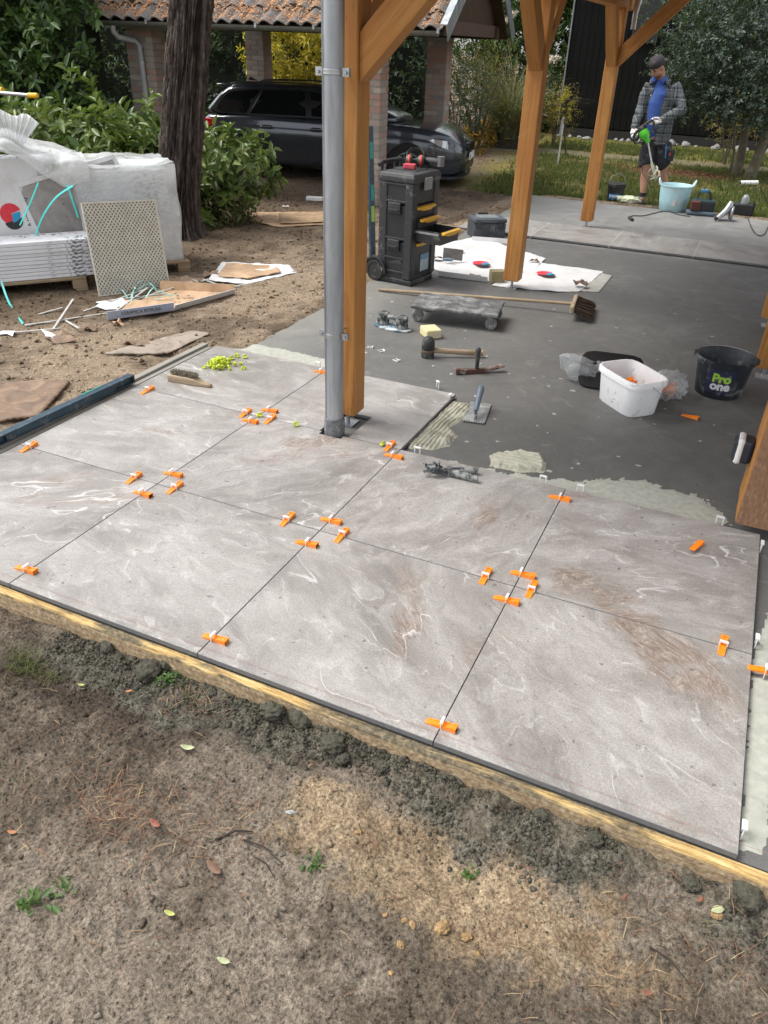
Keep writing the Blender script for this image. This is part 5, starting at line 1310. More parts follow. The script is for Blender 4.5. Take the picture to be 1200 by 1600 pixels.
# ================================================================ HAND TOOLS
M['old_wood'] = m_greywood('worn_handle_wood', (.22, .16, .10), (.42, .33, .23), 'x', .75)
M['bristle'] = plain('bristle', (.11, .075, .05), .9, var=.5, scale=60)
M['iron'] = plain('tool_steel', (.20, .20, .20), .5, .7, .3, (.30, .28, .25), 25)
M['rubber_black'] = plain('black_rubber', (.022, .022, .022), .6, 0, .25, (.22, .21, .19), 20)
M['mortary'] = plain('mortar_crusted_plastic', (.022, .028, .032), .6, 0, .6, (.30, .30, .285), 26, .3)
def tuft(name, rows, cols, fn, L, r, mat, parent, spread=.25, n=5):
    """a field of single bristle bundles"""
    V, F = [], []
    for i in range(rows):
        for j in range(cols):
            p, d = fn((i+.5)/rows, (j+.5)/cols)
            for k in range(n):
                dd = (d+Vector((random.gauss(0, spread), random.gauss(0, spread), random.gauss(0, spread*.4)))).normalized()
                e = p+dd*L*random.uniform(.85, 1.1); s_ = dd.cross(Vector((random.random(), random.random(), .3))).normalized()*r; o = len(V)
                V += [p-s_, p+s_, e+s_*.7, e-s_*.7]; F.append((o, o+1, o+2, o+3))
    ob = np_mesh(name, [tuple(v) for v in V], F, mat, parent); ob['kind'] = 'stuff'; return ob
# scrubbing brush, bristles up
q = G(297, 600, 0); sbz = thing('scrubbing_brush', 'wooden scrubbing brush lying bristles up beside the lime caps', 'brush', (q.x, q.y+.01, 0), math.radians(3))
prof = [(-.155, .030, .040), (-.14, .034, .045), (.0, .034, .046), (.05, .030, .040), (.09, .018, .026), (.13, .019, .024), (.15, .013, .02)]
mb = MB(); mb.loft([[Vector((x, -w, 0)), Vector((x, w, 0)), Vector((x, w, h)), Vector((x, -w, h))] for x, w, h in prof])
obj('handle', mb, M['old_wood'], sbz, 40, .006, 2)
tuft('bristles', 5, 22, lambda a, b: (Vector((-.135+b*.185, -.026+a*.052, .045)), Vector((0, 0, 1))), .030, .0016, plain('grey_bristle', (.26, .22, .17), .9, var=.4, scale=80), sbz, .22, 7)
# spirit level on the left plank
a, b = G(-30, 704, .03), G(206, 594, .03); d = (b-a); L_ = d.length; ang_ = math.atan2(d.y, d.x)
sl = thing('spirit_level', 'long dark blue spirit level lying on the left formwork plank', 'spirit level', ((a.x+b.x)/2-.012, (a.y+b.y)/2, .013), ang_)
M['level_blue'] = plain('dark_blue_aluminium', (.030, .060, .085), .38, .4, .25, (.16, .17, .17), 20)
mb = MB(); 
mb.box((0, 0, .004), (L_, .052, .008)); mb.box((0, 0, .046), (L_, .052, .008)); mb.box((0, 0, .025), (L_, .020, .04)); mb.box((0, .022, .025), (L_, .006, .04)); mb.box((0, -.022, .025), (L_-.3, .006, .034))
obj('body', mb, M['level_blue'], sl, None, .002)
obj('end_cap', MB().box((L_/2+.006, 0, .025), (.016, .056, .054)), M['rubber_black'], sl, None, .006)
for x in (-.50,): obj('vial', MB().box((x, 0, .0515), (.06, .03, .006)), plain('vial_green', (.25, .55, .06), .2), sl)
obj('grip', MB().box((.25, .018, .0505), (.16, .012, .004)), plain('teal_grip', (.015, .20, .18), .5), sl)
# levelling pliers
q = G(700, 745, .0); pl = thing('levelling_pliers', 'mortar crusted grey levelling pliers on the front tile', 'pliers', (q.x, q.y+.01, .0), math.radians(17)); pl.scale = (1.12, 1.3, 1.15)
for sgn, lab in ((1, 'h'), (-1, 'l')):
    mb = MB(); mb.tube([(-.03, -sgn*.008, .022), (.02, sgn*.006, .022), (.13, sgn*.034, .018)], [.011, .013, .011], 8, flat=1.5); obj('handle', mb, M['mortary'], pl, 50)
    mb = MB(); mb.tube([(-.02, sgn*.004, .022), (-.06, sgn*.022, .03), (-.095, sgn*.018, .03), (-.115, sgn*.022, .024)], [.012, .012, .009, .007], 7); obj('jaw', mb, M['mortary'], pl, 50)
obj('pivot', MB().cyl((0, 0, .004), (0, 0, .044), .013, n=12), M['iron'], pl, 40)
mb = MB(); mb.bar((-.07, -.03, .04), (-.07, .035, .04), .014, .014); mb.bar((-.1, -.022, .046), (-.045, -.022, .046), .012, .012); mb.cyl((-.05, .01, .02), (-.05, .01, .062), .007, n=8); mb.bar((-.115, .0, .05), (-.1, .03, .02), .01, .01)
obj('hook_head', mb, M['mortary'], pl)
# notched trowel
a, b, c_ = G(722, 660, ZS), G(757, 665, ZS), G(768, 633, ZS)
mid = (a+c_)/2; ang_ = math.atan2((c_-b).y, (c_-b).x)
nt = thing('notched_trowel', 'notched steel trowel with grey handle resting on fresh adhesive', 'trowel', (mid.x, mid.y, ZS+.006), ang_)
mb = MB(); out = []; TL, TW = .30, .13
n_ = 9
poly = [(TL/2, -TW/2), (TL/2, TW/2), (-TL/2, TW/2)]
for i in range(n_):
    y0 = TW/2-i*TW/n_; poly += [(-TL/2, y0-TW/n_*.5), (-TL/2+.012, y0-TW/n_*.5), (-TL/2+.012, y0-TW/n_*.98), (-TL/2, y0-TW/n_*.98)]
poly = poly[:-1]+[(-TL/2, -TW/2)]
mb.prism(poly, 0, .003); obj('blade', mb, plain('trowel_steel', (.30, .31, .31), .4, .7, .5, (.40, .41, .38), 18), nt)
obj('bracket', MB().tube([(-.10, 0, .003), (-.085, 0, .03), (-.05, 0, .055), (.0, 0, .06)], [.012, .010, .009, .008], 8, flat=.6), M['mortary'], nt, 50)
obj('handle', MB().tube([(-.075, 0, .045), (-.04, 0, .075), (.02, 0, .10), (.06, 0, .118), (.085, 0, .13), (.093, 0, .134)], [.012, .017, .018, .021, .019, .009], 12), plain('grey_handle', (.09, .12, .16), .5, 0, .35, (.33, .34, .34), 30), nt, 60)
# rubber mallet
h0 = G(665, 560, ZS); ml = thing('rubber_mallet', 'black rubber mallet standing on its head with wooden handle', 'mallet', (h0.x, h0.y+.035, ZS), math.radians(28))
mb = MB(); mb.lathe([(.040, 0), (.046, .004), (.047, .03), (.044, .035), (.044, .055), (.047, .06), (.047, .10), (.042, .125), (.030, .142), (.012, .149), (.001, .150)], n=24)
obj('head', mb, M['rubber_black'], ml, 40)
obj('head_band', MB().lathe([(.0450, .038), (.0462, .040), (.0462, .056), (.045, .058)], n=24), plain('brown_band', (.12, .075, .05), .6, 0, .3), ml, 40)
obj('handle', MB().tube([(.035, 0, .050), (.10, 0, .046), (.25, 0, .036), (.395, 0, .030)], [.017, .0155, .0165, .0185], 12, flat=1.25), M['old_wood'], ml, 60)
# brick hammer balanced on its head, short handle up
pa, pb = G(711, 585, ZS), G(786, 580, ZS); md_ = (pa+pb)/2; ang_ = math.atan2((pb-pa).y, (pb-pa).x)
bh = thing('brick_hammer', 'rusty brick hammer standing with its black handle upright', 'hammer', (md_.x, md_.y, ZS), ang_)
mb = MB(); mb.loft([[Vector((x, -w, z0)), Vector((x, w, z0)), Vector((x, w, z1)), Vector((x, -w, z1))] for x, w, z0, z1 in ((-.172, .017, .006, .040), (-.10, .017, .000, .034), (-.05, .016, .0, .030), (0, .018, .002, .030), (.06, .015, .008, .030), (.12, .020, .022, .036), (.172, .027, .040, .046))])
obj('head', mb, plain('rusty_iron', (.10, .045, .035), .7, .4, .4, (.33, .29, .26), 24, .3), bh, 40, .003)
obj('handle', MB().tube([(-.02, 0, .02), (-.022, 0, .07), (-.024, .0, .13), (-.022, 0, .165), (-.022, 0, .178)], [.012, .014, .018, .019, .010], 12), M['rubber_black'], bh, 60)
# sponge
a, b, c_ = G(648, 524, ZS), G(667, 532, ZS), G(688, 529, ZS)
ang_ = math.atan2((c_-b).y, (c_-b).x)
s = NT('sponge_foam'); v = s.coord(); n = s.noise(v, 90, 4, .7); n2 = s.noise(v, 8, 3)
M['sponge'] = s.done(s.mix(s.rng(n2, .4, .7), s.mix(n, (.50, .42, .20), (.66, .58, .32)), (.58, .53, .38)), .95, 0, s.bump(n, .6, .004))
sp_ = tag(obj('sponge', MB().box((0, 0, .034), (.125, .15, .068)), M['sponge'], None, None, .012, 3), 'pale yellow block sponge behind the rubber mallet', 'sponge')
sp_.location = (b.x*.5+(a.x+c_.x)*.25-.0, b.y*.4+(a.y+c_.y)*.3+.06, ZS); sp_.rotation_euler = (0, 0, ang_-.15)
# double suction lifter
a, b = G(586, 505, ZS), G(641, 519, ZS); md_ = (a+b)/2; ang_ = math.atan2((b-a).y, (b-a).x)
su = thing('suction_lifter', 'mortar splashed tile lifting plate with two black knobs', 'suction lifter', (md_.x, md_.y, ZS), ang_)
mb = MB(); mb.lathe([(.163, 0), (.168, .006), (.166, .012), (.15, .014), (.001, .014)], n=36, sy=.52); obj('base_plate', mb, plain('splashed_plate', (.06, .12, .16), .5, 0, .7, (.52, .56, .58), 12), su, 40)
for sx in (-1, 1):
    mb = MB(); mb.lathe([(.046, .01), (.047, .04), (.043, .06), (.047, .068), (.046, .10), (.036, .108), (.001, .109)], n=24); o = obj('knob', mb, M['mortary'], su, 40); o.location = (sx*.088, 0, 0)
obj('grip_bar', MB().tube([(-.088, 0, .075), (0, 0, .082), (.088, 0, .075)], [.02, .017, .02], 10), M['mortary'], su, 60)
# dolly
Y0 = 4.19; dl = thing('furniture_dolly', 'low grey wheeled dolly board on the slab under the broom handle', 'dolly', (.36, 4.17, ZS), math.radians(9))
s = NT('scuffed_grey_board'); v = s.coord(); n = s.noise(v, 9, 7, .7, .6); n2 = s.noise(s.mapv(v, (1, 3, 1)), 26, 5, .65)
M['scuff'] = s.done(s.ramp(n, [(.36, (.055, .055, .055)), (.48, (.10, .10, .10)), (.58, (.21, .21, .205)), (.72, (.32, .32, .31))]), .7, 0, s.bump(s.math('ADD', n, n2), .2, .004))
obj('deck', MB().box((0, 0, .125), (.69, .40, .026)), M['scuff'], dl, None, .008, 2)
for sx in (-1, 1):
    for sy in (-1, 1):
        x, y = sx*.285, sy*.145
        w = obj('caster', MB().box((x, y, .107), (.07, .06, .006)).box((x, y-.02, .075), (.045, .004, .06)).box((x, y+.02, .075), (.045, .004, .06)), M['iron'], dl)
        mb = MB(); mb.lathe([(.012, -.014), (.030, -.013), (.032, -.016), (.043, -.015), (.047, -.008), (.047, .008), (.043, .015), (.032, .016), (.030, .013), (.012, .014)], (x+.008*sx, y, .048), 24, rot=Matrix.Rotation(PI/2, 3, 'X'))
        obj('wheel', mb, plain('grey_caster_wheel', (.14, .14, .135), .6, 0, .5, (.33, .33, .31), 40), w, 40)
# broom
a, b = G(592, 450, .0), G(893, 485, .0)
br_ = thing('broom', 'long handled broom with dark brown bristles lying behind the dolly', 'broom')
a.z = ZS+.014; b.z = ZS+.085
obj('handle', MB().tube([a, a.lerp(b, .5), b], [.0135, .0135, .0135], 10), M['old_wood'], br_, 60)
d = (b-a).normalized(); hd = Vector((.30, .954, 0)); hd = (hd-d*hd.dot(d)).normalized(); up_ = d.cross(hd).normalized()
hc = b+d*.012
R = Matrix((hd, d, d.cross(hd)*-1)).transposed()
if R.determinant() < 0: R = Matrix((hd, d, d.cross(hd))).transposed()
hb = MB(); hb.box(hc+Vector((0, 0, .0)), (.42, .035, .06), R); obj('head', hb, M['old_wood'], br_, None, .01, 2)
bd = (d*.93+Vector((.0, 0, -.36))).normalized()
tuft('bristles', 6, 30, lambda u, w: (hc+hd*((w-.5)*.40)+(R @ Vector((0, .016, (u-.5)*.048))), bd), .155, .0022, M['bristle'], br_, .14, 7)

# ================================================================ TUB, BAGS, LID, BUCKET
M['tub_white'] = plain('scuffed_white_tub', (.82, .82, .82), .42, 0, .22, (.52, .53, .53), 14, var=.04)
A_, B_, C_ = G(935, 622, ZS), G(982, 653, ZS), G(1022, 648, ZS)
lng = (A_-B_).xy.normalized(); ang_ = math.atan2(lng.y, lng.x)
tub_c = Vector((1.885, 3.075, ZS))
tb = thing('white_tub', 'white rectangular mortar tub holding orange wedges', 'tub', tub_c, ang_)
mb = MB()
def rr(l, w, z, n=32, sq=5.5): 
    out = []
    for j in range(n):
        t = 2*PI*j/n; ca, sa = math.cos(t), math.sin(t); q = (abs(ca)**sq+abs(sa)**sq)**(-1/sq); out.append(Vector((l*ca*q, w*sa*q, z)))
    return out
mb.loft([rr(.165, .108, 0), rr(.168, .111, .004), rr(.185, .128, .185), rr(.197, .139, .186), rr(.199, .141, .222), rr(.196, .138, .227), rr(.188, .130, .227), rr(.184, .127, .19), rr(.162, .105, .010)], caps=False)
mb.add(rr(.165, .108, 0), [tuple(range(31, -1, -1))]); mb.add(rr(.162, .105, .010), [tuple(range(32))])
obj('body', mb, M['tub_white'], tb, 50)
obj('handle', MB().tube([(-.03, -.143, .20), (-.07, -.17, .16), (-.12, -.165, .09), (-.15, -.15, .05)] if False else [(-.199, .0, .20), (-.215, -.05, .16), (-.205, -.10, .11), (-.19, -.125, .09)], .0024, 6), M['steel'], tb, 60)
for i in range(26):
    t = mesh_obj('loose_wedge', WEDGE_ME); lx, ly = random.uniform(-.10, .09), random.uniform(-.055, .055)
    p = Matrix.Rotation(ang_, 3, 'Z') @ Vector((lx, ly, .012+random.uniform(.05, .135)))
    t.location = tub_c+p; t.rotation_euler = (random.uniform(-.7, .7), random.uniform(-.6, .6), random.uniform(0, 6))
    tag(t, 'loose orange levelling wedge among those in the white tub', 'wedge', 'loose wedges in the white tub')
def m_film(name, tint, op, rough=.22):
    s = NT(name); v = s.coord(); n = s.noise(v, 14, 5, .65, .8); n2 = s.noise(v, 60, 3)
    tr = s.n('BsdfTransparent', {'Color': (.93, .95, .96, 1)})
    b = s.n('BsdfPrincipled', {'Base Color': tint+(1,), 'Roughness': rough, 'Normal': s.bump(s.math('ADD', n, s.math('MULTIPLY', n2, .3)), .7, .02)})
    tl = s.n('BsdfTranslucent', {'Color': tint+(1,)}); m1 = s.n('MixShader', {0: .35, 1: b.outputs[0], 2: tl.outputs[0]})
    m = s.n('MixShader', {0: s.rng(n, .3, .7, op-.15, op+.15), 1: tr.outputs[0], 2: m1.outputs[0]}); return s.surf(m.outputs[0])
M['film'] = m_film('clear_bag_film', (.74, .76, .77), .38)
def crumple(name, c, rad, label, cat, mat, seed, squash=1.0, flare=None, group=None, rot=0):
    bm = bmesh.new(); bmesh.ops.create_icosphere(bm, subdivisions=4, radius=1)
    for v in bm.verts:
        p = v.co.copy(); n = float(fbm(np.array([p.x*1.9+seed]), np.array([p.y*1.9+p.z*1.3+seed]), 4, .6)[0]); m = abs(float(fbm(np.array([p.x*4+seed*2]), np.array([p.z*4+p.y*3]), 3)[0]))
        v.co = Vector((p.x*rad[0], p.y*rad[1], p.z*rad[2]))*(1+.38*n-.35*m)
        if flare and p.x < -.45: v.co.x -= flare*(-p.x-.45); v.co.z += flare*.75*(-p.x-.45)*(1 if p.z > -.2 else .4); v.co.y *= 1.15
        v.co.z = max(v.co.z, -rad[2]*.72)
    me = bpy.data.meshes.new(name); bm.to_mesh(me); bm.free(); me.materials.append(mat); shade(me, 180)
    o = mesh_obj(name, me); o.location = (c[0], c[1], c[2]+rad[2]*.72); o.rotation_euler = (0, 0, rot); return tag(o, label, cat, group)
qa = G(922, 596, ZS); qb = G(1042, 622, ZS)
crumple('plastic_bag', (qa.x+.04, qa.y+.05, ZS+.001), (.13, .10, .085), 'open clear plastic bag of wedges left of the white tub', 'bag', M['film'], 3.0, flare=.26, rot=.5)
crumple('plastic_bag', (qb.x-.01, qb.y+.02, ZS+.001), (.14, .10, .10), 'closed clear plastic bag of wedges right of the white tub', 'bag', M['film'], 9.0, rot=.9)
for (bx, by, g_) in ((qa.x+.07, qa.y+.05, 'loose orange levelling wedge inside the left plastic bag'), (qb.x-.02, qb.y+.03, 'loose orange levelling wedge inside the right plastic bag')):
    for i in range(9):
        t = mesh_obj('loose_wedge', WEDGE_ME); t.location = (bx+random.uniform(-.06, .06), by+random.uniform(-.05, .05), ZS+random.uniform(.015, .09)); t.rotation_euler = (random.uniform(-.8, .8), random.uniform(-.8, .8), random.uniform(0, 6))
        t.scale = (.85, .85, .85); tag(t, g_, 'wedge', 'wedges in plastic bags')
lp = G(968, 562, ZS); ld = thing('tub_lid', 'black tub lid leaning up behind the white tub', 'lid', (1.72, 3.35, ZS), math.radians(8))
mb = MB(); mb.loft([rr(.19, .13, 0), rr(.20, .14, .004), rr(.20, .14, .020), rr(.185, .125, .022)], caps=True); o = obj('panel', mb, plain('black_lid', (.012, .012, .013), .35), ld, 40); o.rotation_euler = (math.radians(38), 0, 0); o.location = (0, .02, .085)
t_ = text('lettering', 'MARMORIX', .040, M['white_plastic'], o, .0005, (.02, .0, .0235))
# bucket
bc = Vector((2.385, 3.600, ZS)); bk = thing('black_bucket', 'black builder bucket with green and white lettering', 'bucket', bc, 0)
M['bucket'] = plain('dirty_black_plastic', (.014, .018, .024), .5, 0, .36, (.17, .17, .165), 11, .2)
mb = MB(); mb.lathe([(.140, 0), (.143, .006), (.172, .225), (.186, .228), (.189, .248), (.180, .252), (.174, .245), (.140, .012), (.001, .010)], n=48); obj('body', mb, M['bucket'], bk, 40)
mb = MB(); 
for a0 in (0, PI): mb.box((math.cos(a0)*.188, math.sin(a0)*.188, .24), (.02, .03, .03))
obj('lug', mb, M['bucket'], bk)
pts = [Vector((math.cos(t)*.192, math.sin(t)*.192, .238)) for t in np.linspace(0, PI, 18)]
obj('handle', MB().tube([p+Vector((0, 0, .012*math.sin(i/17*PI))) for i, p in enumerate(pts)], .003, 6), M['steel'], bk, 60)
def curved_text(body, size, mat, par, ctr_ang, z, R0, slope_, bold=.0, ext=.0008):
    o = text('lettering', body, size, mat, par, ext, bold=bold)
    bm = bmesh.new(); bm.from_mesh(o.data)
    bmesh.ops.subdivide_edges(bm, edges=[e for e in bm.edges if e.calc_length() > .01], cuts=2)
    for v in bm.verts:
        zz = z+v.co.y; r = R0+slope_*zz+.0022+v.co.z; a = ctr_ang+v.co.x/r
        v.co = Vector((r*math.cos(a), r*math.sin(a), zz))
    bm.to_mesh(o.data); bm.free(); return o
fa = math.atan2(CAM[1]-bc.y, CAM[0]-bc.x)-.02
curved_text('Pro', .078, plain('lime_print', (.32, .55, .05), .5), bk, fa+.06, .146, .145, .135, .0035)
curved_text('one', .078, plain('white_print', (.62, .63, .64), .5), bk, fa+.06, .094, .145, .135, .0035)
mb = MB(); na = 14
rows_ = []
for zz in (.045, .20):
    rows_.append([Vector(((.143+.135*zz+.0006)*math.cos(fa-.55+1.1*i/na), (.143+.135*zz+.0006)*math.sin(fa-.55+1.1*i/na), zz)) for i in range(na+1)])
mb.add(rows_[0]+rows_[1], [(i, i+1, na+2+i, na+1+i) for i in range(na)]); obj('label', mb, plain('navy_label', (.020, .024, .055), .5, 0, .3, (.2, .2, .2), 12), bk, 60)
# laser level clipped to the right-hand post
q = Vector((2.545, 2.03, .28)); ls = thing('laser_level', 'small dark device with a white band fixed to the right-hand post', 'laser level', (2.537, 2.02, .30), 0); ls.scale = (1.35, 1.35, 1.35)
obj('body', MB().box((0, 0, 0), (.062, .075, .085)), plain('navy_casing', (.02, .025, .04), .4), ls, None, .012, 3)
obj('band', MB().box((-.012, 0, 0), (.026, .082, .094)), M['white_plastic'], ls, None, .012, 3)
obj('window', MB().box((-.033, 0, .002), (.012, .055, .06)), plain('laser_glass', (.05, .06, .06), .1), ls, None, .004)
# ================================================================ TOOL TOWER AND WHAT LIES AROUND IT
M['box_black'] = plain('tool_box_black', (.016, .017, .019), .5, 0, .12, (.15, .15, .145), 9, .15)
M['box_black2'] = plain('tool_box_ribbed', (.026, .027, .030), .55, 0, .2, (.15, .15, .145), 9, .15)
M['box_yellow'] = plain('tool_box_yellow', (.72, .40, .012), .45, 0, .1)
tt = thing('tool_box_tower', 'black wheeled tool box tower with yellow drawer handles', 'tool box', (-.52, 5.10, ZS), math.radians(-52))
# local x = width (towards the drawers' right end), local -y = drawer front; the photo shows the side (-x) and the front
W_, D_ = .33, .42
def rel(o, p): o.location = p; return o
# orientation: local -x side faces the camera's left, front faces camera-right
tt.rotation_euler = (0, 0, math.radians(-9)); tt.location = (-.50, 5.115, ZS)
def tb_box(name, z0, z1, w=W_, d=D_, mat=None, par=None, bev=.012):
    return obj(name, MB().box2((-w/2, -d/2, z0), (w/2, d/2, z1)), mat or M['box_black'], par or tt, None, bev, 3)
base = tb_box('base_bin', .03, .37)
obj('base_foot', MB().box2((-W_/2-.02, -D_/2-.012, .0), (W_/2+.03, D_/2-.05, .05)), M['box_black'], tt, None, .012, 2)
mid = tb_box('drawer_case', .378, .68)
topb = tb_box('top_bin', .688, .885)
lid = obj('lid', MB().loft([[Vector((sx*(W_/2+o), sy*(D_/2+o), z)) for sx, sy in ((-1, -1), (1, -1), (1, 1), (-1, 1))] for o, z in ((.012, .862), (.020, .868), (.020, .905), (.006, .935), (-.04, .948))]), M['box_black2'], tt, None, .008, 2)
obj('lid_ridge', MB().box2((-.12, -.10, .945), (.12, .10, .956)), M['box_black'], lid, None, .004)
obj('lid_latch', MB().box2((W_/2+.012, -.06, .80), (W_/2+.032, .06, .90)), plain('grey_latch', (.24, .25, .25), .5), lid, None, .006)
# corner columns on each block
for sx in (-1, 1):
    for sy in (-1, 1):
        obj('corner_column', MB().box2((sx*(W_/2-.03)-.042, sy*(D_/2-.03)-.042, .05), (sx*(W_/2-.03)+.042, sy*(D_/2-.03)+.042, .862)), M['box_black2'], tt, None, .012, 2)
# drawer front is +x in local space: yellow handles
def drawer(z0, z1, pull, hz):
    o = obj('drawer', MB().box2((-.10, -D_/2+.065, z0), (W_/2+.004+pull, D_/2-.065, z1)), M['box_black'], tt, None, .005)
    if pull > .05:
        bpy.data.objects.remove(o)
        t = .006; y0, y1 = -D_/2+.05, D_/2-.05; mb = MB()
        mb.box2((.02, y0, z0), (W_/2+pull, y1, z0+t)); mb.box2((.02, y0, z0+t), (W_/2+pull, y0+t, z1)); mb.box2((.02, y1-t, z0+t), (W_/2+pull, y1, z1)); mb.box2((W_/2+pull-t, y0+t, z0+t), (W_/2+pull, y1-t, z1))
        o = obj('drawer', mb, M['box_black'], tt)
        obj('drawer_rail', MB().box2((W_/2, y0-.004, z1-.03), (W_/2+pull-.02, y0-.001, z1-.012)), M['steel'], o)
    x = W_/2+pull+.012
    obj('drawer_handle', MB().loft([[Vector((x-.014, y, z)) for z in (hz-w, hz+.016)]+[Vector((x+.018, y, z)) for z in (hz+.010, hz-w)] for y, w in ((-D_/2+.06, .006), (-D_/2+.11, .010), (-D_/2+.14, .022), (D_/2-.14, .022), (D_/2-.11, .010), (D_/2-.06, .006))]), M['box_yellow'], o, None, .003)
    return o
drawer(.70, .80, .0, .765) if False else None
drawer(.585, .672, .0, .655); drawer(.50, .578, .05, .562); drawer(.388, .494, .27, .478)
obj('bin_handle', MB().box2((W_/2+.002, -.13, .335), (W_/2+.024, .13, .362)), M['box_yellow'], tt, None, .004)
lab_ = obj('label', MB().box2((W_/2+.001, -.03, .10), (W_/2+.004, .11, .25)), plain('blue_white_label', (.40, .50, .56), .5, var=.3, scale=6), tt)
obj('label_band', MB().box2((W_/2+.0045, -.03, .20), (W_/2+.0055, .11, .25)), plain('label_blue', (.10, .25, .38), .5), lab_)
# side latches and ribs on the visible side (-y)
for z in (.345, .655):
    o = obj('side_latch', MB().box2((-.075, -D_/2-.026, z-.05), (.055, -D_/2-.002, z+.045)), M['box_black2'], tt, None, .008, 2)
    obj('latch_lip', MB().box2((-.06, -D_/2-.036, z-.03), (.04, -D_/2-.026, z-.008)), M['box_black'], o, None, .004)
for z in (.39, .70, .84, .10, .22): obj('side_rib', MB().box2((-.10, -D_/2-.012, z), (.10, -D_/2-.001, z+.018)), M['box_black2'], tt, None, .004)
# wheels at the back (-x) and pull handle
for sy in (-1, 1):
    w = obj('wheel', MB().lathe([(.02, -.022), (.062, -.020), (.066, -.026), (.092, -.024), (.098, -.012), (.098, .012), (.092, .024), (.066, .026), (.062, .020), (.02, .022)], n=30, rot=Matrix.Rotation(PI/2, 3, 'X')), M['rubber_black'], tt, 40)
    w.location = (-W_/2-.03, sy*(D_/2+.012), .098)
    hub = MB()
    for k in range(6):
        a = 2*PI*k/6; hub.bar((.015*math.cos(a), 0, .015*math.sin(a)), (.062*math.cos(a), 0, .062*math.sin(a)), .03, .012, up=(0, 1, 0))
    obj('hub', hub, M['box_black2'], w)
    mb = MB(); ring_o = []; 
    for k in range(13):
        a = math.radians(-10+k*15); ring_o.append([Vector((-W_/2-.03+r*math.cos(a), sy*(D_/2+.012)+dy, .098+r*math.sin(a))) for r, dy in ((.106, -.03), (.106, .03), (.122, .03), (.122, -.03))])
    mb.loft(ring_o); obj('mudguard', mb, M['box_black2'], tt, 40)
for sy in (-1, 1): obj('handle_tube', MB().cyl((-W_/2-.035, sy*.15, .18), (-W_/2-.035, sy*.15, .985), .012, n=10), M['box_black2'], tt, 50)
obj('pull_handle', MB().tube([(-W_/2-.035, -.19, .98), (-W_/2-.035, -.15, 1.0), (-W_/2-.035, .15, 1.0), (-W_/2-.035, .19, .98)], .019, 12), M['box_black'], tt, 50)
# long level leaning on the tower
lv = thing('spirit_level', 'dark spirit level with teal grips leaning behind the tool box tower', 'spirit level')
p0 = Vector((-.93, 5.30, -.03)); p1 = Vector((-1.05, 5.42, 1.20)); dv = (p1-p0).normalized()
obj('body', MB().bar(p0, p1, .030, .062, up=(.3, 1, 0)), M['level_blue'], lv, None, .003)
for t, c in ((.55, (.015, .30, .27)), (.84, (.015, .30, .27)), (.40, (.35, .62, .08))):
    c0 = p0.lerp(p1, t); obj('grip' if c[0] < .1 else 'vial', MB().bar(c0-dv*.07, c0+dv*.07, .033, .045, up=(.3, 1, 0)), plain('level_accent', c, .4), lv)
# ear defenders and red block on the lid
def on_tt(x, y, z):
    return tt.matrix_basis @ Vector((x, y, z))
RZ = tt.rotation_euler.z; tt.rotation_mode = 'XYZ'
TTM = Matrix.Translation(tt.location) @ Matrix.Rotation(RZ, 4, 'Z')
em = thing('ear_defenders', 'black and red ear defenders resting on the tool box lid', 'ear defenders', TTM @ Vector((-.02, .10, .957)), RZ+.5)
for sx in (-1, 1):
    mb = MB(); mb.lathe([(.02, -.03), (.038, -.026), (.043, -.01), (.043, .012), (.036, .026), (.02, .03)], (sx*.052, 0, .05), 20, sy=1.35, rot=Matrix.Rotation(PI/2, 3, 'Y')); c = obj('ear_cup', mb, plain('cup_grey', (.05, .055, .055), .5), em, 50)
    obj('cup_stripe', MB().lathe([(.0445, -.009), (.046, -.006), (.046, .006), (.0445, .009)], (sx*.052, 0, .05), 20, sy=1.35, rot=Matrix.Rotation(PI/2, 3, 'Y')), plain('cup_red', (.60, .06, .03), .5), c, 50)
obj('head_band', MB().tube([(-.07, 0, .06), (-.075, .06, .10), (-.04, .11, .13), (.04, .11, .13), (.075, .06, .10), (.07, 0, .06)], .008, 8, flat=2), M['rubber_black'], em, 60)
o = tag(obj('red_sponge', MB().box((0, 0, .020), (.105, .07, .040)), plain('pink_red_foam', (.50, .06, .09), .9, 0, .2, (.55, .2, .2), 40, .4), None, None, .008, 2), 'small pink red sponge block on the tool box lid', 'sponge')
o.location = TTM @ Vector((.02, -.05, .957)); o.rotation_euler = (0, 0, RZ+.3)
gr = thing('cordless_grinder', 'black power tool lying at the back of the tool box lid', 'power tool', TTM @ Vector((.06, .19, .950)), RZ)
obj('body', MB().tube([(-.10, 0, .045), (0, 0, .05), (.06, 0, .05), (.12, 0, .055)], [.030, .034, .036, .022], 12), M['rubber_black'], gr, 50)
obj('battery', MB().box((-.12, 0, .03), (.07, .07, .06)), M['box_black'], gr, None, .008)
obj('head', MB().cyl((.13, 0, .02), (.13, 0, .10), .032, n=16), M['iron'], gr, 40)
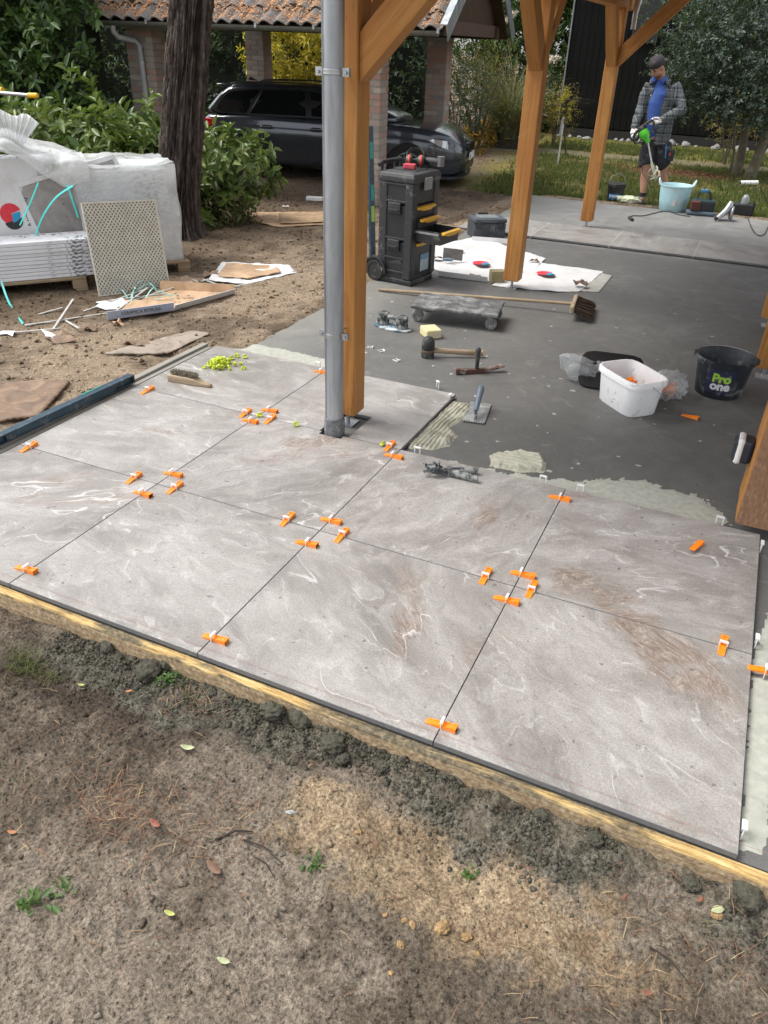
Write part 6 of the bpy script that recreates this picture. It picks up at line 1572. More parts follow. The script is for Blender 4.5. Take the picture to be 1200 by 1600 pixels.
# dark grey case
a, b, c_ = G(637+0, 0, 0), 0, 0
fl, fr_, br2 = G(718, 372, ZS), G(758, 373, ZS), G(787, 368, ZS)
gc = thing('tool_case', 'dark grey plastic tool case standing on the slab by the far tiles', 'case', (-.44, 7.32, ZS), math.radians(35))
obj('body', MB().box2((-.19, -.14, 0), (.19, .14, .165)), plain('case_grey', (.055, .062, .072), .5, 0, .15, (.25, .25, .25), 8), gc, None, .012, 2)
obj('lid', MB().box2((-.198, -.148, .168), (.198, .148, .215)), plain('case_lid_grey', (.075, .085, .098), .45, 0, .2, (.3, .3, .3), 8), gc, None, .014, 2)
obj('lid_panel', MB().box2((-.12, -.09, .216), (.12, .09, .221)), plain('case_panel', (.20, .22, .23), .4), gc, None, .003)
obj('handle', MB().tube([(-.06, .15, .18), (-.055, .175, .22), (.055, .175, .22), (.06, .15, .18)], .012, 8), M['rubber_black'], gc, 50)
for x in (-.13, .13): obj('latch', MB().box2((x-.03, -.162, .11), (x+.03, -.141, .19)), M['box_black2'], gc, None, .004)

# ---------------------------------------------------------------- cardboard with the printed pie logo
s = NT('white_carton'); v = s.coord(); n = s.noise(v, 4, 6, .62, .5); n2 = s.noise(v, 40, 4, .6)
M['carton'] = s.done(s.mix(s.rng(n, .5, .75, 0, .5), s.mix(s.rng(n2, .4, .7, 0, .3), (.64, .64, .64), (.54, .55, .56)), (.42, .38, .33)), .7, 0, s.bump(s.math('ADD', n, s.math('MULTIPLY', n2, .2)), .3, .01))
s = NT('brown_card'); v = s.coord(); n = s.noise(v, 5, 6, .62, .5); M['card'] = s.done(s.ramp(n, [(.3, (.30, .19, .11)), (.55, (.46, .31, .19)), (.75, (.56, .41, .27))]), .85, 0, s.bump(n, .3, .01))
s = NT('wet_card'); v = s.coord(); n = s.noise(v, 7, 6, .66, .8); M['wetcard'] = s.done(s.ramp(n, [(.3, (.10, .07, .05)), (.55, (.20, .135, .09)), (.75, (.32, .23, .15))]), .85, 0, s.bump(n, .5, .01))
M['logo_red'] = plain('print_red', (.62, .03, .05), .6); M['logo_blue'] = plain('print_blue', (.02, .28, .50), .6); M['logo_black'] = M['ink']
def disc_sector(mb, r, a0, a1, z, n=18):
    vs = [Vector((0, 0, z))]+[Vector((r*math.cos(a0+(a1-a0)*i/n), r*math.sin(a0+(a1-a0)*i/n), z)) for i in range(n+1)]
    return mb.add(vs, [(0, i, i+1) for i in range(1, n+1)])
def logo(par, M4, r):
    for nm, a0, a1, rr_, mat, dz, off in (('logo_red', math.radians(20), math.radians(330), r, M['logo_red'], .0008, (0, 0)), ('logo_black', math.radians(195), math.radians(375), r*.86, M['logo_black'], .0014, (r*.12, -r*.62)), ('logo_blue', math.radians(-95), math.radians(15), r*.78, M['logo_blue'], .0020, (r*.1, .0))):
        mb = disc_sector(MB(), rr_, a0, a1, dz); mb.v = [tuple(M4 @ (Vector(p)+Vector((off[0], off[1], 0)))) for p in mb.v]; obj(nm, mb, mat, par)
def nearest_on(X, Y, P):
    n = len(P); best = np.full(X.shape, 1e9); bx = X.copy(); by = Y.copy()
    for i in range(n):
        a, b = P[i], P[(i+1) % n]; e = b-a; t = np.clip(((X-a[0])*e[0]+(Y-a[1])*e[1])/(e@e+1e-12), 0, 1)
        qx, qy = a[0]+t*e[0], a[1]+t*e[1]; d = np.hypot(X-qx, Y-qy); m = d < best
        best = np.where(m, d, best); bx = np.where(m, qx, bx); by = np.where(m, qy, by)
    return bx, by
def sheet(name, pts, z, thick, mat, label, cat, wob=.01, res=.03, seed=0, lift=None):
    """a flat limp sheet with its own thickness: polygon filled by a grid, edges a little wavy"""
    P = np.array([(p[0], p[1]) for p in pts]); x0, y0 = P.min(0)-.01; x1, y1 = P.max(0)+.01
    X, Y = np.meshgrid(np.arange(x0, x1+res, res), np.arange(y0, y1+res, res)); sd = inside_sd(X, Y, P)
    Z = z+thick+wob*np.abs(fbm(X*3+seed, Y*3, 3))
    if lift is not None: Z = Z+lift(X, Y)
    I = np.arange(X.size).reshape(X.shape); F = np.stack([I[:-1, :-1], I[:-1, 1:], I[1:, 1:], I[1:, :-1]], -1).reshape(-1, 4); k = (sd.ravel()[F] > 0).sum(1) >= 2; F = F[k]
    BX, BY = nearest_on(X, Y, P); out = sd < 0; jx = .35*wob*fbm(X*25+seed, Y*25, 2); jy = .35*wob*fbm(X*25, Y*25+seed, 2)
    X = np.where(out, BX+jx, X); Y = np.where(out, BY+jy, Y)
    us = np.zeros(X.size, bool); us[F.ravel()] = True; rm = np.cumsum(us)-1
    o = np_mesh(name, np.stack([X.ravel(), Y.ravel(), Z.ravel()], -1)[us], rm[F], mat, None, 180)
    md = o.modifiers.new('solid', 'SOLIDIFY'); md.thickness = thick; md.offset = -1
    return tag(o, label, cat)
cs = sheet('cardboard_sheet', GP([(662, 389), (742, 371), (853, 404), (838, 420), (772, 441), (688, 427), (664, 412)]), ZS, .005, M['carton'], 'large white flattened carton between tool box and second post', 'carton', .022, .02, 3)
def on_floor(px, py, r, par, z, sq=1.0, rot=0.0):
    q = G(px, py, z); logo(par, Matrix.Translation((q.x, q.y, z)) @ Matrix.Rotation(rot, 4, 'Z'), r)
on_floor(752, 411, .088, cs, ZS+.026, rot=.4); on_floor(712, 391, .062, cs, ZS+.026, rot=1.2)
cs2 = sheet('cardboard_sheet', GP([(768, 447), (840, 411), (943, 425), (906, 456), (868, 457)]), ZS, .005, M['carton'], 'white flattened carton right of the second post foot', 'carton', .016, .02, 9)
on_floor(852, 427, .085, cs2, ZS+.022, rot=.5)
sheet('cardboard_sheet', GP([(905, 455), (930, 425), (957, 431), (936, 457)]), ZS, .004, plain('grey_board', (.36, .35, .32), .8), 'pale grey board poking out under the right white carton', 'board', .006, .02, 4)
# folded carton rim, torn brown scraps
def strip(name, p0, p1, h, t, mat, label, cat, lean=0.0):
    d = Vector(p1)-Vector(p0); n = Vector((-d.y, d.x, 0)).normalized(); mb = MB()
    a, b = Vector(p0), Vector(p1); up = Vector((0, 0, h))+n*lean
    mb.add([a, b, b+up, a+up, a+n*t, b+n*t, b+up+n*t, a+up+n*t], [(0, 1, 2, 3), (7, 6, 5, 4), (0, 4, 5, 1), (3, 2, 6, 7), (0, 3, 7, 4), (1, 5, 6, 2)]); return tag(obj(name, mb, mat), label, cat)
strip('carton_flap', G(685, 431, ZS), G(762, 441, ZS), .055, .004, M['carton'], 'white upright carton flap left of the wooden block', 'carton', -.03)
strip('carton_flap', G(737, 377, ZS), G(795, 381, ZS), .05, .004, M['carton'], 'white carton flap behind the cartons below the grey case', 'carton', .02)
def scrap(px, py, r, mat, label, cat='scrap', z=None, hgt=.03, seed=0, grp=None):
    q = G(px, py, z if z is not None else -.08); zz = z if z is not None else gz(q.x, q.y)
    q = G(px, py, zz); n = 10; mb = MB(); rnd = random.Random(seed+int(px*7+py)); vs = []; top = []
    for i in range(n):
        a = 2*PI*i/n; rr_ = r*rnd.uniform(.55, 1.2); vs.append(Vector((q.x+rr_*math.cos(a)*1.4, q.y+rr_*math.sin(a), zz+.004+hgt*rnd.random()**2)))
    c = Vector((q.x, q.y, zz+hgt*.5)); mb.add(vs+[c], [(i, (i+1) % n, n) for i in range(n)])
    return tag(obj(name_of(cat), mb, mat, None, None, 0, solid=.003), label, cat, grp)
def name_of(cat): return cat.replace(' ', '_')+'_scrap'
scrap(744, 434, .05, M['wetcard'], 'torn brown card at the front edge of the left white carton', 'card', ZS, .05)
scrap(905, 446, .06, M['wetcard'], 'torn brown card on the right white carton', 'card', ZS+.02, .05); scrap(835, 409, .04, M['wetcard'], 'torn brown card between the two white cartons', 'card', ZS+.015, .04)
scrap(683, 405, .05, M['wetcard'], 'torn brown card right of the tool box foot', 'card', ZS+.02, .04)
wb = tag(obj('wooden_block', MB().box((0, 0, .055), (.13, .10, .11)), m_greywood('fir_block', (.20, .175, .10), (.34, .30, .19), 'x'), None, None, .004), 'squared wooden block beside the second post foot', 'wood block')
q = G(774, 442, ZS); wb.location = (q.x, q.y+.03, ZS); wb.rotation_euler = (0, 0, .55)
# small trowel on the carton
q = G(700, 412, ZS); st_ = thing('hand_trowel', 'steel float trowel standing on the white carton by the tool box', 'trowel', (q.x, q.y, ZS+.03), .2)
o = obj('blade', MB().box((0, 0, 0), (.20, .11, .002)), M['iron'], st_, None); o.rotation_euler = (math.radians(62), .1, .3); o.location = (.04, .02, .062)
obj('handle', MB().tube([(-.05, -.03, .012), (0, -.035, .02), (.05, -.03, .018)], [.014, .018, .014], 10), plain('blue_grey_handle', (.12, .17, .22), .5), st_, 60)

# ================================================================ PALLETS WITH TILE PACKS
PA = math.radians(52); PO = Vector((-3.26, 3.19, 0)); P1 = Vector((math.cos(PA), math.sin(PA), 0)); P2 = Vector((-math.sin(PA), math.cos(PA), 0))
def PP(a, b, z): return PO+P1*a+P2*b+Vector((0, 0, z))
RPA = Matrix.Rotation(PA, 3, 'Z')
M['pallet'] = m_greywood('pallet_wood', (.20, .14, .085), (.38, .29, .19), 'x')
def pallet(a0, a1, b0, b1, z0, label):
    t = thing('pallet', label, 'pallet', PP(a0, b0, z0), PA); L, D = a1-a0, b1-b0
    for k in range(6): obj('deck_board', MB().box2((0, k*(D-.10)/5, .095), (L, k*(D-.10)/5+.10, .117)), M['pallet'], t, None, .003)
    for i in range(3):
        for j in range(3): obj('block', MB().box2((i*(L-.12)/2, j*(D-.10)/2, .018), (i*(L-.12)/2+.12, j*(D-.10)/2+.10, .094)), M['pallet'], t, None, .004)
    for i in range(3): obj('bottom_board', MB().box2((i*(L-.10)/2, 0, 0), (i*(L-.10)/2+.10, D, .017)), M['pallet'], t)
    return t
pallet(-1.15, .50, -.03, .75, -.115, 'weathered pallet under the flat stack of tile cartons')
pallet(.55, 1.50, .22, 1.15, -.115, 'weathered pallet under the plastic wrapped tile pack')
s = NT('printed_carton'); v = s.coord(); sx_ = s.n('SeparateXYZ', {'Vector': v})
n = s.noise(v, 6, 5, .6); n3 = s.noise(s.mapv(v, (26, 26, 60)), 1.0, 2, .5); band = s.rng(s.noise(s.mapv(v, (3.2, 3.2, 1)), 1, 1), .50, .54)
c = s.mix(s.rng(n, .45, .75, 0, .6), (.70, .71, .73), (.52, .52, .53))
c = s.mix(s.math('MULTIPLY', s.math('MULTIPLY', s.rng(n3, .54, .58), band), .8), c, (.06, .06, .075))
c = s.mix(s.math('MULTIPLY', s.math('MULTIPLY', s.rng(n3, .60, .62), s.rng(s.noise(v, 2.2, 1), .55, .58)), .9), c, (.50, .05, .06))
M['carton_print'] = s.done(c, .7, 0, s.bump(n, .2, .01))
ordn = ['bottom', 'second from bottom', 'third from bottom', 'fourth from bottom', 'fifth from bottom', 'fifth from top', 'fourth from top', 'third from top', 'second from top', 'topmost']
for k in range(10):
    j1, j2 = random.uniform(-.012, .012), random.uniform(-.008, .008)
    o = obj('tile_carton', MB().box2((-.95, 0, .0015), (.60, .33, .0300)), M['carton_print'], None, None, .003)
    o.location = PP(j1-.012*(k % 3), j2, .004+k*.0315); o.rotation_euler = (0, 0, PA+random.uniform(-.008, .008))
    tag(o, 'flat white tile carton, '+ordn[k]+' of the stack on the left pallet', 'carton', 'flat cartons on the left pallet')
# upright cartons behind the stack
ZT = .02
lc = thing('tile_carton', 'upright white tile carton with a red blue and black pie logo', 'carton', PP(-.56, .37, ZT), PA)
lc.rotation_euler = (math.radians(-6), 0, PA)
obj('panel', MB().box2((0, 0, 0), (.86, .028, .90)), M['carton'], lc, None, .003)
MF = Matrix(((1, 0, 0, .58), (0, 0, -1, -.001), (0, 1, 0, .46), (0, 0, 0, 1))) @ Matrix.Rotation(0, 4, 'Z')
logo(lc, MF, .088)
text('lettering', 'NERLIN', .07, M['ink'], lc, .0004, (.72, -.0015, .47), (PI/2, -PI/2, 0) if False else (PI/2, PI/2, 0))
tw = thing('upright_tile', 'grey tile in a white foam frame leaning behind the carton stack', 'tile', PP(.26, .36, ZT+.02), PA); tw.rotation_euler = (math.radians(-7), math.radians(-14), PA)
tp = obj('tile_face', MB().box2((.03, 0, .03), (.87, .02, .66)), M['tile'], tw, None, .001)
for (a, b) in (((-.01, -.006, .0), (.028, .03, .70)), ((.028, -.006, .662), (.90, .03, .70)), ((.872, -.006, 0), (.91, .03, .662))): obj('foam_edge', MB().box2(a, b), M['carton'], tw, None, .003)
for k in range(6):
    o = obj('tile_carton', MB().box2((0, 0, 0), (.90, .028, .90)), M['carton_print'], None, None, .003); o.location = PP(-.55+.02*k, .44+.034*k, ZT); o.rotation_euler = (math.radians(-5), 0, PA)
    tag(o, 'upright white tile carton, number %s from the front behind the grey tile' % ('one', 'two', 'three', 'four', 'five', 'six')[k], 'carton', 'upright cartons on the left pallet')
wp = thing('wrapped_tile_pack', 'plastic wrapped pack of upright tiles on the right-hand pallet', 'tile pack', PP(.60, .28, .004), PA)
for k in range(18): obj('tile_carton', MB().box2((.02, .04+k*.042, 0), (.80, .04+k*.042+.036, .80)), M['carton_print'], wp)
# plastic wrap: crumpled skin over the pack, thrown over the open cartons on the left
s = NT('pallet_film'); v = s.coord(); g = s.n('NewGeometry'); n = s.noise(s.mapv(v, (1, 1, 1.6), rot=(.3, .2, .4)), 3.2, 5, .55, 2.6); n2 = s.noise(v, 9, 3, .5, 1.5); crs = s.math('MAXIMUM', s.rng(s.math('ABSOLUTE', s.math('SUBTRACT', s.noise(v, 2.0, 3, .5, 1.6), .5)), .022, .0), s.rng(s.math('ABSOLUTE', s.math('SUBTRACT', s.noise(s.mapv(v, loc=(3, 1, 2)), 4.2, 3, .5, 2.0), .5)), .018, .0)); n5 = s.noise(v, 2.5, 4, .6)
tr = s.n('BsdfTransparent', {'Color': (.95, .96, .96, 1)})
colf = s.mix(s.rng(n5, .35, .7), (.76, .78, .77), (.88, .89, .88))
pb = s.n('BsdfPrincipled', {'Base Color': colf, 'Roughness': .14, 'Normal': s.bump(s.math('ADD', n, s.math('ADD', s.math('MULTIPLY', n2, .25), s.math('MULTIPLY', crs, .3))), .40, .05)})
tlb = s.n('BsdfTranslucent', {'Color': (.80, .82, .82, 1)}); m1 = s.n('MixShader', {0: .3, 1: pb.outputs[0], 2: tlb.outputs[0]})
mx = s.n('MixShader', {0: s.math('MAXIMUM', s.rng(n5, .35, .65, .48, .86), s.math('MULTIPLY', crs, .9)), 1: tr.outputs[0], 2: m1.outputs[0]}); M['wrap'] = s.surf(mx.outputs[0])
def cloth_box(name, a0, a1, b0, b1, z0, z1, amp, mat, par, res=.028, seed=0, open_front=None):
    """open-bottomed cover over a block, in the local pallet frame"""
    V, F = [], []
    def grid(fn, nu, nv):
        o = len(V)
        for j in range(nv+1):
            for i in range(nu+1): V.append(fn(i/nu, j/nv))
        for j in range(nv):
            for i in range(nu): F.append((o+j*(nu+1)+i, o+j*(nu+1)+i+1, o+(j+1)*(nu+1)+i+1, o+(j+1)*(nu+1)+i))
    def wob(p, n):
        f = float(fbm(np.array([p.x*4.5+p.z*3+seed]), np.array([p.y*4.5+p.z*4]), 4, .6)[0]); g_ = abs(float(fbm(np.array([p.x*9+seed]), np.array([p.y*9+p.z*11]), 3)[0]))
        ed = min((z1-p.z)/.12+.25, 1.0) if n.z < .5 else 1
        f3 = float(fbm(np.array([p.x*2+p.z*1.2+seed]), np.array([p.y*2.2+p.z*2.6]), 2)[0])
        return p+n*(amp*(.22*f+.18*g_+1.5*f3)*ed)+Vector((0, 0, amp*.6*f if n.z > .5 else 0))
    NU = lambda L: max(2, int(L/res))
    grid(lambda u, v: wob(Vector((a0+(a1-a0)*u, b0, z0+(z1-z0)*v)), Vector((0, -1, 0))), NU(a1-a0), NU(z1-z0))
    grid(lambda u, v: wob(Vector((a1, b0+(b1-b0)*u, z0+(z1-z0)*v)), Vector((1, 0, 0))), NU(b1-b0), NU(z1-z0))
    grid(lambda u, v: wob(Vector((a0, b1-(b1-b0)*u, z0+(z1-z0)*v)), Vector((-1, 0, 0))), NU(b1-b0), NU(z1-z0))
    grid(lambda u, v: wob(Vector((a0+(a1-a0)*u, b0+(b1-b0)*v, z1)), Vector((0, 0, 1))), NU(a1-a0), NU(b1-b0))
    me = bpy.data.meshes.new(name); me.from_pydata([tuple(p) for p in V], [], F); bm = bmesh.new(); bm.from_mesh(me); bmesh.ops.remove_doubles(bm, verts=bm.verts, dist=.012); bm.to_mesh(me); bm.free()
    me.materials.append(mat); shade(me, 180); return mesh_obj(name, me, par)
cloth_box('plastic_wrap', -.02, .86, .0, .86, -.02, .85, .026, M['wrap'], wp, seed=2)
dr = thing('plastic_sheet', 'crumpled white plastic sheet draped over the open tile cartons', 'plastic sheet', PP(-1.15, .22, 0), PA)
# draped sheet: over the top with a hanging front edge, a pleated gather at the left
nu, nv = 80, 46; V, F = [], []
for j in range(nv+1):
    v_ = j/nv
    for i in range(nu+1):
        u_ = i/nu; x = u_*1.85
        hang = .11+.07*math.sin(u_*7+1)+.07*float(fbm(np.array([u_*6.]), np.array([1.7]), 3)[0])
        top_z = .955+.13*math.exp(-((u_-.66)/.13)**2)-.05*u_
        w = v_*1.0
        if w < .32: y = .03-.02*math.sin(w*9); z = top_z-hang*(1-w/.32)
        else: y = .03+(w-.32)*1.05; z = top_z+.05*math.sin((w-.32)*4)
        f1 = float(fbm(np.array([x*4.2+5]), np.array([w*5.]), 4, .6)[0]); f2 = abs(float(fbm(np.array([x*9+1]), np.array([w*6+x*3]), 3)[0]))
        f3 = float(fbm(np.array([x*2.2+w*1.5]), np.array([w*2.6-x*.7]), 2)[0]); V.append((x, y-.020*f2*(1 if w < .35 else .2)-.06*f3, z+.10*f3+.010*f1+.008*f2*(0 if w < .2 else 1)))
for j in range(nv):
    for i in range(nu): F.append((j*(nu+1)+i, j*(nu+1)+i+1, (j+1)*(nu+1)+i+1, (j+1)*(nu+1)+i))
o = np_mesh('drape', V, F, M['wrap'], dr, 180)
# fan-shaped pleated gather standing up at the left end
V, F = [], []; nf, nh = 72, 10
for j in range(nh+1):
    h = j/nh
    for i in range(nf+1):
        u_ = i/nf; a = (u_-.5)*1.25
        r = .05+.34*h; pl_ = .022*math.sin(u_*PI*22)*(.4+h)
        V.append((1.27+math.sin(a)*r*1.15, .12+pl_+.10*h*math.cos(a*2), .93+math.cos(a)*r*(.86+.05*math.sin(u_*17))))
for j in range(nh):
    for i in range(nf): F.append((j*(nf+1)+i, j*(nf+1)+i+1, (j+1)*(nf+1)+i+1, (j+1)*(nf+1)+i))
np_mesh('pleated_gather', V, F, M['wrap'], dr, 180)
# old timber edge seen at the far left of the cartons
tag(obj('wooden_crate_side', MB().bar(PP(-1.05, .33, .3), PP(-1.05, .33, .95), .06, .05), M['pallet']), 'brown wooden post at the left end of the upright cartons', 'wood post')
# teal packing straps
M['strap'] = plain('teal_strap', (.06, .55, .52), .4, var=.1)
def ribbon(name, pts, w, mat, label, cat, upv=(0, 0, 1), grp=None, th=.0012):
    pts = [Vector(p) for p in pts]; k = len(pts); dense = []
    for i in range(k-1):                                     # Catmull-Rom
        p0, p1, p2, p3 = pts[max(i-1, 0)], pts[i], pts[i+1], pts[min(i+2, k-1)]
        for t in np.linspace(0, 1, 9)[:-1]:
            dense.append(.5*((2*p1)+(p2-p0)*t+(2*p0-5*p1+4*p2-p3)*t*t+(3*p1-p0-3*p2+p3)*t**3))
    dense.append(pts[-1]); rings = []
    for i, p in enumerate(dense):
        d = (dense[min(i+1, len(dense)-1)]-dense[max(i-1, 0)]).normalized(); s_ = d.cross(Vector(upv))
        s_ = s_.normalized() if s_.length > 1e-4 else Vector((1, 0, 0)); n_ = s_.cross(d).normalized()
        rings.append([p-s_*w/2-n_*th, p+s_*w/2-n_*th, p+s_*w/2+n_*th, p-s_*w/2+n_*th])
    return tag(obj(name, MB().loft(rings), mat, None, 40), label, cat, grp)
CV = tuple(-_fw)
ribbon('packing_strap', [PYl(60, 285, 3.02), PYl(46, 320, 3.03), PYl(31, 352, 3.04)], .014, M['strap'], 'teal packing strap hanging straight over the pie logo carton', 'strap', CV)
ribbon('packing_strap', [PYl(114, 290, 3.15), PYl(88, 308, 3.13), PYl(68, 336, 3.13), PYl(55, 368, 3.14)], .015, M['strap'], 'teal packing strap curving down over the grey tile', 'strap', CV)
ribbon('packing_strap', [PYl(105, 288, 3.16), PYl(112, 310, 3.15), PYl(122, 340, 3.16)], .014, M['strap'], 'teal packing strap running down beside the mesh panel', 'strap', CV)
q = G(36, 505, -.09); ribbon('packing_strap', [PYl(2, 440, 3.0), PYl(12, 468, 2.9), PYl(24, 490, 2.75), (q.x, q.y, gz(q.x, q.y)+.02)], .016, M['strap'], 'teal packing strap trailing from the pallet to the ground', 'strap', CV)
# ---------------------------------------------------------------- mesh panel leaning on the pack
b0, b1 = G(155, 461, -.10), G(266, 446, -.10); wv = (b1-b0).xy.to_3d(); WL_ = wv.length; wv.normalize(); nv_ = Vector((-wv.y, wv.x, 0))
mp = thing('mesh_panel', 'beige perforated panel leaning against the wrapped tile pack', 'panel', (b0.x, b0.y, gz(b0.x, b0.y)+.003), math.atan2(wv.y, wv.x))
mp.rotation_euler = (math.radians(-13), math.radians(1.5), math.atan2(wv.y, wv.x))
PH = .765
M['mesh_beige'] = plain('mesh_beige', (.56, .53, .45), .7, 0, .15, (.6, .57, .5), 12)
obj('backing', MB().box2((.006, .008, .006), (WL_-.006, .013, PH-.006)), plain('mesh_backing', (.22, .21, .175), .8), mp)
for a, b in (((0, 0, 0), (WL_, .018, .012)), ((0, 0, PH-.012), (WL_, .018, PH)), ((0, 0, .012), (.012, .018, PH-.012)), ((WL_-.012, 0, .012), (WL_, .018, PH-.012))): obj('rim', MB().box2(a, b), M['mesh_beige'], mp)
mb = MB(); pit = .0262
def clip_seg(x0, z0, dx, dz):
    ts = []
    lo, hi = 0.0, 10.0
    for p, d, mx_ in ((x0, dx, WL_-.010), (z0, dz, PH-.010)):
        if abs(d) < 1e-9: continue
        t0, t1 = (.010-p)/d, (mx_-p)/d
        if t0 > t1: t0, t1 = t1, t0
        lo, hi = max(lo, t0), min(hi, t1)
    return (lo, hi) if hi > lo else None
for sg in (1, -1):
    k = 0
    for x0 in np.arange(-PH*1.2, WL_+PH*1.2, pit*1.25):
        dx, dz = sg*.62, .785; r_ = clip_seg(x0, 0, dx, dz)
        if r_ and r_[1]-r_[0] > .02:
            p = Vector((x0+dx*r_[0], .004+.0008*(sg > 0), dz*r_[0])); q_ = Vector((x0+dx*r_[1], .004+.0008*(sg > 0), dz*r_[1]))
            mb.bar(p, q_, .009, .006, up=(0, 1, 0))
o = obj('lattice', mb, M['mesh_beige'], mp); o['kind'] = 'stuff'

# ================================================================ PACKING WASTE ON THE GROUND
bx = thing('open_carton', 'flattened open white carton lying in front of the mesh panel', 'carton')
f1, f2, f3, f4 = G(168, 503, -.09), G(272, 489, -.09), G(366, 461, -.09), G(250, 452, -.09)
def up(v, z): return Vector((v.x, v.y, gz(v.x, v.y)+z))
mb = MB(); mb.add([up(f1, .012), up(f2, .012), up(f3, .015), up(f4, .012), up(f1, .006), up(f2, .006), up(f3, .006), up(f4, .006)], [(0, 1, 2, 3), (7, 6, 5, 4), (0, 4, 5, 1), (1, 5, 6, 2), (2, 6, 7, 3), (3, 7, 4, 0)]); obj('inner_base', mb, M['card'], bx)
def wall_(p, q, h, out, mat, nm='side_flap'):
    a, b = up(p, .008), up(q, .008); n = Vector((-(b-a).y, (b-a).x, 0)).normalized()*.006; o_ = Vector((0, 0, h))+Vector((-(b-a).y, (b-a).x, 0)).normalized()*out
    m = MB(); m.add([a, b, b+o_, a+o_, a+n, b+n, b+o_+n, a+o_+n], [(0, 1, 2, 3), (7, 6, 5, 4), (0, 4, 5, 1), (3, 2, 6, 7), (0, 3, 7, 4), (1, 5, 6, 2)]); return obj(nm, m, mat, bx)
pf_ = wall_(f1, f2, .075, -.035, plain('pale_blue_print', (.46, .52, .66), .6, 0, .15, (.6, .6, .62), 10)); wall_(f2, f3, .05, -.03, M['carton']); wall_(f4, f3, .075, .015, M['card'])
text('lettering', 'CERAMICA ESTRUSA', .035, M['ink'], pf_, .0004, (f1.lerp(f2, .52).x+.022, f1.lerp(f2, .52).y-.030, gz(f1.x, f1.y)+.052), (math.radians(68), 0, math.atan2((f2-f1).y, (f2-f1).x)))
sheet('cardboard_sheet', GP([(326, 441), (347, 412), (452, 418), (466, 429), (386, 447)], -.1), gz(-2.0, 4.6)+.01, .006, M['carton'], 'torn white carton lid lying beyond the open carton', 'carton', .03, .025, 2)
sheet('cardboard_sheet', GP([(340, 437), (354, 417), (430, 420), (440, 431), (388, 441)], -.1), gz(-2.0, 4.6)+.026, .004, M['card'], 'brown inner face of the torn carton lid beyond the open carton', 'card', .03, .025, 6)
sheet('cardboard_sheet', GP([(393, 333), (505, 332), (508, 352), (436, 356), (390, 346)], -.1), gz(-3, 7.1)+.004, .006, M['card'], 'flat brown cardboard on the soil between pine and downspout', 'card', .015, .03, 12)
sheet('cardboard_sheet', GP([(436, 336), (506, 334), (507, 350), (438, 353)], -.1), gz(-3, 7.1)+.022, .006, plain('plywood_offcut', (.36, .24, .14), .8, var=.3, scale=8), 'second brown board lying on the flat cardboard', 'board', .01, .03, 15)
sheet('trodden_board', GP([(-40, 668), (62, 655), (112, 598), (40, 600), (-60, 612)], -.065), -.055, .012, M['wetcard'], 'dirty brown board half buried at the left picture edge', 'board', .010, .025, 21)
sheet('trodden_board', GP([(160, 553), (262, 552), (330, 521), (300, 516), (215, 538)], -.06), -.070, .010, plain('sandy_board', (.22, .175, .135), .95, 0, .85, (.29, .245, .20), 5, .5, var=.35), 'sandy brown board trodden into the soil beside the slab', 'board', .012, .03, 23)
# crushed corner of cartons with strips
for i, (px, py, r, m, lab) in enumerate(((205, 480, .12, 'card', 'crumpled brown card behind the open carton flap'), (172, 478, .10, 'carton', 'crumpled white card left of the open carton'), (300, 440, .12, 'wetcard', 'torn wet card behind the open carton'), (330, 432, .08, 'wetcard', 'small torn wet card by the far carton lid'),
        (215, 540, .085, 'wetcard', 'flat torn scrap of card in front of the mesh panel'), (95, 530, .10, 'wetcard', 'curled brown scrap beside the boards on the left'), (85, 528, .075, 'carton', 'white torn paper on the left soil'), (15, 522, .06, 'carton', 'white and brown scrap at the left picture edge'), (140, 515, .06, 'wetcard', 'dark brown scrap in front of the open carton'), (186, 508, .035, 'card', 'small tan scrap under the blue carton flap'))):
    scrap(px, py, r, M[m], lab, 'card', None, .05, i)
q1, q2 = G(440, 325, -.1), G(492, 312, -.1)
o = tag(obj('white_brick', MB().box((0, 0, .03), (.24, .10, .05)), M['white_plastic'], None, None, .006), 'white block on the soil left of the downspout', 'block'); o.location = (q2.x, q2.y, gz(q2.x, q2.y)); o.rotation_euler = (0, 0, .3)
scrap(446, 324, .045, M['carton'], 'small white paper on the soil near the car', 'paper', None, .03, 77)
# wooden and plastic strips lying about
M['strip_grey'] = plain('grey_strip', (.42, .42, .39), .7, var=.25)
for i, (x0, y0, x1, y1, z1) in enumerate(((38, 507, 170, 488, 0), (0, 520, 95, 512, 0), (83, 512, 116, 476, .06), (102, 498, 125, 520, .02), (130, 482, 230, 455, .03), (150, 470, 260, 462, .02), (180, 486, 232, 458, .05), (205, 470, 300, 446, .03), (275, 452, 330, 438, .02), (210, 448, 214, 470, .10), (290, 430, 310, 446, .03), (316, 436, 340, 450, .03), (365, 452, 408, 446, .02), (60, 490, 98, 481, .01))):
    a, b = G(x0, y0, -.09), G(x1, y1, -.09); pa_ = Vector((a.x, a.y, gz(a.x, a.y)+.008)); pb_ = Vector((b.x, b.y, gz(b.x, b.y)+.010+z1))
    tag(obj('packing_strip', MB().bar(pa_, pb_, .016, .006), M['strip_grey']), 'pale packing strip strewn on the soil before the pallets', 'strip', 'packing strips before the pallets')
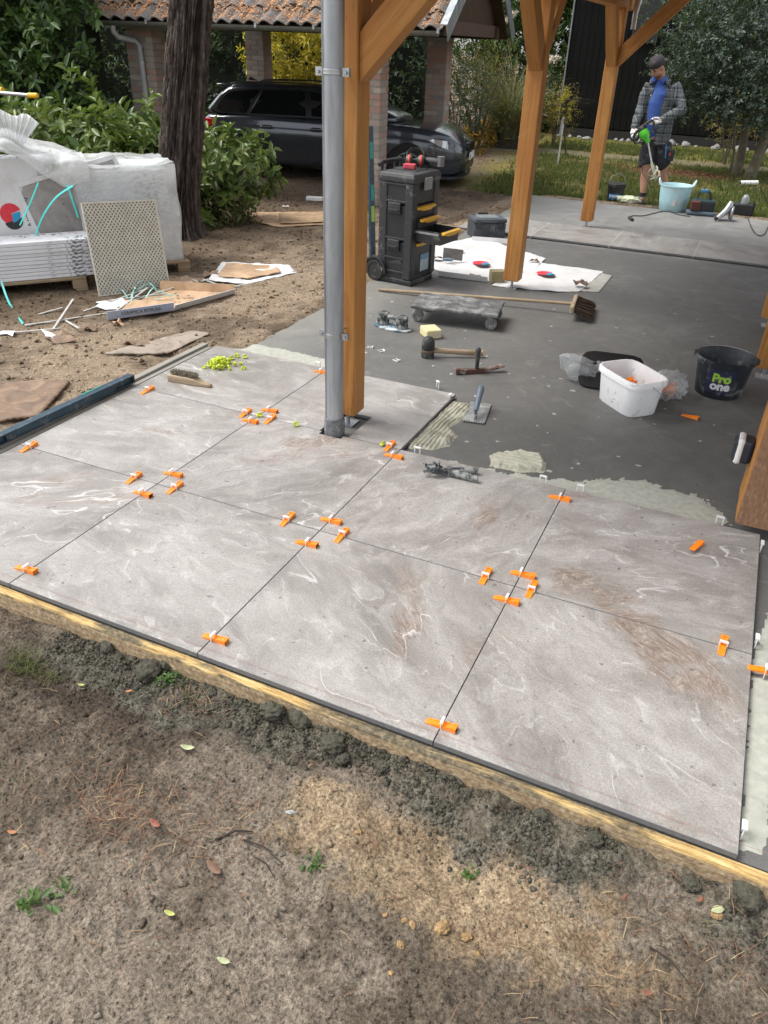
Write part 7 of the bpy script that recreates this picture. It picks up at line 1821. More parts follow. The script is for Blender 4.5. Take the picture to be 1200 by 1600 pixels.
for i in range(9):
    a = G(random.uniform(195, 270), random.uniform(448, 475), -.08); an = random.uniform(0, 3); b = a+Vector((math.cos(an)*.2, math.sin(an)*.2, 0)); m_ = (a+b)/2
    ribbon('strap_offcut', [(a.x, a.y, gz(a.x, a.y)+.03), (m_.x, m_.y, gz(m_.x, m_.y)+random.uniform(.05, .11)), (b.x, b.y, gz(b.x, b.y)+.03)], .012, plain('pale_teal', (.22, .48, .42), .5), 'teal strap offcut in the waste in front of the mesh panel', 'strap', (0, 0, 1), 'strap offcuts')
# scaffold / barrow handles with yellow grips reaching in at the left edge
bh_ = thing('barrow_handle', 'grey tube with yellow end grip reaching in at the left edge', 'handle')
p0, p1 = PYl(-60, 146, 5.2), PYl(46, 149, 5.2)
obj('tube', MB().tube([(p0.x-.25, p0.y+.05, -.14), (p0.x-.22, p0.y+.05, .5), (p0.x-.16, p0.y+.03, p0.z-.12), (p0.x-.06, p0.y, p0.z-.01), p0, p0.lerp(p1, .6)+Vector((0, 0, .015)), p1], .019, 12), M['steel'], bh_, 50); obj('grip', MB().tube([p1-Vector((.01, 0, 0)), p1+(p1-p0).normalized()*.10, p1+(p1-p0).normalized()*.115], [.026, .026, .018], 14), M['box_yellow'], bh_, 50)
bh2 = thing('barrow_handle', 'yellow grip just inside the left edge above the other handle', 'handle')
p0, p1 = PYl(-60, 138, 5.25), PYl(-6, 140, 5.25)
obj('tube', MB().tube([(p0.x-.25, p0.y+.50, -.14), (p0.x-.22, p0.y+.45, .5), (p0.x-.16, p0.y+.25, p0.z-.10), p0, p1], .019, 12), M['steel'], bh2, 50); obj('grip', MB().tube([p1, p1+(p1-p0).normalized()*.10], .026, 14), M['box_yellow'], bh2, 50)
# ================================================================ THE WORKER WITH THE MIXER
YM = 10.95
def Q(px, py, dy=0.0): return PYl(px, py, YM+dy)
man = thing('person', 'man in checked overshirt, blue shirt and dark shorts holding a mixing drill', 'person', (.85, YM, -.08))
MO = Vector(man.location)
def remeshed(name, mb, mat, par, vox=.011, smooth_it=6, sub=False):
    mb.v = [tuple(Vector(p)-MO) for p in mb.v]
    o = obj(name, mb, mat, par, 180)
    r = o.modifiers.new('remesh', 'REMESH'); r.mode = 'VOXEL'; r.voxel_size = vox; r.use_smooth_shade = True
    sm = o.modifiers.new('smooth', 'SMOOTH'); sm.factor = .5; sm.iterations = smooth_it
    return o
def plainpart(name, mb, mat, par, deg=50, **k):
    mb.v = [tuple(Vector(p)-MO) for p in mb.v]; return obj(name, mb, mat, par, deg, **k)
s = NT('skin'); n = s.noise(s.coord(), 30, 4); M['skin'] = s.done(s.mix(n, (.36, .185, .12), (.47, .265, .18)), .55, spec=.3)
# checked flannel: warp and weft bands
s = NT('checked_flannel'); v = s.n('TexCoord').outputs['Object']; sep = s.n('SeparateXYZ', {'Vector': s.n('VectorMath', {0: v, 1: s.n('VectorMath', {0: s.noise(v, 5, 2, .5, 0, 'Color'), 'Scale': .03}, operation='SCALE').outputs[0]}, operation='ADD').outputs[0]})
def stripes(x, per, lo, hi):
    f = s.math('FRACT', s.math('MULTIPLY', x, 1/per)); return s.math('MULTIPLY', s.rng(f, lo-.06, lo), s.rng(f, hi+.06, hi))
xx = s.math('ADD', sep.outputs[0], s.math('MULTIPLY', sep.outputs[1], .8)); zz = sep.outputs[2]
a1 = stripes(xx, .11, .12, .58); a2 = stripes(zz, .11, .12, .58); b1 = stripes(xx, .11, .74, .80); b2 = stripes(zz, .11, .74, .80)
c = s.mix(s.math('MULTIPLY', s.math('ADD', a1, a2), .5), (.008, .012, .017), (.10, .115, .125))
c = s.mix(s.math('MULTIPLY', s.math('MAXIMUM', b1, b2), .45), c, (.30, .32, .33))
w = s.noise(v, 120, 3)
M['flannel'] = s.done(s.mix(.05, c, w), .9, 0, s.bump(s.noise(v, 14, 4, .6), .5, .02), spec=.15)
M['denim'] = plain('blue_shirt', (.035, .085, .30), .85, var=.2, scale=25)
M['shorts'] = plain('charcoal_shorts', (.022, .024, .030), .9, 0, .22, (.11, .11, .115), 8, .3, var=.3)
M['hair'] = plain('dark_hair', (.028, .017, .012), .8); M['capcloth'] = plain('dark_cap', (.035, .030, .032), .9, 0, .15, (.12, .11, .11), 12)
M['glove'] = plain('white_glove', (.66, .65, .63), .85, 0, .15, (.35, .34, .33), 20)
M['sock'] = plain('dark_sock', (.02, .02, .022), .95); M['boot'] = plain('dusty_boot', (.16, .14, .12), .85, 0, .5, (.32, .29, .25), 12, .4)
hipC = Q(1022, 216, .02); neck = Q(1033, 124, .03); shL, shR = Q(1057, 137, .03), Q(1011, 137, -.03)
chest = Q(1033, 158, .0); belly = Q(1028, 192, -.01)
kneeR, ankR = Q(1008, 268, -.03), Q(1004, 306, -.08); kneeL, ankL = Q(1036, 268, .06), Q(1040, 309, .10)
hR, hL = Q(1014, 226, .0), Q(1037, 226, .02)
elL, wrL = Q(1066, 171, -.06), Q(1030, 190, -.30); elR, wrR = Q(1002, 169, -.06), Q(990, 203, -.24)
headc = Q(1027.5, 105, -.05)
hd_f = Vector((-.50, -.66, -.60)).normalized(); hd_r = hd_f.cross(Vector((0, 0, 1))).normalized(); hd_u = hd_r.cross(hd_f).normalized()
def H(r_, u_, f_): return headc+hd_r*r_+hd_u*u_+hd_f*f_
def ell(mb, c, ax, rad, n=16, m=10):
    rings = []
    for i in range(m+1):
        t = -PI/2+PI*i/m
        rings.append([c+ax[0]*(rad[0]*math.cos(t)*math.cos(2*PI*j/n))+ax[1]*(rad[1]*math.sin(t))+ax[2]*(rad[2]*math.cos(t)*math.sin(2*PI*j/n)) for j in range(n)])
    rings[0] = [c-ax[1]*rad[1]*.999+(p-c)*.02 for p in rings[1]]; rings[-1] = [c+ax[1]*rad[1]*.999+(p-c)*.02 for p in rings[-2]]
    mb.loft(rings); return mb
AX = (hd_r, hd_u, hd_f)
body = MB()
ell(body, H(0, .025, -.005), AX, (.082, .108, .102), 20, 14)          # cranium
ell(body, H(0, -.045, .030), AX, (.064, .082, .066), 18, 12)          # face and jaw
ell(body, H(0, -.108, .056), AX, (.032, .026, .030))                  # chin
ell(body, H(0, -.012, .098), AX, (.016, .032, .018)); ell(body, H(0, -.034, .110), AX, (.020, .013, .017))   # nose
ell(body, H(0, .022, .082), AX, (.056, .011, .020))                   # brow
for sg in (-1, 1):
    ell(body, H(sg*.084, -.012, -.008), AX, (.012, .034, .020)); ell(body, H(sg*.040, -.035, .066), AX, (.022, .022, .020))
ell(body, H(0, -.074, .082), AX, (.028, .008, .014)); ell(body, H(0, -.086, .080), AX, (.024, .008, .014))   # lips
body.tube([headc-hd_u*.05-hd_f*.035, neck, neck-Vector((0, 0, .06))], [.058, .060, .075], 14)
body.tube([neck-Vector((0, 0, .05)), chest, belly, hipC], [.10, .150, .140, .145], 16, flat=.8)
for kn, an, hp_ in ((kneeR, ankR, hR), (kneeL, ankL, hL)):
    calf = kn.lerp(an, .38)+Vector((0, .018, 0))
    body.tube([hp_, hp_.lerp(kn, .55), kn+Vector((0, 0, .05)), kn-Vector((0, 0, .03)), calf, kn.lerp(an, .75), an, an-Vector((0, .03, .06))], [.092, .080, .064, .056, .061, .046, .040, .042], 14)
for sh, el, wr in ((shL, elL, wrL), (shR, elR, wrR)):
    body.tube([sh, sh.lerp(el, .5), el, el.lerp(wr, .35), wr], [.060, .050, .043, .042, .030], 12)
remeshed('body', body, M['skin'], man, .0095, 4)
# face details
for sg in (-1, 1):
    plainpart('eye', ell(MB(), H(sg*.032, -.002, .084), AX, (.013, .005, .008), 10, 6), M['hair'], man); plainpart('eyebrow', ell(MB(), H(sg*.034, .022, .096), AX, (.023, .006, .008), 10, 6), M['hair'], man)
hr = MB(); ell(hr, H(0, .020, -.022), AX, (.088, .090, .096), 18, 12); remeshed('hair', hr, M['hair'], man, .010, 2)
st = MB(); ell(st, H(0, -.083, .036), AX, (.060, .046, .058), 16, 10); remeshed('stubble', st, plain('stubble', (.13, .068, .045), .9), man, .010, 2)
cp = MB(); ell(cp, H(0, .062, -.006), AX, (.096, .088, .112), 22, 12); remeshed('cap', cp, M['capcloth'], man, .010, 3)
bk_ = MB(); bk_.loft([[H(x, .030-.008*abs(x)*10, z)+hd_u*t for t in (-.004, .004)]+[H(x*.8, .012-.01*abs(x)*10, z-.055)+hd_u*t for t in (.004, -.004)] for x, z in ((-.065, -.092), (-.04, -.108), (0, -.114), (.04, -.108), (.065, -.092))]); plainpart('cap_peak', bk_, M['capcloth'], man)
# blue shirt (shows down the open front), overshirt, sleeves
sh_ = MB(); sh_.tube([neck-Vector((0, 0, .02)), chest+Vector((-.01, -.02, .06)), chest+Vector((-.02, -.025, -.02)), belly+Vector((-.02, -.02, 0)), hipC+Vector((-.02, -.01, .02))], [.085, .140, .150, .146, .142], 18, flat=.85); remeshed('shirt', sh_, M['denim'], man, .011, 4)
for sg in (-1, 1):
    col_ = MB(); a = neck+Vector((sg*.03-.02, -.085, .005)); col_.loft([[a+Vector((sg*.055, .07, .05)), a+Vector((sg*.075, .06, -.0))], [a+Vector((sg*.035, .0, .035)), a+Vector((sg*.065, -.02, -.02))], [a+Vector((0, -.035, .0)), a+Vector((sg*.035, -.055, -.065))]], caps=False, closed=False)
    plainpart('shirt_collar', col_, M['denim'], man, solid=.006)
jk = MB()
def half_torso(sg):
    """one front/back half of the open overshirt as a thick shell section"""
    rings = []
    for c, rx, ry, gap in ((neck+Vector((0, .01, -.03)), .100, .092, .42), (neck+Vector((0, .01, -.09)), .165, .125, .30), (chest+Vector((0, .01, .03)), .200, .152, .24), (chest+Vector((.0, .01, -.10)), .200, .155, .24), (belly+Vector((.005, .01, 0)), .198, .155, .28), (hipC+Vector((.01, .01, .02)), .203, .165, .34), (hipC+Vector((.012, .01, -.07)), .212, .170, .40)):
        out = []; n = 14
        for i in range(n+1):
            # angle from the opening (front, turned to the camera's left) round the side to the back
            a0 = -PI/2-.30+sg*gap; a1 = a0+sg*(PI+.32-gap); a = a0+(a1-a0)*i/n
            out.append(c+Vector((rx*math.cos(a), ry*math.sin(a), 0)))
        inn = [c+(p-c)*.90 for p in out[::-1]]; rings.append(out+inn)
    return rings
for sg in (-1, 1): jk.loft(half_torso(sg))
for sh, el, wr in ((shL, elL, wrL), (shR, elR, wrR)):
    inn = (chest-sh)*.35
    jk.tube([sh+inn, sh+Vector((0, 0, .005)), sh.lerp(el, .35), sh.lerp(el, .75), el, el.lerp(wr, .3), el.lerp(wr, .7), el.lerp(wr, .93)], [.085, .074, .074, .068, .068, .064, .056, .048], 16)
o = remeshed('overshirt', jk, M['flannel'], man, .0105, 4)
tx = bpy.data.textures.new('cloth_folds', 'CLOUDS'); tx.noise_scale = .09
dsp = o.modifiers.new('folds', 'DISPLACE'); dsp.texture = tx; dsp.strength = .028; dsp.mid_level = .5
for sg, px, py in ((1, 1046, 146),):
    pk = MB(); c0 = Q(1044, 150, -.165); pk.box(c0, (.085, .006, .095), Matrix.Rotation(.35, 3, 'Z')); plainpart('chest_pocket', pk, M['flannel'], man, None, bevel=.003)
for sg in (-1, 1):
    cl2 = MB(); a = neck+Vector((sg*.06, -.05, .0)); cl2.loft([[a+Vector((sg*-.02, .09, .055)), a+Vector((sg*.05, .09, .01))], [a+Vector((sg*.015, .03, .05)), a+Vector((sg*.075, .03, -.01))], [a+Vector((sg*.02, -.05, -.03)), a+Vector((sg*.085, -.055, -.075))]], caps=False, closed=False)
    plainpart('overshirt_collar', cl2, M['flannel'], man, solid=.008)
plainpart('shirt_button', MB().cyl(Q(1017, 149, -.19), Q(1017, 149, -.20), .008, n=10), M['white_plastic'], man)
# shorts, pocket with blue piping and red badge
sr = MB(); sr.tube([hipC+Vector((0, 0, .05)), hipC+Vector((0, 0, -.02)), hipC+Vector((0, 0, -.10))], [.150, .162, .150], 18, flat=.85)
for hp_, kn in ((hR, kneeR), (hL, kneeL)): sr.tube([hp_+Vector((0, 0, .03)), hp_.lerp(kn, .35), hp_.lerp(kn, .72), kn+Vector((0, 0, .075))], [.105, .112, .108, .106], 16)
o = remeshed('shorts', sr, M['shorts'], man, .0105, 4); dsp = o.modifiers.new('folds', 'DISPLACE'); dsp.texture = tx; dsp.strength = .02
pk = MB(); pc_ = Q(1048, 243, -.015); pk.box(pc_, (.055, .10, .15), Matrix.Rotation(-.5, 3, 'Z')); pkt = plainpart('thigh_pocket', pk, M['shorts'], man, None, bevel=.012)
plainpart('blue_piping', MB().tube([Q(1041, 225, -.135), Q(1040.5, 238, -.135), Q(1039.5, 247, -.13)], .006, 8), plain('blue_trim', (.03, .20, .50), .7), man)
plainpart('red_badge', MB().box(Q(1046.5, 241, -.085), (.024, .006, .034), Matrix.Rotation(-.5, 3, 'Z')), plain('badge_red', (.50, .04, .04), .6), man)
# socks and boots
for an, d, nm in ((ankR, Vector((-.62, -.78, 0)), 'r'), (ankL, Vector((.12, -.99, 0)), 'l')):
    d.normalize(); g0 = -.085
    plainpart('sock', MB().tube([an+Vector((0, 0, .045)), an+Vector((0, 0, -.03))], [.050, .052], 16), M['sock'], man)
    bt = MB(); heel = Vector((an.x, an.y, g0))-d*.06
    bt.tube([an+Vector((0, 0, .0)), Vector((an.x, an.y, g0+.07))-d*.005, Vector((an.x, an.y, g0+.045))], [.056, .060, .058], 14)
    bt.tube([heel+Vector((0, 0, .045)), heel+d*.10+Vector((0, 0, .05)), heel+d*.19+Vector((0, 0, .042)), heel+d*.265+Vector((0, 0, .034)), heel+d*.295+Vector((0, 0, .03))], [.045, .052, .050, .044, .020], 14)
    remeshed('boot', bt, M['boot'], man, .010, 3)
    so = MB(); sd = Vector((-d.y, d.x, 0)); so.loft([[heel+d*t+sd*w+Vector((0, 0, z)) for w, z in ((-h_, .0), (h_, .0), (h_, .024), (-h_, .024))] for t, h_ in ((-.045, .025), (-.02, .042), (.08, .044), (.17, .052), (.24, .050), (.29, .030))]); plainpart('sole', so, M['rubber_black'], man, 40)
# gloved hands: palm, four fingers curled round the grip, thumb
def hand(wr, palm_dir, grip_c, grip_dir, side, name):
    pd = palm_dir.normalized(); gd = grip_dir.normalized(); nrm = pd.cross(gd).normalized()*side
    mb = MB(); pc = wr+pd*.055
    mb.tube([wr-pd*.03, wr+pd*.01, pc, wr+pd*.095], [.034, .033, .043, .040], 12, flat=.62)
    for k, ln in enumerate((.078, .086, .080, .064)):
        off = gd*((k-1.5)*.021); b0 = wr+pd*.092+off
        mb.tube([b0-pd*.01, b0+pd*ln*.34+nrm*.004, b0+pd*ln*.52+nrm*ln*.36, b0+pd*ln*.30+nrm*ln*.66, b0+pd*ln*.02+nrm*ln*.68], [.0105, .0105, .010, .0095, .0075], 9)
    t0 = wr+pd*.035-gd*.034
    mb.tube([t0, t0+pd*.025-gd*.022+nrm*.015, t0+pd*.05-gd*.010+nrm*.042, t0+pd*.052+gd*.012+nrm*.058], [.014, .0125, .011, .008], 9)
    return remeshed(name, mb, M['glove'], man, .0058, 2)
# mixer first: geometry is needed for the grips
gA, gB = Q(1017, 188, -.40), Q(990, 216, -.40)        # hand grips of the mixing drill
gd_ = (gB-gA).normalized()
hand(wrL, (Q(1019, 192, -.40)-wrL), gA, gd_, -1, 'gloved_hand'); hand(wrR, (Q(989, 214, -.38)-wrR), gB, gd_, 1, 'gloved_hand')
mx_ = thing('mixing_drill', 'green and black mixing drill with a long whisk held by the man', 'mixing drill', (0, 0, 0))
mc = Q(1007.5, 211, -.40)
obj('handle_frame', MB().tube([Q(1019, 187, -.40), Q(1010, 193, -.42), Q(1000, 201, -.42), Q(992, 209, -.41), Q(989, 218, -.40), Q(993, 224, -.40), Q(1002, 222, -.40)], [.016, .017, .018, .019, .019, .016, .014], 10), M['rubber_black'], mx_, 50)
obj('handle_frame', MB().tube([Q(1019, 187, -.40), Q(1023, 195, -.38), Q(1021, 205, -.38), Q(1012, 210, -.40)], [.016, .016, .016, .02], 10), M['rubber_black'], mx_, 50)
ax_ = (Q(1013, 224, -.42)-Q(1004, 203, -.40)).normalized(); M['green'] = plain('mixer_green', (.08, .50, .03), .4)
obj('motor_housing', MB().tube([mc-ax_*.075, mc-ax_*.065, mc-ax_*.02, mc+ax_*.02, mc+ax_*.05, mc+ax_*.075, mc+ax_*.11], [.03, .062, .068, .066, .045, .034, .032], 18), M['green'], mx_, 45)
obj('motor_cap', MB().tube([mc-ax_*.13, mc-ax_*.12, mc-ax_*.074], [.04, .055, .062], 16), M['rubber_black'], mx_, 45)
sh0, sh1 = mc+ax_*.11, Q(1018.5, 256, -.44)
obj('shaft', MB().tube([sh0, sh1], [.011, .011], 10), plain('pale_shaft', (.60, .60, .57), .35, .5), mx_, 50)
wk0, wk1 = Q(1018, 254, -.44), Q(1024, 277, -.45); wax = (wk1-wk0).normalized()
M['mortar_dry'] = plain('mortar_coated', (.46, .44, .35), .85, 0, .3, (.3, .29, .24), 20, .4)
obj('whisk_stem', MB().tube([wk0, wk0.lerp(wk1, .4), wk1], [.018, .024, .016], 10), M['mortar_dry'], mx_, 50)
s1 = wax.cross(Vector((0, 1, 0))).normalized(); s2 = wax.cross(s1).normalized()
for k in range(3):
    a0 = 2*PI*k/3; pts = []
    for i in range(12):
        t = i/11; a = a0+t*2.6; r_ = .068*math.sin(PI*min(1, .15+t*.85))+.012; pts.append(wk0.lerp(wk1, .35+.75*t)+s1*math.cos(a)*r_+s2*math.sin(a)*r_)
    obj('whisk_blade', MB().tube(pts, .0075, 7, flat=1.8), M['mortar_dry'], mx_, 50)
obj('whisk_ring', MB().tube([wk1+s1*math.cos(a)*.070+s2*math.sin(a)*.070 for a in np.linspace(0, 2*PI, 20)], .0075, 7), M['mortar_dry'], mx_, 50)
tag(obj('power_cable', MB().tube([Q(1003, 222, -.38), Q(1004, 250, -.40), Q(1004, 270, -.42), Q(1010, 280, -.45), Q(1017, 292, -.48), Q(1020, 310, -.50), Q(1019.5, 325, -.52)], .0045, 7), M['rubber_black'], None, 60), 'thin cable hanging from the mixing drill to the ground', 'cable')

# ================================================================ THINGS BESIDE THE WORKER
tc_ = Vector((1.275, 10.42, -.029)); tb2 = thing('flexible_tub', 'light blue flexible tub with two handles in front of the man', 'tub', tc_, .1); tb2.scale = (.93, .93, .95)
M['tub_blue'] = plain('pale_blue_rubber', (.42, .66, .72), .5, 0, .35, (.50, .56, .54), 7, var=.1)
mb = MB(); prof = [(.170, 0), (.178, .006), (.255, .345)]; n = 40; rings = []
for (r_, z) in ((.170, 0), (.176, .004), (.198, .16), (.222, .335), (.232, .341), (.230, .349), (.216, .339), (.192, .16), (.165, .014)):
    ring = []
    for j in range(n):
        a = 2*PI*j/n; ear = max(0, math.cos(2*a))**6*(.055 if z > .3 else 0); ring.append(Vector((r_*math.cos(a)*1.06, r_*math.sin(a), z+ear)))
    rings.append(ring)
mb.loft(rings, caps=False); mb.add(rings[0], [tuple(range(n-1, -1, -1))]); mb.add(rings[-1], [tuple(range(n))]); obj('body', mb, M['tub_blue'], tb2, 50)
for sg in (-1, 1):
    obj('handle', MB().tube([(sg*.232, -.075, .342), (sg*.252, -.06, .39), (sg*.258, -.03, .415), (sg*.258, .03, .415), (sg*.252, .06, .39), (sg*.232, .075, .342)], .013, 8), plain('tub_rim_pale', (.46, .62, .62), .5), tb2, 60)
mb = MB(); mb.lathe([(.205, .27), (.12, .295), (.05, .30), (.001, .29)], n=30); o = obj('mortar_fill', mb, M['adhesive'], tb2, 60)
obj('label_patch', MB().box((.01, -.197, .13), (.035, .004, .09), Matrix.Rotation(.3, 3, 'Y')), plain('pink_white_label', (.65, .55, .53), .6), tb2)
q = G(958, 314, -.05); bb_ = thing('black_pail', 'black pail with a blue label left of the man', 'pail', (q.x, q.y+.11, -.055))
obj('body', MB().lathe([(.105, 0), (.108, .005), (.125, .19), (.132, .192), (.134, .232), (.128, .238), (.001, .238)], n=30), M['box_black'], bb_, 40)
obj('rim_band', MB().lathe([(.1355, .205), (.139, .206), (.139, .214), (.1355, .216)], n=30), M['box_black2'], bb_, 40)
mb = MB(); na = 10; fa2 = -PI/2+.02
rows_ = [[Vector(((.107+.09*z+.0015)*math.cos(fa2-.75+1.5*i/na), (.107+.09*z+.0015)*math.sin(fa2-.75+1.5*i/na), z)) for i in range(na+1)] for z in (.025, .10)]
mb.add(rows_[0]+rows_[1], [(i, i+1, na+2+i, na+1+i) for i in range(na)]); lb2 = obj('label', mb, plain('label_blue_print', (.02, .20, .50), .5), bb_, 60)
curved_text('WEBER', .05, M['white_plastic'], lb2, fa2, .065, .1085, .09, .0015)
obj('handle', MB().tube([(-.135, 0, .21), (-.10, .02, .32), (0, .03, .37), (.08, .02, .33), (.135, 0, .21)], .003, 6), M['steel'], bb_, 60)
q = G(978, 318, -.05)
crumple('cement_bag', (q.x+.02, q.y+.13, -.06), (.20, .14, .06), 'white and lime paper bag lying beside the black pail', 'bag', plain('white_lime_paper', (.62, .66, .50), .8, 0, .4, (.45, .52, .12), 6), 5.0, rot=.1)
# charger / site radio with blue handle
q = G(1092, 337, ZS); rd = thing('site_radio', 'green black jobsite radio with a blue carry handle', 'radio', (q.x, q.y+.10, ZS), .12)
obj('base_bumper', MB().box((0, 0, .03), (.37, .24, .05)), plain('bumper_grey_blue', (.10, .14, .18), .6), rd, None, .02, 3)
obj('body', MB().box((.01, 0, .12), (.31, .19, .15)), plain('radio_dark_green', (.012, .035, .038), .5), rd, None, .02, 3)
obj('battery', MB().box((-.085, -.105, .125), (.115, .05, .11)), plain('battery_red_black', (.20, .035, .025), .5), rd, None, .008)
for k in range(4): obj('battery_rib', MB().box((-.085, -.133, .09+.024*k), (.10, .008, .010)), M['box_black'], rd)
obj('speaker_grille', MB().box((.075, -.098, .12), (.13, .012, .10)), M['box_black'], rd, None, .004)
obj('carry_handle', MB().tube([(-.085, 0, .19), (-.08, 0, .26), (-.055, 0, .295), (.055, 0, .30), (.085, 0, .26), (.10, 0, .19)], .017, 10), M['rubber_black'], rd, 50)
obj('handle_pad', MB().box((0, 0, .302), (.10, .05, .045)), plain('pad_blue', (.06, .20, .36), .5), rd, None, .012)
# silver cordless sealant gun
q = G(1128, 346, ZS); sg_ = thing('cordless_saw', 'silver and black power saw lying on the far edge of the slab', 'power tool', (q.x+.02, q.y+.10, ZS), 0)
obj('housing', MB().tube([(-.09, -.12, .035), (-.05, -.06, .07), (.0, .0, .12), (.03, .03, .20), (.03, .04, .235)], [.024, .034, .045, .038, .022], 12), plain('silver_cast', (.42, .44, .45), .4, .6, .3, (.5, .5, .48), 20), sg_, 50)
obj('nose', MB().tube([(-.09, -.12, .035), (-.105, -.14, .028)], [.024, .024], 12), M['rubber_black'], sg_, 50)
obj('guard', MB().lathe([(.085, -.012), (.09, -.006), (.09, .006), (.085, .012)], (.075, .02, .09), 24, rot=Matrix.Rotation(PI/2, 3, 'Y')), plain('guard_grey', (.30, .32, .33), .4, .6), sg_, 40)
obj('grip', MB().tube([(.03, .03, .17), (.06, -.02, .10), (.07, -.03, .03)], [.026, .024, .028], 10), M['rubber_black'], sg_, 50)
obj('foot_plate', MB().box((.03, .0, .006), (.20, .10, .010)), M['iron'], sg_)
q = G(1158, 338, -.04); pn = thing('pump', 'small black pump with clear dome at the right end of the slab', 'pump', (q.x, q.y+.09, -.05), .1)
obj('body', MB().box((0, 0, .09), (.24, .18, .15)), M['box_black'], pn, None, .02, 3)
for a, b in (((-.20, -.02, .12), (-.12, -.02, .15)), ((-.20, -.02, .12), (-.20, .06, .12))): obj('handle', MB().tube([a, b], .011, 8), M['box_black2'], pn, 50)
obj('dome', MB().lathe([(.055, .165), (.05, .23), (.03, .27), (.001, .28)], n=20), plain('smoky_dome', (.22, .24, .24), .2), pn, 50)
obj('side_plate', MB().box((.127, 0, .10), (.012, .16, .18)), plain('side_black', (.01, .01, .011), .4), pn)
def cable(pts, label, r=.006):
    return tag(obj('power_cable', MB().tube([Vector(p) for p in pts], r, 8), M['rubber_black'], None, 60), label, 'cable')
z_ = ZS+.007
def gp_(px, py): p = G(px, py, z_); return (p.x, p.y, z_)
def crv_pts(lst, k=6):
    P = [Vector(gp_(*p)) for p in lst]; out = []
    for i in range(len(P)-1):
        p0, p1, p2, p3 = P[max(i-1, 0)], P[i], P[i+1], P[min(i+2, len(P)-1)]
        for t in np.linspace(0, 1, k)[:-1]: out.append(.5*((2*p1)+(p2-p0)*t+(2*p0-5*p1+4*p2-p3)*t*t+(3*p1-p0-3*p2+p3)*t**3))
    return out+[P[-1]]
cc = cable(crv_pts([(985, 341), (988, 337), (1005, 337), (1022, 333), (1036, 330), (1048, 331), (1060, 335), (1078, 338)]), 'black cable snaking over the far slab to the radio')
tag(obj('cable_plug', MB().cyl(Vector(gp_(983, 341))+Vector((0, 0, .01)), Vector(gp_(988, 345))+Vector((0, 0, .01)), .02, n=12), M['rubber_black']), 'black plug at the end of the cable on the far slab', 'plug')
cable(crv_pts([(1169, 341), (1172, 350), (1178, 362), (1186, 368), (1194, 366), (1200, 355), (1206, 348)]), 'black cable looping on the slab at the right edge')
cable([Vector(gp_(1166, 336))+Vector((0, .2, .30)), Vector(gp_(1176, 336))+Vector((0, .2, .33)), Vector(gp_(1186, 336))+Vector((0, .2, .22)), Vector(gp_(1200, 336))+Vector((0, .2, .08)), Vector(gp_(1215, 338))+Vector((0, .2, .02))], 'black cable arching from the pump dome to the right')
q = G(1168, 291, -.1); a = Vector((q.x-.13, q.y-.05, -.055)); b = Vector((q.x+.14, q.y+.10, -.045))
pv = thing('white_pipe_offcut', 'short white plastic pipe lying on the lawn by the right tree', 'pipe'); obj('pipe', MB().tube([a, b], .042, 18), M['white_plastic'], pv, 50); obj('pipe_bore', MB().tube([a-(b-a)*.004, a+(b-a)*.01], .036, 18), M['black_trim'], pv, 50)
# stake with a clamp by the barn corner
sk = thing('stake_tripod', 'grey wooden stakes clamped together on the lawn near the barn corner', 'stakes')
p1, p2, p3 = G(871, 258, -.1), G(884, 240, -.1), PYl(881, 187, 15.2)
for p in (p1, p2): obj('stake', MB().bar(p, Vector((p3.x, p3.y, p3.z)), .032, .022), plain('silver_stake', (.15, .145, .13), .8, var=.3), sk)
obj('clamp', MB().bar(p3+Vector((-.02, -.03, -.30)), p3+Vector((0, -.03, .04)), .07, .05), plain('clamp_grey', (.20, .205, .21), .5), sk, None, .012)
# zinc pipe end by the third post
q = PYl(996, 2, 8.45)
zp = thing('gutter_outlet', 'pale zinc outlet pipe beside the top of the third post', 'pipe'); obj('pipe', MB().tube([PYl(989, 46, 8.72), PYl(993, 20, 8.72), PYl(1002, -14, 8.75), PYl(1004, -60, 8.78)], [.028, .03, .04, .04], 14), plain('pale_zinc', (.55, .57, .58), .35, .5), zp, 50)
# ================================================================ LOOSE SOIL, NEEDLES, TWIGS, LEAVES, WEEDS
def lumps(name, X, Y, R, colv, mat, label, lift=.25, flat=.7, kind='stuff', cat='soil'):
    """irregular clods: each a jittered octahedron-based stone of 8..32 faces, all one mass"""
    bm = bmesh.new(); bmesh.ops.create_icosphere(bm, subdivisions=1, radius=1); bm.verts.ensure_lookup_table()
    T = np.array([v.co[:] for v in bm.verts]); F0 = np.array([[l.index for l in f.verts] for f in bm.faces]); bm.free()
    n = len(X); m = len(T); Z = ground_z(X, Y)
    a = rng.uniform(0, 2*PI, n); ca, sa = np.cos(a)[:, None], np.sin(a)[:, None]
    jit = 1+.32*rng.normal(size=(n, m)).clip(-1.6, 1.6)
    sx, sy, sz = rng.uniform(.7, 1.35, (n, 1)), rng.uniform(.7, 1.3, (n, 1)), flat*rng.uniform(.6, 1.15, (n, 1))
    px = T[:, 0]*jit*sx*R[:, None]; py = T[:, 1]*jit*sy*R[:, None]; pz = T[:, 2]*jit*sz*R[:, None]
    V = np.stack([X[:, None]+px*ca-py*sa, Y[:, None]+px*sa+py*ca, (Z+R*lift)[:, None]+pz], -1).reshape(-1, 3)
    F = (np.arange(n)[:, None, None]*m+F0[None]).reshape(-1, 3)
    C = np.repeat(np.concatenate([colv, np.ones((n, 1))], 1), m, 0)
    o = np_mesh(name, V, F, mat, None, 180, {'col': C}); return tag(o, label, cat, kind=kind)
def fore(n, bias=1.0):
    X = rng.uniform(-.3, 3.0, n); Y = -.05-1.08*rng.random(n)**bias; return X, Y
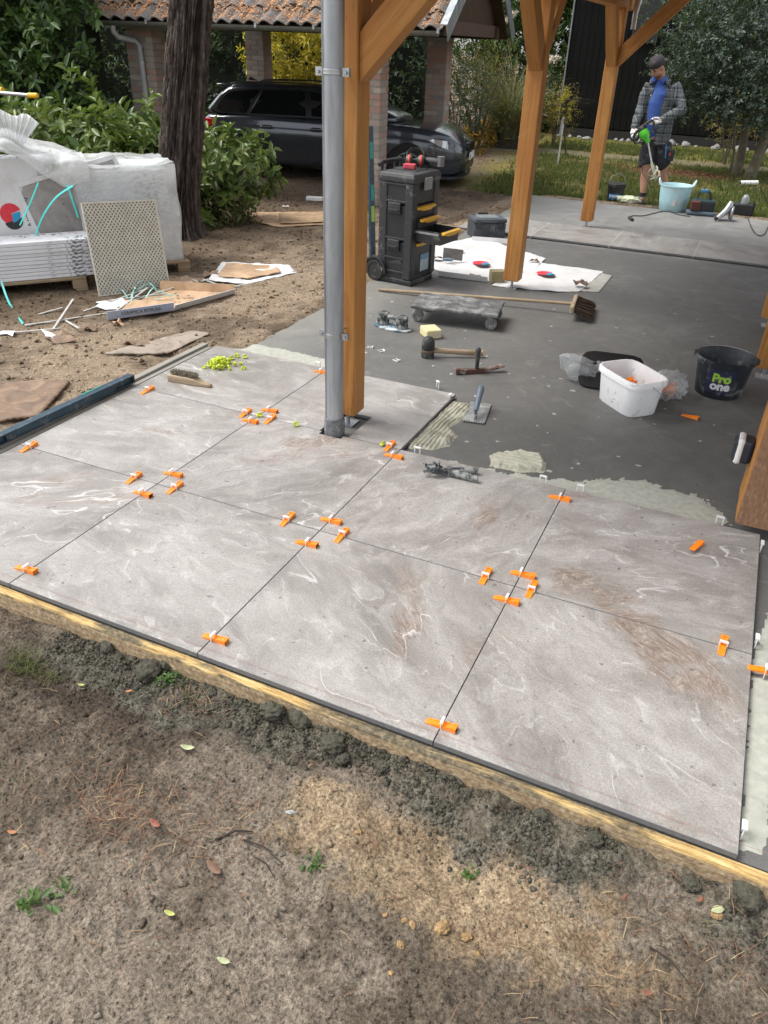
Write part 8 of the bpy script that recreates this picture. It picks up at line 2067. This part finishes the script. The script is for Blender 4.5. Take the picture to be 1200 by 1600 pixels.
def tint(X, Y, lo, hi):
    c = ground_col(X, Y); return c*rng.uniform(lo, hi, (len(X), 1))
X, Y = fore(26000); k = fbm(X*7, Y*7, 3)+.5*rng.normal(size=len(X)) > -.15; X, Y = X[k], Y[k]
R = .0012+.0036*rng.random(len(X))**3
lumps('soil_crumbs', X, Y, R, tint(X, Y, .62, 1.30), M['ground'], 'fine soil and sand crumbs over the foreground')
X, Y = fore(900); R = .003+.008*rng.random(len(X))**3.5
lumps('soil_clods', X, Y, R, tint(X, Y, .7, 1.15), M['ground'], 'small clods of soil over the foreground', .15)
# dark mortar clods against the board
n = 9000; X = .3+2.7*rng.random(n); w = .135+.07*fbm(X*2.2+40, X*0+1.5, 3)-.10*np.exp(-((X-1.62)/.13)**2); Y = BOARD_Y-.004-np.abs(rng.normal(0, .6, n))*w
R = .0015+.0065*rng.random(n)**3.5; keepm = (fbm(X*5+3, Y*5, 3) > -.20) & (fbm(X*1.7+11, Y*3, 2) > -.35); X, Y, R = X[keepm], Y[keepm], R[keepm]
lumps('mortar_clods', X, Y, R, np.array(sv((92, 90, 79)))*rng.uniform(.6, 1.3, (len(X), 1)), M['ground'], 'dark grey mortar crumbs heaped along the formwork board', .3, .8, cat='mortar')
# left yard crumbs
n = 9000; X = rng.uniform(-4.6, -.98, n); Y = rng.uniform(.6, 8.6, n); R = .004+.014*rng.random(n)**3.5
lumps('yard_crumbs', X, Y, R, tint(X, Y, .6, 1.35), M['ground'], 'loose soil crumbs over the yard left of the slab')
n = 900; Y = rng.uniform(2.7, 8.6, n); X = -.70-.28*np.abs(rng.normal(size=n)); R = .003+.012*rng.random(n)**3
lumps('edge_crumbs', X, Y, R, tint(X, Y, .6, 1.2), M['ground'], 'sand crumbs along the left slab edge')
# individual larger clods and pale stones
stone_me = []
for k in range(5):
    bm = bmesh.new(); bmesh.ops.create_icosphere(bm, subdivisions=4, radius=1)
    for v in bm.verts:
        p = v.co; v.co = p*(1-.10*abs(float(fbm(np.array([p.x*9+k]), np.array([p.y*9+p.z*8]), 3)[0]))*2+.40*float(fbm(np.array([p.x*1.8+k*7]), np.array([p.y*1.8+p.z*1.4]), 4, .6)[0])+.12*float(fbm(np.array([p.x*6+k]), np.array([p.y*6+p.z*5]), 2)[0]))
    me = bpy.data.meshes.new('clod'); bm.to_mesh(me); bm.free(); shade(me, 180); stone_me.append(me)
def m_clod(name, c):
    s = NT(name); v = s.pos(); n = s.noise(v, 60, 5, .7); n2 = s.noise(v, 260, 3, .6)
    cc = s.mix(s.rng(n, .3, .7), tuple(x*.55 for x in c), tuple(min(1, x*1.3) for x in c)); return s.done(s.mix(.25, cc, n2, 'OVERLAY'), .95, 0, s.bump(s.math('ADD', n, n2), .9, .01), spec=.1)
M['clod_dark'] = m_clod('mortar_clod', sv((92, 90, 79))); M['clod_sand'] = m_clod('sand_clod', sv((176, 146, 106))); M['clod_white'] = m_clod('white_pebble', (.70, .69, .66)); M['clod_soil'] = m_clod('soil_clod', sv((98, 82, 66)))
me_by = {}
def clod(px, py, r, mk, label, cat='clod', sc=(1.2, 1, .75), grp=None, sink=.3):
    r *= .62 if mk in ('clod_dark', 'clod_soil') else 1; q = G(px, py, -.115); q = G(px, py, gz(q.x, q.y)); i = random.randrange(5); key = (i, mk)
    if key not in me_by: m_ = stone_me[i].copy(); m_.materials.append(M[mk]); me_by[key] = m_
    o = mesh_obj('soil_clod', me_by[key]); o.location = (q.x, q.y, gz(q.x, q.y)+r*sc[2]*(1-sink)*.6); o.scale = (r*sc[0], r*sc[1], r*sc[2]); o.rotation_euler = (random.uniform(-.3, .3), random.uniform(-.3, .3), random.uniform(0, 6)); return tag(o, label, cat, grp)
for (px, py, r, lab) in ((168, 1010, .042, 'dark clod under the board left of the second joint'), (185, 1030, .030, 'dark clod left of the largest mortar lump'), (232, 1052, .070, 'large dark mortar lump against the board on the left'), (262, 1040, .045, 'upper half of the dark lump on the left by the board'),
        (330, 1085, .030, 'dark clod right of the green weed by the board'), (405, 1090, .034, 'brownish clod wedged under the board'), (430, 1110, .065, 'large dark mortar lump right of the brown clod'), (470, 1125, .060, 'second large dark mortar lump right of the brown clod'), (520, 1160, .055, 'dark mortar lump with a straw on top'), (535, 1180, .040, 'dark mortar lump below the third joint'), (600, 1190, .035, 'low dark mortar lump below the third joint'),
        (845, 1275, .030, 'dark clod by the yellow sand on the right'), (930, 1310, .035, 'dark clod under the right part of the board'), (1080, 1380, .04, 'dark clod near the brown leaf on the right'), (1170, 1400, .06, 'dark mortar lump at the right picture edge')):
    clod(px, py, r, 'clod_dark' if 'brownish' not in lab else 'clod_soil', lab)
for i, (px, py, r) in enumerate(((626, 1475, .011), (690, 1450, .020), (730, 1465, .014), (602, 1430, .007), (632, 1438, .008), (645, 1445, .010), (610, 1520, .007), (745, 1490, .008), (560, 1300, .010), (1120, 1430, .014))):
    clod(px, py, r, 'clod_sand', 'small pale sand lump on the foreground soil', 'sand lump', (1.2, 1, .6), 'pale sand lumps')
clod(455, 1272, .013, 'clod_white', 'white elongated pebble in the middle of the foreground', 'pebble', (.45, 1.3, .45)); me_by[(0, 'w')] = None
# pine needles, stalks
def needles(name, X, Y, L, w, mat, label, up=.35):
    n = len(X); Z = ground_z(X, Y)+.003+.006*rng.random(n); a = rng.uniform(0, 2*PI, n); l = L*rng.uniform(.5, 1.3, n)
    d = np.stack([np.cos(a)*l, np.sin(a)*l, rng.normal(0, up*.15, n)*l+.004], -1); s_ = np.stack([-np.sin(a), np.cos(a), 0*a], -1)*w; P = np.stack([X, Y, Z], -1)
    mid = P+d*.5+np.array([0, 0, 1.0])*(l*.08)[:, None]
    V = np.stack([P-s_, P+s_, mid-s_, mid+s_, P+d-s_*.5, P+d+s_*.5], 1).reshape(-1, 3); k = np.arange(n)[:, None]*6
    F = np.concatenate([k+np.array([[0, 1, 3, 2]]), k+np.array([[2, 3, 5, 4]])], 0); o = np_mesh(name, V, F, mat); return tag(o, label, 'needles', kind='stuff')
Xs, Ys = [], []
for (px, py, sd, n) in ((180, 1260, .07, 170), (270, 1285, .09, 110), (300, 1100, .05, 60), (380, 1265, .07, 60), (130, 1180, .12, 60), (545, 1300, .06, 35), (880, 1455, .10, 50), (1060, 1470, .15, 70), (1150, 1500, .14, 60), (840, 1560, .12, 40), (230, 1440, .1, 30), (60, 1300, .08, 40)):
    q = G(px, py, -.12); Xs.append(rng.normal(q.x, sd*1.4, n)); Ys.append(np.minimum(rng.normal(q.y, sd*.8, n), -.07))
Xs.append(rng.uniform(0, 3, 110)); Ys.append(rng.uniform(-1.1, -.08, 110))
s = NT('dry_needle'); rr_ = s.n('NewGeometry').outputs['Random Per Island']; M['needle'] = s.done(s.ramp(rr_, [(0, (.10, .045, .025)), (.55, (.18, .085, .045)), (.85, (.25, .15, .08)), (1, (.38, .29, .16))]), .8)
needles('pine_needles', np.concatenate(Xs), np.concatenate(Ys),   .048, .0008, M['needle'], 'brown pine needles scattered over the foreground soil')
X = rng.uniform(-4.5, -1.0, 900); Y = rng.uniform(.8, 8.5, 900); needles('yard_needles', X, Y, .09, .0022, M['needle'], 'brown needles and stalks on the yard soil')
# twigs
for i, (x0, y0, x1, y1, r, lab) in enumerate(((335, 1308, 395, 1296, .004, 'dark twig left of the white pebble'), (380, 1310, 440, 1345, .0028, 'thin dark twig below the white pebble'), (395, 1335, 430, 1372, .0022, 'finest dark twig below the white pebble'), (1015, 1480, 1075, 1530, .003, 'dark twig among needles at the lower right'))):
    a, b = G(x0, y0, -.12), G(x1, y1, -.12); m_ = (a+b)/2
    tag(obj('twig', MB().tube([(a.x, a.y, gz(a.x, a.y)+.006), (m_.x, m_.y+.01, gz(m_.x, m_.y)+.012), (b.x, b.y, gz(b.x, b.y)+.006)], [r, r*.9, r*.5], 6), plain('twig_dark', (.035, .026, .02), .9)), lab, 'twig')
# single leaves
def leaf(px, py, L, mat, label, rot, w=.55, curl=.15):
    q = G(px, py, -.12); q = G(px, py, gz(q.x, q.y)); mb = MB(); n = 6; c = Vector((q.x, q.y, gz(q.x, q.y)+.010)); d = Vector((math.cos(rot), math.sin(rot), 0)); s_ = Vector((-d.y, d.x, 0)); rows = []
    for i in range(n+1):
        t = i/n; ww = L*w*.5*math.sin(PI*min(1, t*.93+.035))**.8; z = L*curl*((t-.5)**2*2); p = c+d*(t-.5)*L+Vector((0, 0, z)); rows.append([p+s_*ww+Vector((0, 0, ww*.35)), p, p-s_*ww+Vector((0, 0, ww*.35))])
    mb.loft(rows, caps=False, closed=False); return tag(obj('fallen_leaf', mb, mat, None, 180, solid=.0006), label, 'leaf')
M['leaf_lime'] = plain('yellow_green_leaf', (.36, .40, .10), .6, var=.3, scale=40); M['leaf_pale'] = plain('pale_leaf', (.36, .39, .22), .6, var=.2, scale=40); M['leaf_red'] = plain('red_brown_leaf', (.22, .075, .045), .7, var=.4, scale=30); M['leaf_brown'] = plain('brown_leaf_single', (.16, .09, .055), .7, var=.4, scale=30); M['leaf_orange'] = plain('orange_leaf', (.40, .17, .07), .7, var=.3, scale=30)
for (px, py, L, m, rot, lab) in ((294, 1173, .060, 'leaf_pale', .25, 'pale green leaf in the middle of the left foreground soil'), (266, 1431, .040, 'leaf_lime', .1, 'lime green leaf in the lower left foreground'), (350, 1505, .045, 'leaf_pale', .1, 'pale spotted leaf in the lower left foreground'), (243, 1291, .055, 'leaf_red', -.2, 'flat reddish leaf by the needle clump'), (335, 1362, .075, 'leaf_brown', -.3, 'large dark brown leaf right of the needles'),
        (202, 1084, .03, 'leaf_orange', .8, 'rusty leaf below the dark lump on the left'), (20, 1303, .035, 'leaf_orange', .3, 'rusty leaf at the left picture edge'), (370, 1056, .03, 'leaf_orange', 1.2, 'rusty leaf stuck on the board'), (772, 1207, .035, 'leaf_orange', -.5, 'rusty leaf hanging on the board in the middle'), (1108, 1362, .055, 'leaf_orange', -.4, 'rusty leaf leaning on the board at the right'), (128, 1073, .030, 'leaf_lime', .3, 'small yellow green leaf left of the dark lump'),
        (380, 1403, .03, 'leaf_brown', .9, 'small brown leaf below the large dark leaf'), (974, 1407, .028, 'leaf_red', 1.4, 'small red leaf on the yellow sand'), (1094, 1407, .03, 'leaf_red', 1.2, 'small red leaf right of the yellow sand'), (1010, 1555, .03, 'leaf_red', .1, 'small dark red leaf near the lower right edge')):
    leaf(px, py, L*.8, M[m], lab, rot, .42, .35)
leaf(1120, 1425, .04, M['leaf_pale'], 'crumbled pale yellow leaf at the lower right', .7)
# weeds and grass tufts
def weed(px, py, n, r, L, label, mat='weed', wr=.5):
    q = G(px, py, -.12); q = G(px, py, gz(q.x, q.y)); P = np.stack([rng.normal(q.x, r, n), rng.normal(q.y, r*.7, n), np.zeros(n)], -1); P[:, 2] = ground_z(P[:, 0], P[:, 1])+.004
    D = rng.normal(size=(n, 3)); D[:, 2] = np.abs(D[:, 2])*.5+.1; N = np.tile([0, 0, 1.0], (n, 1))+.3*rng.normal(size=(n, 3)); l = L*rng.uniform(.5, 1.2, n)
    t = thing('weed', label, 'weed'); leaves_mesh('leaves', P, D, unit(N), l, l*wr, M[mat], t); return t
weed(262, 1062, 60, .028, .022, 'small green weed under the board left of the dark lumps'); weed(52, 1410, 22, .022, .035, 'green weed in the lower left foreground'); weed(105, 1388, 16, .02, .02, 'tiny weed right of the green weed at lower left'); weed(490, 1350, 22, .022, .020, 'low green weed below the white pebble'); weed(735, 1365, 12, .012, .028, 'green sprout in the yellow sand')
def grass_tuft(px, py, n, r, L, label, mat='grass'):
    q = G(px, py, -.12); q = G(px, py, gz(q.x, q.y)); t = thing('grass_tuft', label, 'grass tuft'); V, F = [], []
    for i in range(n):
        a = random.uniform(0, 6.28); b = Vector((random.gauss(q.x, r), random.gauss(q.y, r*.6), 0)); b.z = gz(b.x, b.y)-.003; l = L*random.uniform(.5, 1.2); d = Vector((math.cos(a), math.sin(a), 0)); s_ = Vector((-d.y, d.x, 0))*.0016; k0 = len(V)
        for k in range(5):
            u = k/4; p = b+d*l*.7*u**1.5+Vector((0, 0, l*(u-.42*u*u))); V += [p-s_*(1-u*.8), p+s_*(1-u*.8)]
        for k in range(4): F.append((k0+2*k, k0+2*k+1, k0+2*k+3, k0+2*k+2))
    np_mesh('blades', [tuple(p) for p in V], F, M[mat], t); return t
grass_tuft(40, 1045, 130, .045, .085, 'green grass tuft in front of the board at the left edge'); grass_tuft(75, 1060, 50, .03, .05, 'short grass right of the tuft at the left edge'); grass_tuft(300, 1095, 26, .02, .06, 'sparse straw coloured grass between the dark lumps', 'reed'); grass_tuft(1100, 1445, 10, .01, .07, 'thin grass stalk at the lower right', 'reed')
for (px, py, n, r, L, lab) in ((35, 1222, 16, .03, .03, 'faint green blades on the left foreground soil'),): grass_tuft(px, py, n, r, L, lab)
